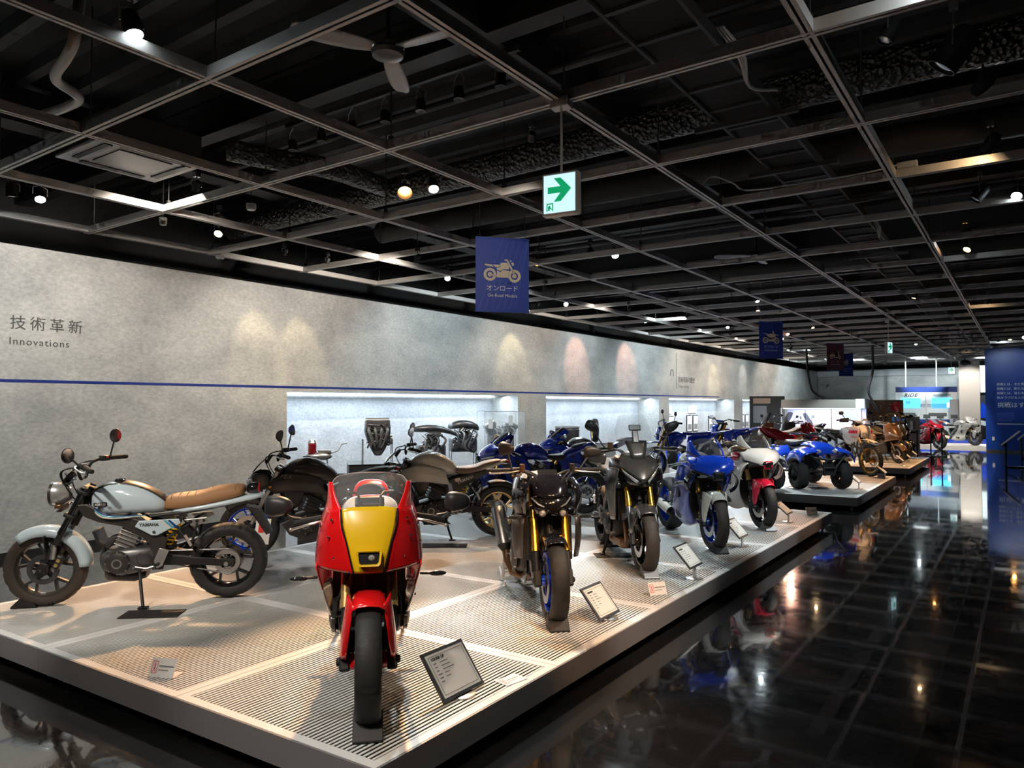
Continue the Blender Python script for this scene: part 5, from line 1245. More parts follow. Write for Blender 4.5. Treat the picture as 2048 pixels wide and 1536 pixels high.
    B.put(b, 'coolant_hoses', 'rubber')
    b = MB(); b.box((.42, 0, .30), (.10, .22, .16)); B.put(b, 'oil_cooler', 'black_matte', 0, bevel=.01)
    swingarm(B, (-.22, .36), 'alu', .11); foot_set(B, -.22, .36, .19, pas=False)
    b = MB(); b.tube([(-.62, .2, .34), (-.70, .22, .02), (-1.02, .2, .03), (-1.02, -.2, .03), (-.70, -.22, .02), (-.62, -.2, .34)], .014, 8); B.put(b, 'paddock_stand', 'alu')
    return B, H
_, HG = gp_red()
chock('dark wedge chock before the red sport bike front wheel', (-2.66, 2.57), HG)

# ================================================================== bike 5: dark hyper naked with gold fork and blue wheels
def hyper_naked():
    H = -47.5; F_ = (-2.78, 4.49)
    B = Bike('naked_motorcycle', 'glossy black naked motorcycle with gold fork and blue wheels', F_, H, 1.405, 0, rf=.30, rr=.32)
    wheel(B, B.xf, .30, .13, .225, 'race_blue', 'tire', 5, 'y', (1, -1), .16)
    wheel(B, B.xr, .32, .19, .23, 'race_blue', 'tire', 5, 'y', (-1,), .11)
    fork(B, 'gold', 'black_matte', .115, 24, .80, .029, .023, 'gold', spr=.27)
    b = MB()
    for sy in (1, -1): b.cyl((.66, sy * .128, .40), (.55, sy * .128, .62), .006, n=6)
    B.put(b, 'fork_sensor', 'gold_dull')
    fender(B, B.xf, .30, .08, 62, 150, 'dark_carbon', .025, dip=.06)
    # mask with two projector lamps
    b = MB(); b.sym([[(.62, 0, .90), (.60, .06, .90), (.56, .12, .88)], [(.665, 0, .85), (.65, .07, .86), (.59, .14, .84)], [(.675, 0, .80), (.665, .065, .80), (.60, .135, .80)], [(.65, 0, .765), (.645, .05, .755), (.59, .11, .75)]]); B.put(b, 'front_mask', 'black_gloss', 180, sub=2, solid=.008)
    for sy in (1, -1):
        round_light(B, (.665, sy * .075, .775), .028, 'black_gloss', 'lens_clear', .05, 'dark_alu')
        b = MB(); b.tube([(.60, sy * .145, .875), (.655, sy * .10, .835), (.665, sy * .06, .815)], .006, 6); B.put(b, 'position_lamp', 'alu')
        b = MB(); b.rows([[(.54, sy * .14, 1.0), (.42, sy * .22, 1.01), (.22, sy * .22, .98)], [(.63, sy * .18, .95), (.50, sy * .29, .93), (.24, sy * .25, .88)], [(.61, sy * .19, .84), (.50, sy * .285, .82), (.24, sy * .23, .78)], [(.54, sy * .17, .73), (.44, sy * .23, .71), (.24, sy * .19, .70)]]); B.put(b, 'tank_shroud', 'dark_carbon', 180, sub=2, solid=.008)
        b = MB(); b.rows([[(.56, sy * .19, .72), (.46, sy * .265, .72), (.36, sy * .25, .72)], [(.55, sy * .20, .58), (.45, sy * .28, .58), (.35, sy * .26, .58)], [(.51, sy * .19, .42), (.44, sy * .25, .41), (.36, sy * .23, .42)]]); B.put(b, 'radiator_wing', 'satin_black', 180, sub=1, solid=.008)
        indicator(B, (.50, sy * .19, .72), (.2, sy, 0), 'lens_dark', .05, .08)
    b = MB(); b.sym([[(.655, 0, .87), (.635, .08, .885), (.58, .125, .90)], [(.60, 0, .97), (.58, .10, .97), (.53, .145, .97)], [(.50, 0, 1.03), (.49, .09, 1.03), (.46, .13, 1.02)]]); B.put(b, 'fly_screen', 'dark_carbon', 180, sub=2, solid=.006)
    b = MB(); b.box((.47, 0, 1.03), (.02, .15, .10), Matrix.Rotation(-.9, 3, 'Y')); B.put(b, 'instrument_display', 'lens_dark', 0, bevel=.008)
    handlebar(B, (.43, 1.01), .40, .045, .10, switch_red=False)
    for sy in (1, -1): b = MB(); b.cyl((.46, sy * .19, 1.05), (.46, sy * .19, 1.11), .02, n=12); B.put(b, 'fluid_reservoir', 'bronze' if sy < 0 else 'black_plastic')
    mirror(B, (.40, .26, 1.06), (.36, .37, 1.19), (.02, .075, .045), yaw=.2, shape='drop'); mirror(B, (.40, -.26, 1.06), (.36, -.30, 1.22), (.02, .07, .05), yaw=-.6, shape='drop')
    t = loft([(.36, .90, .08, .06, .08, 2.6), (.26, .92, .16, .11, .12, 2.8), (.10, .92, .18, .12, .14, 2.8), (-.06, .89, .14, .10, .12, 2.6), (-.18, .84, .09, .05, .08, 2.4)], 20); B.put(t, 'fuel_tank', 'silver_paint', 180, sub=1)
    s = loft([(-.14, .83, .08, .03, .04, 3), (-.30, .82, .13, .04, .05, 3), (-.46, .85, .12, .05, .05, 3), (-.64, .92, .10, .04, .05, 3), (-.74, .93, .05, .02, .02, 3)], 16); B.put(s, 'seat', 'seat_black', 180, sub=1)
    t = loft([(-.34, .79, .11, .03, .03, 3), (-.60, .87, .09, .03, .03, 3), (-.78, .92, .04, .015, .015, 3)], 12); B.put(t, 'tail_cowl', 'dark_carbon', 180, sub=1)
    radiator(B, .47, .56, .36, .32, 8); b = MB(); b.box((.44, 0, .355), (.05, .24, .1)); B.put(b, 'oil_cooler', 'black_matte', 0, bevel=.006)
    engine(B, (.05, .42), 1.2, .21); headers(B, 4, .40, .50, .44, .24, .26, 'dark_alu', .019)
    for sy in (1, -1):
        b = MB(); b.prism([(.36, .40), (.22, .36), (-.02, .22), (.0, .15), (.25, .17), (.38, .27)], sy * .13, sy * .15); B.put(b, 'belly_pan', 'black_gloss', 0, bevel=.01)
    b = MB()
    for sy in (1, -1): b.tube([(.42, sy * .07, .86), (.2, sy * .17, .74), (-.05, sy * .17, .58), (-.22, sy * .14, .40)], .035, 8)
    B.put(b, 'main_frame', 'dark_alu')
    swingarm(B, (-.2, .36), 'dark_alu', .115); foot_set(B, -.2, .36, .19, pas=False)
    muffler(B, (-.14, -.25, .40), (-.28, -.29, .68), .062, 'steel', 'black_matte')
    b = MB(); b.tube([(.1, -.1, .18), (-.02, -.2, .2), (-.08, -.235, .28), (-.13, -.248, .38)], .03, 10); B.put(b, 'link_pipe', 'bronze')
    b = MB()
    for sy in (1, -1): b.tube([(-.50, sy * .2, .33), (-.55, sy * .22, .02), (-.95, sy * .2, .03)], .014, 8)
    b.tube([(-.55, -.22, .025), (-.55, .22, .025)], .014, 8); b.tube([(-.95, -.2, .03), (-.95, .2, .03)], .014, 8); B.put(b, 'paddock_stand', 'white_plastic')
    return F_, H
F_, H_ = hyper_naked(); chock('dark wedge chock before the black naked bike front wheel', F_, H_)

# ================================================================== bike 6: graphite sport tourer
def tourer():
    H = -49; F_ = (-2.89, 6.26)
    B = Bike('touring_motorcycle', 'graphite grey sport touring motorcycle with tall clear screen and gold fork', F_, H, 1.50, 0, rf=.30, rr=.32)
    wheel(B, B.xf, .30, .125, .225, 'black_gloss', 'warm_lit_rubber', 5, 'y', (1, -1), .149)
    wheel(B, B.xr, .32, .18, .23, 'black_gloss', 'tire', 5, 'y', (-1,), .11)
    fork(B, 'gold', 'steel', .11, 25, .80, .028, .021, 'gold', spr=.42)
    fender(B, B.xf, .30, .085, 56, 150, 'graphite', .03, dip=.06)
    for sy in (1, -1):
        b = MB(); b.rows([[(.80, sy * .09, .60), (.70, sy * .12, .60)], [(.81, sy * .12, .48), (.72, sy * .135, .47)], [(.78, sy * .12, .36), (.74, sy * .13, .36)]]); B.put(b, 'fork_guard', 'graphite', 180, sub=1, solid=.005)
    # beak and eyes
    b = MB(); b.sym([[(.74, 0, .84), (.72, .05, .86), (.64, .13, .93), (.56, .20, .97)], [(.69, 0, .93), (.67, .05, .95), (.60, .13, 1.0), (.52, .18, 1.03)], [(.58, 0, 1.03), (.57, .06, 1.035), (.52, .12, 1.05), (.46, .15, 1.06)], [(.50, 0, 1.10), (.49, .06, 1.10), (.46, .10, 1.10), (.42, .12, 1.10)]]); B.put(b, 'front_cowl', 'graphite', 180, sub=2, solid=.008)
    b = MB(); b.sym([[(.735, 0, .83), (.71, .06, .855), (.63, .14, .92), (.55, .205, .955)], [(.70, 0, .775), (.68, .07, .79), (.61, .15, .86), (.54, .205, .92)], [(.62, 0, .77), (.61, .08, .78), (.56, .15, .82), (.52, .19, .86)]]); B.put(b, 'chin_cowl', 'black_gloss', 180, sub=2, solid=.008)
    for sy in (1, -1):
        b = MB(); b.rows([[(.725, sy * .045, .845), (.665, sy * .115, .895), (.60, sy * .165, .94)], [(.715, sy * .055, .822), (.655, sy * .12, .870), (.595, sy * .168, .918)]]); B.put(b, 'led_eye', 'lens_clear', 180, sub=1, solid=.008)
        b = MB(); b.rows([[(.60, sy * .20, .955), (.46, sy * .26, .96), (.28, sy * .25, .92), (.14, sy * .21, .86)], [(.62, sy * .225, .86), (.46, sy * .275, .85), (.28, sy * .265, .82), (.12, sy * .22, .78)], [(.54, sy * .22, .74), (.42, sy * .26, .73), (.26, sy * .25, .70), (.10, sy * .21, .68)], [(.46, sy * .2, .58), (.38, sy * .235, .58), (.27, sy * .23, .56), (.16, sy * .2, .56)], [(.40, sy * .18, .44), (.35, sy * .21, .44), (.29, sy * .21, .43), (.24, sy * .19, .44)]]); B.put(b, 'side_fairing', 'graphite', 180, sub=2, solid=.008)
        round_light(B, (.585, sy * .205, .80), .03, 'black_gloss', 'lens_dark', .05, 'dark_alu', 'fog_light')
        b = MB(); b.rows([[(.50, sy * .30, 1.10), (.44, sy * .40, 1.10), (.36, sy * .44, 1.09)], [(.52, sy * .30, 1.03), (.47, sy * .40, 1.03), (.38, sy * .45, 1.04)], [(.48, sy * .31, .98), (.45, sy * .40, .98), (.38, sy * .44, 1.0)]]); B.put(b, 'hand_guard', 'black_plastic' if sy > 0 else 'graphite', 180, sub=1, solid=.006)
    b = MB(); b.sym([[(.56, 0, 1.07), (.55, .10, 1.07), (.50, .15, 1.07)], [(.49, 0, 1.16), (.48, .12, 1.16), (.44, .175, 1.15)], [(.40, 0, 1.32), (.39, .13, 1.32), (.355, .18, 1.30)], [(.34, 0, 1.46), (.335, .10, 1.455), (.32, .135, 1.44)]]); ws = B.put(b, 'wind_screen', 'screen_haze', 25, solid=.004)
    b = MB(); b.sym([[(.585, 0, 1.03), (.57, .06, 1.04)], [(.51, 0, 1.15), (.50, .10, 1.15)], [(.475, 0, 1.21), (.465, .105, 1.205)]]); B.put(b, 'screen_bracket', 'graphite', 180, sub=1, solid=.008)
    b = MB(); b.box((.45, 0, 1.25), (.02, .06, .14), Matrix.Rotation(-.4, 3, 'Y')); b.box((.43, 0, 1.33), (.02, .12, .06), Matrix.Rotation(-.4, 3, 'Y')); B.put(b, 'instrument_display', 'graphite', 0, bevel=.008)
    handlebar(B, (.40, 1.07), .42, .05, .10, switch_red=False)
    for sy in (1, -1): mirror(B, (.36, sy * .27, 1.12), (.34, sy * .40, 1.34), (.022, .075, .05), yaw=-sy * .1, tilt=sy * .5, shape='drop', bend=-.5)
    b = MB(); b.cyl((.42, -.24, 1.13), (.42, -.24, 1.19), .026, n=12); B.put(b, 'fluid_reservoir', 'bronze')
    t = loft([(.34, .92, .08, .05, .08, 2.6), (.24, .94, .16, .11, .12, 2.8), (.08, .95, .18, .12, .14, 2.8), (-.08, .91, .14, .09, .12, 2.6), (-.2, .86, .09, .05, .08, 2.4)], 20); B.put(t, 'fuel_tank', 'graphite', 180, sub=1)
    s = loft([(-.16, .85, .08, .03, .04, 3), (-.30, .84, .14, .04, .05, 3), (-.48, .86, .15, .05, .05, 3), (-.54, .92, .14, .05, .05, 3), (-.84, .93, .10, .03, .04, 3)], 16); B.put(s, 'seat', 'seat_black', 180, sub=1)
    t = loft([(-.40, .82, .12, .03, .04, 3), (-.80, .90, .10, .03, .03, 3), (-1.0, .92, .07, .02, .02, 3)], 12); B.put(t, 'rear_carrier', 'black_plastic', 180, sub=1)
    radiator(B, .44, .58, .34, .28, 10); engine(B, (.05, .42), 1.15, .2); headers(B, 3, .38, .52, .44, .22, .22, 'bronze', .02)
    b = loft([(.36, .20, .06, .05, .04, 4), (.30, .19, .12, .06, .05, 4), (-.1, .18, .13, .06, .05, 4), (-.24, .2, .1, .04, .03, 4)]); B.put(b, 'belly_pan', 'bronze')
    b = MB()
    for sy in (1, -1): b.tube([(.42, sy * .07, .88), (.2, sy * .16, .74), (-.05, sy * .17, .58), (-.22, sy * .14, .40)], .032, 8)
    B.put(b, 'main_frame', 'dark_alu')
    swingarm(B, (-.22, .36), 'dark_alu', .11); foot_set(B, -.22, .36, .2)
    b = MB()
    for sy in (1, -1): b.tube([(-.06, sy * .12, .30), (-.10, sy * .19, .02)], .015, 8); b.box((-.10, sy * .2, .008), (.06, .05, .016))
    b.tube([(-.09, -.17, .09), (-.09, .17, .09)], .012, 8); B.put(b, 'center_stand', 'black_matte')
    return F_, H
F_, H_ = tourer(); chock('grey wedge chock before the graphite tourer front wheel', F_, H_, m='dark_alu')
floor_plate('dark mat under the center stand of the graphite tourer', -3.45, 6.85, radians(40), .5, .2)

# ================================================================== fully faired sport bikes
def superbike(F_, H, label, c, lean=0, name='sport_motorcycle', mirrors=True, det=True, z=PT, race=False, rim='race_blue'):
    B = Bike(name, label, F_, H, 1.405, lean, rf=.30, rr=.32, z=z)
    wheel(B, B.xf, .30, .125, .222, rim, c.get('tire', 'tire'), 5, 'y', (1, -1), .16, det=det)
    wheel(B, B.xr, .32, .19, .23, rim, 'tire', 5, 'y', (-1,), .11, det=det)
    fork(B, c.get('fork', 'gold'), 'black_matte', .115, 24, .72, .028, .022, 'gold')
    fender(B, B.xf, .30, .08, 52, 130, c['fend'], .025, dip=.06)
    for sy in (1, -1):
        b = MB(); b.rows([[(.84, sy * .075, .58), (.76, sy * .115, .63), (.66, sy * .11, .62)], [(.83, sy * .10, .50), (.765, sy * .138, .52), (.67, sy * .125, .52)], [(.79, sy * .11, .40), (.755, sy * .142, .40), (.69, sy * .13, .40)], [(.76, sy * .115, .31), (.74, sy * .138, .30), (.70, sy * .13, .31)]]); B.put(b, 'fork_guard', c['fend'], 180, sub=2, solid=.005)
    b = MB(); b.sym([[(.865, 0, .79), (.85, .05, .785), (.79, .15, .825), (.68, .24, .86)], [(.855, 0, .86), (.84, .065, .865), (.78, .165, .895), (.64, .26, .925)], [(.77, 0, .945), (.755, .08, .945), (.70, .17, .955), (.58, .255, .965)], [(.66, 0, 1.005), (.65, .09, 1.00), (.60, .16, .99), (.52, .22, .985)]]); B.put(b, 'nose_cowl', c['main'], 180, sub=2, solid=.008)
    b = MB(); b.sym([[(.873, 0, .85), (.856, .065, .838)], [(.872, 0, .785), (.855, .055, .775)], [(.82, 0, .755), (.81, .05, .755)]]); B.put(b, 'air_intake', c.get('mouth', 'black_matte'), 180, sub=1, solid=.014)
    if race:
        b = MB(); b.sym([[(.876, 0, .86), (.862, .055, .85)], [(.872, 0, .80), (.858, .06, .79)], [(.858, 0, .755), (.845, .055, .75)]]); B.put(b, 'number_board', 'crimson', 180, sub=0, solid=.004)
        b = MB(); b.sym([[(.883, 0, .835), (.870, .035, .83)], [(.879, 0, .78), (.866, .035, .775)]]); B.put(b, 'number_mark', 'black_gloss', 0, solid=.003)
    b = MB(); b.sym([[(.86, 0, .79), (.80, .12, .83), (.70, .205, .865)], [(.80, 0, .745), (.745, .12, .77), (.66, .205, .80)], [(.70, 0, .74), (.66, .12, .75), (.60, .19, .76)]]); B.put(b, 'chin_cowl', 'black_gloss', 180, sub=1, solid=.008)
    for sy in (1, -1):
        b = MB(); b.rows([[(.83, sy * .10, .812), (.75, sy * .19, .842), (.67, sy * .245, .866)], [(.82, sy * .10, .79), (.74, sy * .19, .815), (.665, sy * .242, .842)]]); B.put(b, 'led_eye', c.get('eye', 'lens_dark'), 180, sub=1, solid=.008)
        R_ = [[(.74, .185, .86), (.58, .24, .92), (.40, .25, .92), (.22, .225, .86)], [(.69, .205, .79), (.54, .265, .80), (.36, .275, .79), (.18, .24, .74)], [(.60, .21, .70), (.47, .265, .68), (.30, .27, .66), (.13, .235, .61)], [(.50, .205, .58), (.40, .25, .55), (.22, .255, .53), (.06, .22, .49)], [(.43, .18, .45), (.33, .22, .41), (.13, .22, .38), (-.06, .20, .37)], [(.40, .13, .33), (.28, .17, .27), (.06, .17, .24), (-.18, .16, .27)], [(.36, .05, .24), (.24, .08, .18), (.0, .09, .16), (-.24, .09, .22)]]
        R_ = [[(x, sy * y, z_) for x, y, z_ in r] for r in R_]
        b = MB(); b.rows(R_[:3]); B.put(b, 'upper_fairing', c['main'], 180, sub=2, solid=.008)
        b = MB(); b.rows(R_[2:]); B.put(b, 'lower_fairing', c['low'], 180, sub=2, solid=.008)
        if c.get('band'):
            b = MB(); b.rows([[(.63, sy * .222, .735), (.48, sy * .276, .72), (.31, sy * .281, .70), (.14, sy * .246, .65)], [(.60, sy * .221, .695), (.47, sy * .276, .675), (.30, sy * .281, .655), (.12, sy * .246, .605)]]); B.put(b, 'side_stripe', c['band'], 180, sub=2, solid=.004)
        if c.get('flash'):
            b = MB(); b.rows([[(.60, sy * .245, .93), (.50, sy * .262, .95), (.40, sy * .262, .93)], [(.56, sy * .262, .84), (.46, sy * .275, .85), (.36, sy * .272, .84)]]); B.put(b, 'side_flash', c['flash'], 180, sub=1, solid=.004)
        if c.get('wing'):
            b = MB(); b.rows([[(.74, sy * .20, .82), (.64, sy * .22, .84)], [(.70, sy * .30, .74), (.60, sy * .31, .76)], [(.66, sy * .26, .62), (.58, sy * .27, .64)], [(.62, sy * .22, .60), (.54, sy * .235, .62)]]); B.put(b, 'winglet', c['wing'], 180, sub=2, solid=.008)
        b = MB(); b.rows([[(.40, sy * .262, .80), (.32, sy * .266, .80)], [(.34, sy * .262, .52), (.28, sy * .256, .52)]]); B.put(b, 'fairing_vent', 'black_matte', 0, solid=.012)
        if c.get('pillar', True):
            b = MB(); b.rows([[(.66, sy * .12, 1.0), (.58, sy * .19, .985), (.46, sy * .22, .98)], [(.54, sy * .155, 1.08), (.49, sy * .19, 1.07), (.42, sy * .20, 1.05)], [(.44, sy * .15, 1.155), (.42, sy * .17, 1.15), (.38, sy * .175, 1.12)]]); B.put(b, 'screen_pillar', c['main'], 180, sub=2, solid=.006)
        if mirrors: mirror(B, (.64, sy * .17, .985), (.50, sy * .37, 1.06), (.025, .085, .035), c.get('mir', 'bronze'), yaw=-sy * .5, shape='drop', bend=1)
        b = MB(); b.tube([(.46, sy * .11, .93), (.40, sy * .22, .90), (.33, sy * .35, .87)], .014, 8); b.cyl((.38, sy * .26, .89), (.325, sy * .37, .865), .019, n=10); B.put(b, 'clip_on_bar', 'black_matte')
        b = MB(); b.tube([(.44, sy * .24, .895), (.44, sy * .32, .885), (.41, sy * .38, .87)], .006, 6); B.put(b, 'brake_lever', 'alu')
    b = MB(); b.sym([[(.66, 0, 1.005), (.645, .09, .998), (.60, .13, .985)], [(.56, 0, 1.10), (.545, .11, 1.09), (.50, .155, 1.06)], [(.46, 0, 1.165), (.45, .10, 1.155), (.42, .15, 1.12)], [(.42, 0, 1.18), (.415, .07, 1.172), (.40, .11, 1.15)]]); B.put(b, 'wind_screen', c.get('screen', 'screen_smoke'), 180, sub=2, solid=.003)
    t = loft([(.36, .86, .10, .06, .10, 2.6), (.26, .90, .16, .10, .13, 2.8), (.10, .92, .175, .11, .14, 2.8), (-.05, .88, .13, .09, .12, 2.6), (-.16, .83, .08, .05, .08, 2.4)], 20); B.put(t, 'fuel_tank', c.get('tank', c['main']), 180, sub=1)
    s = loft([(-.12, .82, .08, .03, .04, 3), (-.26, .80, .13, .04, .05, 3), (-.40, .82, .13, .05, .05, 3)], 16); B.put(s, 'seat', 'seat_black', 180, sub=1)
    t = loft([(-.34, .82, .13, .04, .05, 3), (-.48, .88, .13, .06, .06, 3), (-.66, .95, .09, .05, .05, 3), (-.84, 1.0, .04, .02, .02, 3)], 16); B.put(t, 'tail_cowl', c.get('tail', c['main']), 180, sub=1)
    s = loft([(-.48, .93, .08, .03, .02, 3), (-.60, .97, .07, .03, .02, 3), (-.74, .995, .04, .02, .02, 3)], 12); B.put(s, 'pillion_pad', 'seat_black', 180, sub=1)
    b = MB(); b.box((.38, 0, .56), (.05, .34, .30)); B.put(b, 'radiator', 'black_matte', 0)
    engine(B, (.05, .42), 1.15, .18); 
    b = MB()
    for sy in (1, -1): b.tube([(.42, sy * .07, .86), (.2, sy * .17, .74), (-.05, sy * .17, .58), (-.22, sy * .14, .40)], .035, 8)
    B.put(b, 'main_frame', 'dark_alu')
    swingarm(B, (-.2, .36), 'dark_alu', .115); foot_set(B, -.22, .40, .17, pas=False)
    muffler(B, (-.22, -.16, .28), (-.52, -.2, .36), .06, 'cream', 'black_matte', .05)
    return B
r1 = superbike((-2.74, 7.68), -48.5, 'bright blue sport motorcycle with beige front fender and blue wheels', dict(main='race_blue', low='violet_blue', fend='cream', band='silver_paint', tire='warm_lit_rubber', tank='grey_white', mir='bronze', fork='gold', wing='black_gloss'))
decal_text(r1, 'R1', .075, (.36, -.2855, .69), 'letter_dark', -1, 0, -.1, .001)
chock('dark wedge chock before the blue sport bike front wheel', (-2.74, 7.68), -48.5)
r1w = superbike((-2.71, 9.35), -47, 'white and red racing sport motorcycle with red number board', dict(main='white_paint', low='white_paint', fend='crimson', flash='crimson', tank='grey_white', mouth='black_gloss', wing='white_paint', mir='graphite', fork='gold_dull'), race=True, rim='black_gloss')
b = MB(); b.rows([[(.50, -.285, .81), (.30, -.29, .81), (.2, -.26, .78)], [(.46, -.285, .73), (.30, -.288, .72), (.18, -.257, .70)]]); r1w.put(b, 'side_flash', 'crimson', 0, solid=.004)
chock('grey wedge chock before the white racing bike front wheel', (-2.71, 9.35), -47, m='dark_alu')
superbike((-6.15, 8.2), H2, 'deep blue faired motorcycle behind the cream naked bike', dict(main='deep_blue', low='deep_blue', fend='deep_blue', tank='deep_blue', mir='bronze', fork='gold', screen='screen_smoke', eye='lens_clear'), -3, rim='black_gloss')
superbike((-6.4, 10.1), H2, 'blue faired motorcycle with raised black mirror in front of the second niche', dict(main='race_blue', low='deep_blue', fend='violet_blue', tank='silver_paint', tail='violet_blue', mir='black_plastic', eye='lens_clear'), -3, rim='black_gloss')
# ================================================================== off-road bikes, quads and scooters on the farther platforms
def dirt_bike(F_, H, label, c, rim='race_blue', lean=-4, scr=False, name='dirt_bike', wb=1.45, z=PT, rf=.34, rr=.33):
    B = Bike(name, label, F_, H, wb, lean, rf=rf, rr=rr, z=z)
    wheel(B, B.xf, rf, .085, .27, rim, 'tire', 5, 'wire', (1,), .13, 'knob', n=72)
    wheel(B, B.xr, rr, .12, .24, rim, 'tire', 5, 'wire', (-1,), .12, 'knob', n=72)
    fork(B, c.get('fork', 'gold'), c.get('leg', 'steel'), .10, 27, .90, .026, .022, 'gold')
    b = MB(); b.sym([[(.98, 0, .74), (.97, .05, .735), (.96, .06, .73)], [(.80, 0, .80), (.80, .06, .795), (.80, .075, .78)], [(.60, 0, .81), (.60, .065, .805), (.60, .08, .79)], [(.42, 0, .74), (.42, .06, .735), (.42, .07, .73)]]); B.put(b, 'front_fender', c['body'], 180, sub=1, solid=.006)
    b = MB(); b.sym([[(.56, 0, 1.10), (.55, .08, 1.09)], [(.64, 0, .98), (.62, .10, .98)], [(.62, 0, .82), (.60, .08, .83)]]); B.put(b, 'number_plate', c.get('plate', c['body']), 180, sub=1, solid=.008)
    if c.get('lamp'): b = MB(); b.ell((.64, 0, .92), (.03, .07, .045)); B.put(b, 'headlight', 'lens_clear')
    handlebar(B, (.42, 1.12), .40, .09, .12)
    b = MB(); b.cyl((.42, -.1, 1.17), (.42, .1, 1.17), .022, n=10); B.put(b, 'bar_pad', c['body'])
    if c.get('mir'): mirror(B, (.36, .25, 1.22), (.36, .30, 1.38), (.018, .05, .045)); mirror(B, (.36, -.25, 1.22), (.36, -.32, 1.38), (.018, .05, .045))
    t = loft([(.34, .92, .05, .05, .08, 2.5), (.26, .93, .11, .08, .1, 2.5), (.10, .92, .11, .07, .1, 2.5), (-.04, .90, .07, .04, .08, 2.4)], 16); B.put(t, 'fuel_tank', c['body'], 180, sub=1)
    for sy in (1, -1):
        b = MB(); b.rows([[(.42, sy * .12, .96), (.24, sy * .16, .96), (.05, sy * .12, .93)], [(.46, sy * .16, .82), (.28, sy * .19, .82), (.08, sy * .13, .82)], [(.36, sy * .14, .66), (.28, sy * .16, .68), (.20, sy * .14, .70)]]); B.put(b, 'radiator_shroud', c['body'], 180, sub=2, solid=.006)
        b = MB(); b.rows([[(-.12, sy * .09, .88), (-.40, sy * .11, .92), (-.62, sy * .09, .96)], [(-.10, sy * .11, .70), (-.36, sy * .13, .76), (-.60, sy * .10, .88)]]); B.put(b, 'side_panel', c.get('side', c['body']), 180, sub=1, solid=.006)
    s = loft([(.12, .965, .05, .025, .03, 3), (-.1, .945, .08, .03, .04, 3), (-.36, .94, .085, .03, .04, 3), (-.62, .985, .06, .025, .03, 3)], 14); B.put(s, 'seat', c.get('seat', 'deep_blue'), 180, sub=1)
    b = MB(); b.sym([[(-.50, 0, .94), (-.50, .09, .92)], [(-.75, 0, .985), (-.75, .085, .975)], [(-1.0, 0, 1.01), (-1.0, .06, 1.005)]]); B.put(b, 'rear_fender', c['body'], 180, sub=1, solid=.006)
    engine(B, (.06, .44), .9, .13, 'engine_grey', 'engine_black', 4); headers(B, 1, .2, .6, .3, .36, .03, 'steel', .02, -.1)
    b = MB()
    for sy in (1, -1): b.tube([(.38, sy * .04, .95), (.2, sy * .1, .75), (-.15, sy * .11, .62), (-.2, sy * .1, .4)], .02, 8); b.tube([(.38, sy * .03, .85), (.30, sy * .06, .5), (.1, sy * .09, .3), (-.18, sy * .09, .34)], .018, 8)
    B.put(b, 'main_frame', 'dark_alu'); swingarm(B, (-.2, .40), 'alu', .09); shock(B, (-.24, 0, .45), (-.3, 0, .78), 'race_blue'); foot_set(B, -.18, .38, .13, pas=False)
    muffler(B, (-.35, -.14, .74), (-.72, -.16, .86), .05, 'steel'); side_stand(B, -.1, .36, .12, .16)
    return B
dirt_bike((-6.25, 13.85), 228, 'blue trail motorcycle with mirrors before the third niche', dict(body='race_blue', lamp=1, mir=1, seat='deep_blue'))
dirt_bike((-5.9, 16.2), 248, 'blue motocross motorcycle with high bars before the third niche', dict(body='race_blue', plate='race_blue', seat='race_blue'))
def adventure():
    B = dirt_bike((-2.73, 17.37), -40, 'white and red adventure motorcycle with gold rims', dict(body='white_paint', plate='white_paint', side='satin_black', seat='seat_black', fork='gold_dull', leg='black_matte', lamp=1), 'gold', 0, wb=1.59, name='adventure_motorcycle', rf=.345)
    b = MB(); b.sym([[(.66, 0, 1.12), (.64, .10, 1.11)], [(.58, 0, 1.28), (.56, .13, 1.26)], [(.52, 0, 1.42), (.51, .10, 1.40)]]); B.put(b, 'wind_screen', 'screen_haze', 180, sub=2, solid=.004)
    for sy in (1, -1):
        b = MB(); b.rows([[(.62, sy * .13, 1.08), (.40, sy * .19, 1.06), (.10, sy * .18, 1.02)], [(.66, sy * .15, .92), (.42, sy * .22, .90), (.12, sy * .19, .90)], [(.56, sy * .14, .74), (.48, sy * .19, .72), (.40, sy * .18, .74)]]); B.put(b, 'tank_fairing', 'white_paint', 180, sub=2, solid=.008)
        b = MB()
        for k in range(4): b.prism([(.63 - .055 * k, .985), (.59 - .055 * k, .985), (.575 - .055 * k, .92), (.615 - .055 * k, .92)], sy * (.185 + .012 * k), sy * (.205 + .012 * k))
        B.put(b, 'red_blocks', 'crimson', 0)
        mirror(B, (.36, sy * .27, 1.22), (.36, sy * .38, 1.36), (.02, .065, .045)); b = MB(); b.rows([[(.50, sy * .30, 1.26), (.40, sy * .45, 1.24)], [(.50, sy * .30, 1.16), (.40, sy * .46, 1.16)]]); B.put(b, 'hand_guard', 'black_plastic', 0, solid=.006)
    decal_text(B, 'Tenere', .07, (.52, -.205, .84), 'ink_red', -1, 0, -.12, .001)
    t = loft([(.30, .92, .12, .12, .16, 2.8), (.10, .94, .16, .13, .16, 2.8), (-.1, .90, .12, .08, .12, 2.6)], 14); B.put(t, 'tank_body', 'satin_black', 180, sub=1)
adventure()
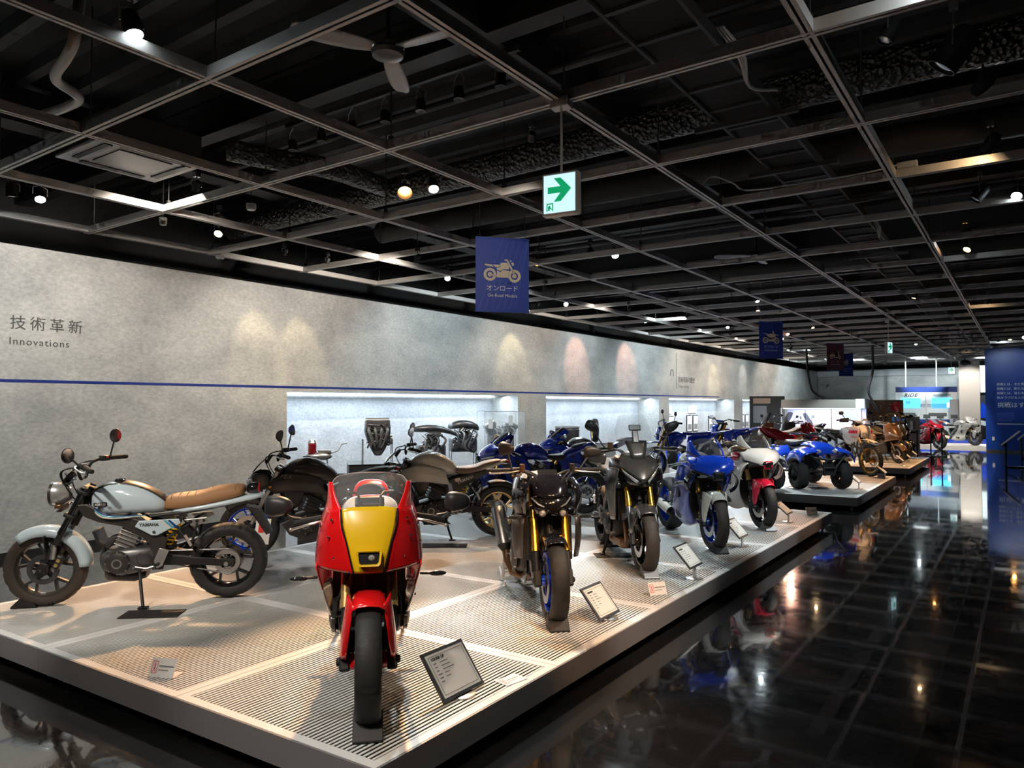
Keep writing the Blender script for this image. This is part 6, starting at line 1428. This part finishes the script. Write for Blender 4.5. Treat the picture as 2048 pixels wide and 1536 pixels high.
def quad(C, H, label, body, hood, z=PT, guard=True, s=1.0, rack=False):
    h = radians(H); root = empty('quad_bike', label, 'quad bike', (C[0], C[1], z), h)
    class Q: pass
    B = Bike.__new__(Bike); B.root = root; B.wb = 1.15; B.xf = .575; B.xr = -.575; B.rf = .27; B.rr = .27
    for cx in (.575, -.575):
        for sy in (1, -1): wheel(B, cx, .27, .22, .14, 'dark_alu', 'rubber', 4, 'x', (), .1, 'knob', .06, 72, False, sy * .40)
    b = MB()
    for cx in (.575, -.575): b.cyl((cx, -.40, .27), (cx, .40, .27), .022, n=8)
    for sy in (1, -1):
        for cx in (.575, -.5): b.tube([(cx, sy * .36, .30), (cx - .05, sy * .12, .36)], .016, 8); b.tube([(cx, sy * .36, .24), (cx - .12, sy * .12, .26)], .016, 8)
        b.tube([(.75, sy * .12, .34), (0, sy * .16, .26), (-.7, sy * .12, .36)], .02, 8)
    B.put(b, 'chassis', 'black_matte')
    for sy in (1, -1): shock(B, (.57, sy * .28, .32), (.48, sy * .18, .68), 'dark_alu')
    b = MB(); b.sym([[(.86, 0, .66), (.86, .12, .66), (.84, .18, .64)], [(.80, 0, .80), (.80, .14, .79), (.78, .2, .76)], [(.50, 0, .88), (.50, .15, .87), (.50, .22, .82)], [(.2, 0, .86), (.2, .13, .85), (.2, .2, .78)]]); B.put(b, 'hood', hood, 180, sub=2, solid=.01)
    for sy in (1, -1):
        for cx, m in ((.575, body), (-.575, body)):
            fr = 1 if cx > 0 else -1
            b = MB(); b.rows([[(cx + fr * .32, sy * .18, .70), (cx + fr * .34, sy * .38, .67), (cx + fr * .32, sy * .49, .62), (cx + fr * .30, sy * .50, .50)], [(cx + fr * .12, sy * .18, .78), (cx + fr * .14, sy * .40, .76), (cx + fr * .12, sy * .51, .71), (cx + fr * .12, sy * .52, .60)], [(cx - fr * .18, sy * .18, .78), (cx - fr * .18, sy * .40, .76), (cx - fr * .18, sy * .52, .70), (cx - fr * .18, sy * .53, .54)], [(cx - fr * .36, sy * .18, .60), (cx - fr * .38, sy * .40, .56), (cx - fr * .38, sy * .50, .48), (cx - fr * .38, sy * .51, .36)]]); B.put(b, 'wheel_fender', m, 180, sub=2, solid=.012)
        b = MB(); b.ell((.83, sy * .15, .70), (.03, .055, .04)); B.put(b, 'headlight', 'lens_clear')
        b = MB(); b.box((-.02, sy * .30, .30), (.55, .26, .03)); B.put(b, 'footwell', 'black_plastic', 0, bevel=.01)
    if guard:
        b = MB()
        for sy in (1, -1): b.tube([(.70, sy * .40, .70), (.90, sy * .30, .62), (.95, sy * .12, .44), (.93, sy * .08, .28)], .022, 8)
        b.tube([(.90, -.28, .60), (.97, 0, .56), (.90, .28, .60)], .02, 8); b.tube([(.95, -.12, .42), (.97, 0, .42), (.95, .12, .42)], .018, 8); b.box((.90, 0, .40), (.03, .2, .24)); B.put(b, 'front_bumper', 'black_matte')
    s_ = loft([(.10, .86, .10, .04, .06, 3), (-.15, .80, .16, .04, .08, 3), (-.45, .80, .18, .05, .08, 3), (-.72, .84, .14, .03, .05, 3)], 14); B.put(s_, 'seat', 'seat_black', 180, sub=1)
    t = loft([(.25, .62, .15, .16, .3, 4), (-.1, .56, .16, .2, .26, 4), (-.6, .56, .15, .2, .2, 4)], 12); B.put(t, 'engine_body', 'engine_black', 60)
    handlebar(B, (.30, .94), .37, .07, .14); b = MB(); b.box((.34, 0, 1.0), (.08, .14, .06)); B.put(b, 'bar_cover', 'black_plastic', 0, bevel=.015)
    if rack:
        b = MB()
        for k in range(5): b.tube([(.40 + .1 * k, -.35, .93), (.40 + .1 * k, .35, .93)], .01, 6)
        for sy in (1, -1): b.tube([(.35, sy * .35, .93), (.85, sy * .35, .93)], .012, 6)
        B.put(b, 'front_rack', 'black_matte')
    root.scale = (s, s, s); return B
quad((-3.45, 14.75), -52, 'blue quad bike with black bumper on the middle platform', 'race_blue', 'race_blue')
quad((-4.35, 14.05), -50, 'pale grey quad bike half hidden behind the white racing bike', 'grey_white', 'grey_white', rack=True, s=.85)
def scooter(F_, H, label, c, wb=1.4, lean=0, big=False, name='scooter', z=PT, scr=True):
    r = .25 if not big else .30
    B = Bike(name, label, F_, H, wb, lean, rf=r, rr=r * .95, z=z)
    wheel(B, B.xf, r, .11, r * .68, c.get('rim', 'bronze'), 'tire', 5, 'y', (1, -1), .13, n=64)
    wheel(B, B.xr, r * .95, .14, r * .65, c.get('rim', 'bronze'), 'tire', 5, 'y', (-1,), .11, n=64)
    fork(B, 'bronze', 'dark_alu', .09, 27, .55, .022, .024, 'gold', usd=False)
    fender(B, B.xf, r, .075, 20, 150, c['body'], .03, dip=.07)
    b = MB(); b.sym([[(.74, 0, .62), (.70, .09, .62), (.56, .19, .60), (.46, .23, .56)], [(.72, 0, .78), (.68, .11, .78), (.56, .21, .76), (.44, .25, .72)], [(.62, 0, .95), (.59, .12, .95), (.50, .20, .93), (.40, .22, .90)], [(.50, 0, 1.05), (.48, .12, 1.05), (.42, .18, 1.03), (.36, .19, 1.0)]]); B.put(b, 'front_cowl', c['body'], 180, sub=2, solid=.01)
    for sy in (1, -1):
        b = MB(); b.rows([[(.735, sy * .03, .72), (.66, sy * .14, .78), (.57, sy * .21, .82)], [(.735, sy * .03, .68), (.66, sy * .15, .73), (.57, sy * .215, .77)]]); B.put(b, 'led_eye', 'lens_clear', 180, sub=1, solid=.008)
        b = MB(); b.rows([[(.46, sy * .23, .62), (.30, sy * .25, .50), (.0, sy * .24, .46), (-.3, sy * .22, .60)], [(.50, sy * .20, .40), (.30, sy * .24, .32), (.0, sy * .24, .30), (-.3, sy * .2, .38)], [(.44, sy * .14, .26), (.26, sy * .18, .20), (.0, sy * .18, .20), (-.25, sy * .14, .28)]]); B.put(b, 'side_cowl', c.get('low', c['body']), 180, sub=2, solid=.01)
        b = MB(); b.rows([[(.02, sy * .16, .72), (-.3, sy * .19, .78), (-.66, sy * .14, .90), (-.9, sy * .06, .96)], [(.06, sy * .2, .56), (-.3, sy * .22, .62), (-.62, sy * .18, .76), (-.9, sy * .07, .92)], [(.04, sy * .2, .42), (-.26, sy * .2, .46), (-.5, sy * .17, .60), (-.74, sy * .08, .76)]]); B.put(b, 'rear_cowl', c['body'], 180, sub=2, solid=.01)
        mirror(B, (.48, sy * .2, 1.04), (.44, sy * .34, 1.20), (.02, .065, .045), yaw=-sy * .2, shape='drop')
    if scr:
        b = MB(); b.sym([[(.60, 0, 1.0), (.58, .12, .99)], [(.46, 0, 1.22), (.45, .15, 1.20)], [(.40, 0, 1.32), (.395, .11, 1.30)]]); B.put(b, 'wind_screen', 'screen_smoke', 180, sub=2, solid=.004)
    handlebar(B, (.36, 1.0), .34, .05, .10)
    s = loft([(.06, .74, .10, .04, .06, 3), (-.2, .74, .17, .05, .06, 3), (-.36, .78, .16, .06, .06, 3), (-.44, .86, .15, .05, .05, 3), (-.8, .92, .09, .03, .04, 3)], 16); B.put(s, 'seat', c.get('seat', 'seat_black'), 180, sub=1)
    t = loft([(.4, .50, .15, .18, .24, 4), (.2, .40, .14, .12, .16, 4), (-.1, .44, .14, .18, .16, 4), (-.6, .50, .1, .14, .12, 4)], 12); B.put(t, 'inner_body', 'black_plastic', 60)
    b = MB(); b.ell((-.92, 0, .93), (.04, .07, .03)); B.put(b, 'tail_light', 'lens_red')
    muffler(B, (-.3, -.2, .30), (-.8, -.24, .42), .065, 'black_matte'); side_stand(B, 0, .25, .12, .14); swingarm(B, (-.2, .32), 'dark_alu', .1, False)
    return B
scooter((-2.72, 21.58), -42, 'brown scooter with bronze wheels at the front of the far platform', dict(body='bronze_paint', seat='seat_black', low='black_plastic'), 1.35)
scooter((-2.75, 23.0), -44, 'dark bronze scooter just behind the brown one on the far platform', dict(body='satin_black', low='bronze_paint'), 1.45)
scooter((-2.8, 24.1), -46, 'black scooter last in the front row of the far platform', dict(body='black_gloss'), 1.45)
scooter((-6.2, 20.9), 225, 'bronze maxi scooter with mirrors behind the white racing bike', dict(body='bronze_paint', low='satin_black', seat='seat_black'), 1.5, -3, True)
scooter((-6.05, 22.7), 235, 'dark bronze three-lamp scooter beside the bronze maxi scooter', dict(body='satin_black', low='bronze_paint'), 1.5, -3, True)
scooter((-4.6, 20.9), 40, 'dark scooter with red tail seen past the pale grey quad', dict(body='deep_red', low='satin_black', seat='deep_red'), 1.4, -3)

# ---- far display: red tourer, silver sport bike on a low white plinth
pl = empty('low_plinth', 'low white plinth under the far silver motorcycle', 'plinth', (-2.3, 35.6, 0))
MB().box((0, 0, .05), (3.0, 2.0, .1)).obj('plinth_body', 'card_white', pl, 0); tag(MB().box((-2.3, 36.75, .15), (3.0, .05, .3)).obj('blue_kerb', 'race_blue', None, 0), 'low blue kerb behind the far silver motorcycle', 'kerb')
superbike((-1.65, 34.95), -28, 'silver faired motorcycle on the far plinth beside the blue partition', dict(main='silver_paint', low='silver_paint', fend='silver_paint', tank='silver_paint', screen='screen_haze', eye='lens_clear', mir='silver_paint'), 0, det=False, z=.1, rim='dark_alu')
superbike((-2.75, 33.2), -35, 'dark red touring motorcycle far along the aisle', dict(main='deep_red', low='deep_red', fend='deep_red', tank='deep_red', screen='screen_haze', eye='lens_clear', mir='deep_red'), 0, name='touring_motorcycle', det=False, z=0, rim='dark_alu')

# ---- barriers in the aisle
def barrier(x, y, label, rz=0, w=.0):
    d = empty('barrier_post', label, 'barrier', (x, y, 0), rz)
    b = MB(); b.lathe([(0, 0), (.16, 0), (.16, .02), (.03, .04), (.022, .06), (.022, .92), (.03, .93), (.03, .98), (0, .98)], (0, 0, 0), 'z', 20); b.obj('post', 'black_matte', d)
    if w: MB().span((0, -.003, .88), (w, .003, .94)).obj('belt', 'black_matte', d, 0)
barrier(-2.62, 28.5, 'black belt barrier post in the far aisle'); barrier(-2.30, 28.6, 'second black barrier post beside the first in the far aisle')
barrier(-2.72, 25.6, 'black barrier post with belt at the end of the far platform', pi, 1.4)
# lecterns by the blue partition
for x, y, lb in ((-.45, 24.8, 'tilted white lectern on a bent black leg before the blue partition'), (-.1, 29.0, 'second tilted lectern deeper by the blue partition')):
    d = empty('lectern', lb, 'lectern', (x, y, 0), radians(0))
    b = MB(); b.tube([(.45, 0, .02), (0, 0, .02), (0, 0, .72)], .028, 8); b.tube([(.45, -.2, .02), (.45, .2, .02)], .02, 8); b.obj('leg', 'black_matte', d)
    b = MB().box((.12, 0, .82), (.60, .42, .035), Matrix.Rotation(-.75, 3, 'Y')); b.obj('panel_board', 'card_white', d, 0)

# ================================================================== engines and cases in the wall niches
def engine_display(loc, rz, label, kind, stand=.0, m='dark_alu'):
    d = empty('engine_exhibit', label, 'engine', loc, rz); random.seed(sum(ord(ch) for ch in label))
    class Z: pass
    def P(b, n, mm, sm=35, **k): return b.obj(n, mm, d, sm, **k)
    if kind == 'four':      # tall inline block, tapering down
        b = loft([], 0) if 0 else MB()
        b.rows([[(-.20, -.13, .62), (.20, -.13, .62), (.20, .13, .62), (-.20, .13, .62)], [(-.21, -.14, .42), (.21, -.14, .42), (.21, .14, .42), (-.21, .14, .42)], [(-.17, -.15, .28), (.19, -.15, .28), (.19, .15, .28), (-.17, .15, .28)], [(-.10, -.12, .12), (.12, -.12, .12), (.12, .12, .12), (-.10, .12, .12)], [(-.04, -.06, .02), (.06, -.06, .02), (.06, .06, .02), (-.04, .06, .02)]], True, True); P(b, 'engine_block', m, bevel=.02)
        b = MB(); b.cyl((-.19, -.05, .60), (.19, -.05, .60), .05, n=14); b.cyl((-.19, .06, .60), (.19, .06, .60), .05, n=14); P(b, 'cam_cover', 'engine_grey')
        for k in range(4):
            b = MB(); x = -.15 + .1 * k; b.tube(spline([(x, -.13, .48), (x, -.2, .44), (x * .7 + .01, -.19, .3), (x * .35 + .01, -.14, .16)], 4), .022, 8); P(b, 'exhaust_header', 'engine_grey')
        b = MB()
        for k in range(4): b.cyl((.19, -.1 + .06 * k, .36), (.235, -.1 + .06 * k, .36), .03, n=10)
        b.lathe([(0, .05), (.08, .045), (.095, 0)], (.2, 0, .28), 'x', 20); P(b, 'engine_cover', 'alu')
    else:
        b = MB(); b.box((0, 0, .22), (.50, .34, .26)); P(b, 'crankcase', m, bevel=.03)
        for sx, an in ((-.12, -.45), (.12, .45)) if kind == 'vee' else ((-.02, .25),):
            R = Matrix.Rotation(an, 3, 'Y')
            b = MB()
            for k in range(6): b.box(Vector((sx, 0, .30)) + R @ Vector((0, 0, .05 + .035 * k)), (.22, .26, .012), R)
            b.box(Vector((sx, 0, .30)) + R @ Vector((0, 0, .12)), (.17, .2, .22), R); P(b, 'cylinder', 'engine_black')
            b = MB(); b.box(Vector((sx, 0, .30)) + R @ Vector((0, 0, .28)), (.24, .28, .08), R); P(b, 'cylinder_head', 'engine_grey', bevel=.02)
        b = MB(); b.lathe([(0, -.05), (.09, -.045), (.11, 0)], (.05, -.17, .22), 'y', 24); P(b, 'engine_cover', 'alu')
        b = MB(); b.lathe([(0, -.04), (.06, -.035), (.075, 0)], (-.16, -.17, .2), 'y', 20); P(b, 'engine_cover', 'dark_alu')
        for k in range(4):
            x = -.18 + .12 * k; b = MB(); b.tube(spline([(x, -.14, .5), (x + .05, -.25, .42), (x * .6, -.22, .2), (.2, -.16, .08)], 4), .02, 8); P(b, 'pipe', random.choice(['engine_grey', 'engine_black', 'dark_alu']))
        if kind == 'airbox': b = loft([(-.34, .62, .1, .04, .04, 3), (-.26, .64, .18, .07, .08, 3), (.1, .66, .2, .06, .08, 3), (.36, .58, .12, .04, .05, 3), (.5, .5, .06, .03, .03, 3)], 14); P(b, 'air_box', 'dark_alu', 180, sub=1)
        if kind == 'cover': b = loft([(-.3, .55, .14, .08, .06, 3), (-.1, .62, .2, .1, .08, 3), (.2, .60, .2, .08, .08, 3), (.32, .52, .14, .05, .06, 3)], 14); P(b, 'top_cover', 'dark_alu', 180, sub=1)
    b = MB()
    for k in range(26):
        b.cyl((random.uniform(-.2, .2), -.16 + random.uniform(-.02, .02), random.uniform(.15, .55)), (random.uniform(-.2, .2), -.17, random.uniform(.15, .55)), random.uniform(.006, .018), n=6)
    P(b, 'fittings', 'chrome')
    if stand:
        b = MB()
        for sx in (-.24, .24):
            for sy in (-.12, .12): b.cyl((sx, sy, -stand), (sx, sy, .3), .008, n=6)
        P(b, 'stand_rods', 'chrome')
    return d
def pedestal(x, y, h, label, sx=.8, sy=.7, m='black_matte', rz=0):
    d = empty('pedestal', label, 'pedestal', (x, y, 0), rz); MB().box((0, 0, h / 2), (sx, sy, h)).obj('plinth_body', m, d, 0, bevel=.006); MB().box((0, 0, h + .006), (sx + .02, sy + .02, .012)).obj('plinth_top', 'black_gloss', d, 0)
VW = radians(50)
pedestal(-8.86, 8.73, .80, 'black pedestal under the tapering four-cylinder engine', .95, .85, rz=VW)
engine_display((-8.86, 8.73, .90), VW, 'tapering four-cylinder engine on thin rods above a black pedestal', 'four', .09)
pedestal(-8.86, 7.5, .55, 'low dark pedestal under the small red outboard exhibit', .6, .6, rz=VW)
ob = empty('small_engine_exhibit', 'small vintage engine with red cylinder and long lever on a stand', 'engine', (-8.86, 7.5, .562), VW)
b = MB(); b.ell((0, 0, .42), (.2, .1, .07)); b.obj('pan_casing', 'alu', ob); b = MB(); b.cyl((-.1, 0, .45), (-.1, 0, .62), .06, n=14)
for k in range(5): b.cyl((-.1, 0, .47 + .03 * k), (-.1, 0, .478 + .03 * k), .075, n=14)
b.obj('red_cylinder', 'deep_red', ob); b = MB(); b.cyl((-.1, 0, .62), (-.1, 0, .67), .07, .05, n=14); b.obj('cap', 'alu', ob)
b = MB(); b.tube([(.12, 0, .44), (.28, 0, .5), (.34, 0, .6), (.42, 0, .61)], .01, 6); b.obj('lever', 'steel', ob)
b = MB(); b.box((.08, 0, .49), (.2, .12, .05)); b.obj('gear_case', 'engine_grey', ob, bevel=.01); b = MB()
for sx in (-.12, .12):
    for sy in (-.07, .07): b.cyl((sx * 1.2, sy, 0), (sx, sy, .38), .01, n=6)
b.obj('stand_rods', 'dark_alu', ob)
pedestal(-8.75, 9.95, .75, 'black pedestal under the engine with the long dark airbox', .66, .62, rz=VW)
engine_display((-8.75, 9.95, .705), VW, 'engine with long dark airbox behind the cream motorcycle', 'airbox')
pedestal(-8.86, 11.0, .62, 'black pedestal under the broad dark covered engine', .72, .66, rz=VW)
engine_display((-8.86, 11.0, .78), VW, 'broad car engine with dark top cover and dense fittings', 'cover', .15)
pedestal(-8.9, 12.3, .75, 'black pedestal under the acrylic cased engine', .9, .8, rz=VW)
engine_display((-8.9, 12.3, .80), VW, 'small dark engine inside the clear acrylic case', 'vee', .03, 'engine_black')
cs = empty('acrylic_case', 'clear acrylic display case around the small dark engine', 'display case', (-8.9, 12.3, .762), VW)
for a in ((-.42, -.36, -.42, .36), (.42, -.36, .42, .36), (-.42, -.36, .42, -.36), (-.42, .36, .42, .36)):
    MB().span((a[0] - .003, a[1] - .003, .002), (a[2] + .003, a[3] + .003, .86)).obj('pane', 'acrylic', cs, 0)
MB().span((-.425, -.365, .86), (.425, .365, .868)).obj('lid', 'acrylic', cs, 0)
b = MB()
for sx in (-.42, .42):
    for sy in (-.36, .36): b.box((sx, sy, .43), (.008, .008, .86))
for sy in (-.36, .36): b.box((0, sy, .862), (.84, .008, .008))
b.obj('edge_strip', 'lens_clear', cs, 0)
for sx, lb in ((-.3, 1), (.12, 2)): MB().box((sx, -.366, .56 + .06 * lb), (.09, .004, .2)).obj('case_label', 'card_white', cs, 0)
pedestal(-8.9, 16.3, .8, 'pale pedestal under the bronze wheel in the second niche', .9, .7, 'grey_panel', VW)
wr = empty('wheel_exhibit', 'spoked wheel and tire standing in the second niche', 'wheel', (-8.9, 16.35, .812), radians(-55))
Bq = Bike.__new__(Bike); Bq.root = wr; wheel(Bq, 0, .30, .16, .21, 'gold_dull', 'tire', 9, 'x', (), .1, 'block', n=64)
pedestal(-8.9, 15.0, .85, 'pale pedestal under the grey ringed drum in the second niche', .9, .7, 'grey_panel', VW)
dr = empty('helmet_exhibit', 'dark rounded drum exhibit with pale rim behind the blue faired bike', 'exhibit', (-8.9, 15.0, .862), VW)
b = MB(); b.lathe([(0, .0), (.2, .02), (.28, .15), (.29, .32), (.26, .36)], (0, 0, 0), 'z', 24); b.obj('shell', 'dark_alu', dr); b = MB(); b.lathe([(.255, .35), (.295, .35), (.295, .39), (.255, .39)], (0, 0, 0), 'z', 24, True); b.obj('rim_ring', 'silver_paint', dr)

# ---- glass showcase beyond the far platform
vc = empty('glass_showcase', 'long glass showcase with grey header and pale blue inside', 'showcase', (-6.35, 30.2, 0))
MB().span((-1.5, -.5, 0), (1.4, .5, .75)).obj('base_cabinet', 'grey_panel', vc, 0); MB().span((-1.5, -.5, 1.62), (1.2, .5, 1.95)).obj('header', 'cork', vc, 0); MB().span((1.2, -.5, 1.62), (1.5, .5, 1.97)).obj('header_end', 'card_white', vc, 0)
for xa, xb in ((-1.5, -.6), (-.6, .35), (.35, 1.4)): MB().span((xa + .01, -.5, .75), (xb - .01, -.49, 1.62)).obj('glass_pane', 'acrylic', vc, 0)
MB().span((-1.5, .45, .75), (1.4, .5, 1.62)).obj('back_panel', 'purple_label', vc, 0); MB().span((-1.45, -.4, 1.60), (1.35, -.36, 1.615)).obj('light_strip', 'strip_glow', vc, 0)
for k, x in enumerate((-1.5, -.6, .35, 1.4)): MB().box((x, -.495, 1.18), (.03, .03, .9)).obj('mullion', 'alu', vc, 0)
l = bpy.data.lights.new('showcase_light', 'AREA'); l.shape = 'RECTANGLE'; l.size = 2.6; l.size_y = .3; l.energy = 30; l.color = (.8, .88, 1); lo = bpy.data.objects.new('showcase_light', l); COL.objects.link(lo); lo.location = (-6.35, 30.2, 1.6)
mn = empty('cutaway_model', 'white upright model inside the glass showcase', 'model', (-6.1, 30.25, .75)); b = MB(); b.lathe([(0, 0), (.22, 0), (.2, .3), (.12, .42), (.1, .6), (.0, .64)], (0, 0, 0), 'z', 16); b.obj('model_body', 'card_white', mn)
mn = empty('small_red_model', 'small red model lying inside the glass showcase', 'model', (-6.9, 30.1, .75)); b = MB(); b.ell((0, 0, .06), (.3, .12, .06)); b.obj('model_body', 'red', mn)
sg = empty('paper_sign', 'pale paper sign inside the glass showcase', 'sign', (-5.35, 29.68, 1.25)); MB().box((0, 0, .1), (.55, .01, .4)).obj('sheet', 'card_white', sg, 0)
pn = empty('dark_board', 'black display board with pale header left of the showcase', 'display board', (-8.85, 30.6, 0)); MB().span((-.5, -.04, 0), (.9, .04, 2.1)).obj('board', 'black_matte', pn, 0); MB().span((-.35, -.05, 1.8), (.35, -.04, 2.02)).obj('header_sheet', 'seat_tan', pn, 0); MB().span((-.35, -.05, 1.0), (.2, -.04, 1.7)).obj('photo_sheet', 'dark_alu', pn, 0)
b = MB(); b.tube(spline([(-6.9, 29.8, 3.9), (-6.85, 29.8, 3.0), (-6.7, 29.8, 2.3), (-6.3, 29.8, 2.0)], 6), .04, 8); tag(b.obj('hanging_hose', 'black_matte'), 'black cable bundle hanging down above the showcase', 'cable')
b = MB(); b.tube(spline([(-4.45, 29.0, 3.9), (-4.45, 29.0, 3.0), (-4.6, 29.0, 2.3), (-4.5, 29.1, 1.9), (-4.3, 29.2, 1.5)], 6), .045, 8); tag(b.obj('hanging_hose', 'black_matte'), 'black cable bundle hanging down right of the showcase', 'cable')
fm = empty('photo_panel', 'dark photo panel with red round emblem beyond the showcase', 'poster', (-4.9, 34.5, 1.5)); MB().box((0, 0, 0), (1.5, .05, .9)).obj('board', 'bronze', fm, 0); MB().box((-.5, .03, -.75), (.05, .05, 1.5)).obj('stand_leg', 'dark_alu', fm, 0); MB().box((.5, .03, -.75), (.05, .05, 1.5)).obj('stand_leg', 'dark_alu', fm, 0); b = MB(); b.cyl((.5, -.03, .15), (.5, -.045, .15), .2, n=24); b.obj('red_disc', 'red', fm)
b = MB()
random.seed(5)
for k in range(40): b.box((random.uniform(-.7, .25), -.027, random.uniform(-.4, .4)), (random.uniform(.02, .06), .004, random.uniform(.02, .05)))
b.obj('photo_flecks', 'grey_panel', fm, 0)

# ---- twin promotion panels with screens at the far end
pp = empty('promotion_wall', 'twin white promotion panels with cyan screens on the far wall', 'display wall', (-3.85, 40, 0))
for k, x in enumerate((-.65, .65)):
    MB().span((x - .64, 0, .3), (x + .64, .1, 2.35)).obj('panel_board', 'card_white', pp, 0); MB().span((x - .64, -.01, 2.35), (x + .64, .1, 2.6)).obj('header', 'sign_blue', pp, 0)
    MB().span((x - .41, -.05, 1.6), (x + .41, 0, 2.06)).obj('screen', 'screen_cyan', pp, 0)
    MB().span((x - .62, -.008, 1.72), (x + .62, 0, 1.75)).obj('stripe', 'sign_blue', pp, 0); MB().span((x - .62, -.008, 1.64), (x + .62, 0, 1.66)).obj('stripe', 'dark_alu', pp, 0)
    MB().span((x - .55, -.01, 1.2), (x + .2, 0, 1.36)).obj('photo_strip', 'dark_alu', pp, 0); MB().span((x - .64, -.012, .7), (x + .64, 0, 1.05)).obj('lower_band', 'sign_blue', pp, 0)
MB().span((-.65 - .2, -.055, 1.78), (-.65 + .0, -.05, 1.92)).obj('screen_window', 'screen_blue', pp, 0); MB().span((.25, -.055, 1.6), (.86, -.05, 1.8)).obj('screen_window', 'screen_blue', pp, 0); MB().span((.86, -.056, 1.62), (1.06, -.05, 1.84)).obj('screen_window', 'screen_pale', pp, 0)
text('lettering', 'RiDE', .24, 'letter_dark', pp, (-.65, -.006, 2.2), RF, 'CENTER', .002, 1.15, .008, .3); text('lettering', 'HELM MASTER', .12, 'letter_dark', pp, (.65, -.006, 2.2), RF, 'CENTER')
b = MB()
for x in (-.85, .45): b.cyl((x, .05, 2.6), (x, .05, 3.95), .025, n=8)
b.obj('hanging_pole', 'white_plastic', pp)
ks = empty('touch_kiosk', 'white kiosk with bright blue screen behind the scooters', 'kiosk', (-3.5, 28.3, 0)); MB().span((-.35, 0, 0), (.55, .3, 1.35)).obj('body', 'seat_tan', ks, 0); MB().span((-.25, -.03, .95), (.12, 0, 1.33)).obj('screen', 'screen_blue', ks, 0); MB().span((.3, -.02, .9), (.38, 0, 1.2)).obj('leaflet', 'card_white', ks, 0); MB().span((-.2, -.035, .97), (-.05, -.03, 1.03)).obj('screen_button', 'screen_pale', ks, 0)
sd = empty('grey_screen_wall', 'plain grey partition panel beside the twin promotion panels', 'panel', (-2.35, 39.6, 0)); MB().span((-.5, 0, 0), (.3, .06, 2.0)).obj('board', 'grey_panel', sd, 0)
mb = empty('machine_bench', 'shelf of small marine parts below the twin screens', 'bench', (-3.0, 39.2, 0)); MB().span((-1.6, -.3, .7), (.6, .3, .76)).obj('bench_top', 'card_white', mb, 0)
for sx in (-1.5, .5): MB().span((sx - .03, -.25, 0), (sx + .03, .25, .7)).obj('bench_leg', 'dark_alu', mb, 0)
for k in range(4): b = MB(); x = -1.3 + .55 * k; b.cyl((x, 0, .76), (x, 0, 1.1), .05, n=10); b.box((x, 0, 1.2), (.28, .12, .18)); b.obj('marine_part', 'dark_alu', mb, bevel=.01)

# ---- turn the lettering into plain meshes
bpy.context.view_layer.update()
dg = bpy.context.evaluated_depsgraph_get()
for o in [o for o in bpy.data.objects if o.type == 'FONT']:
    me = bpy.data.meshes.new_from_object(o.evaluated_get(dg)); n = o.name.split('.')[0]
    m2 = bpy.data.objects.new(n, me); COL.objects.link(m2); m2.parent = o.parent; m2.location = o.location; m2.rotation_euler = o.rotation_euler
    if not me.materials: me.materials.append(o.data.materials[0])
    bpy.data.objects.remove(o)
bpy.context.view_layer.update()
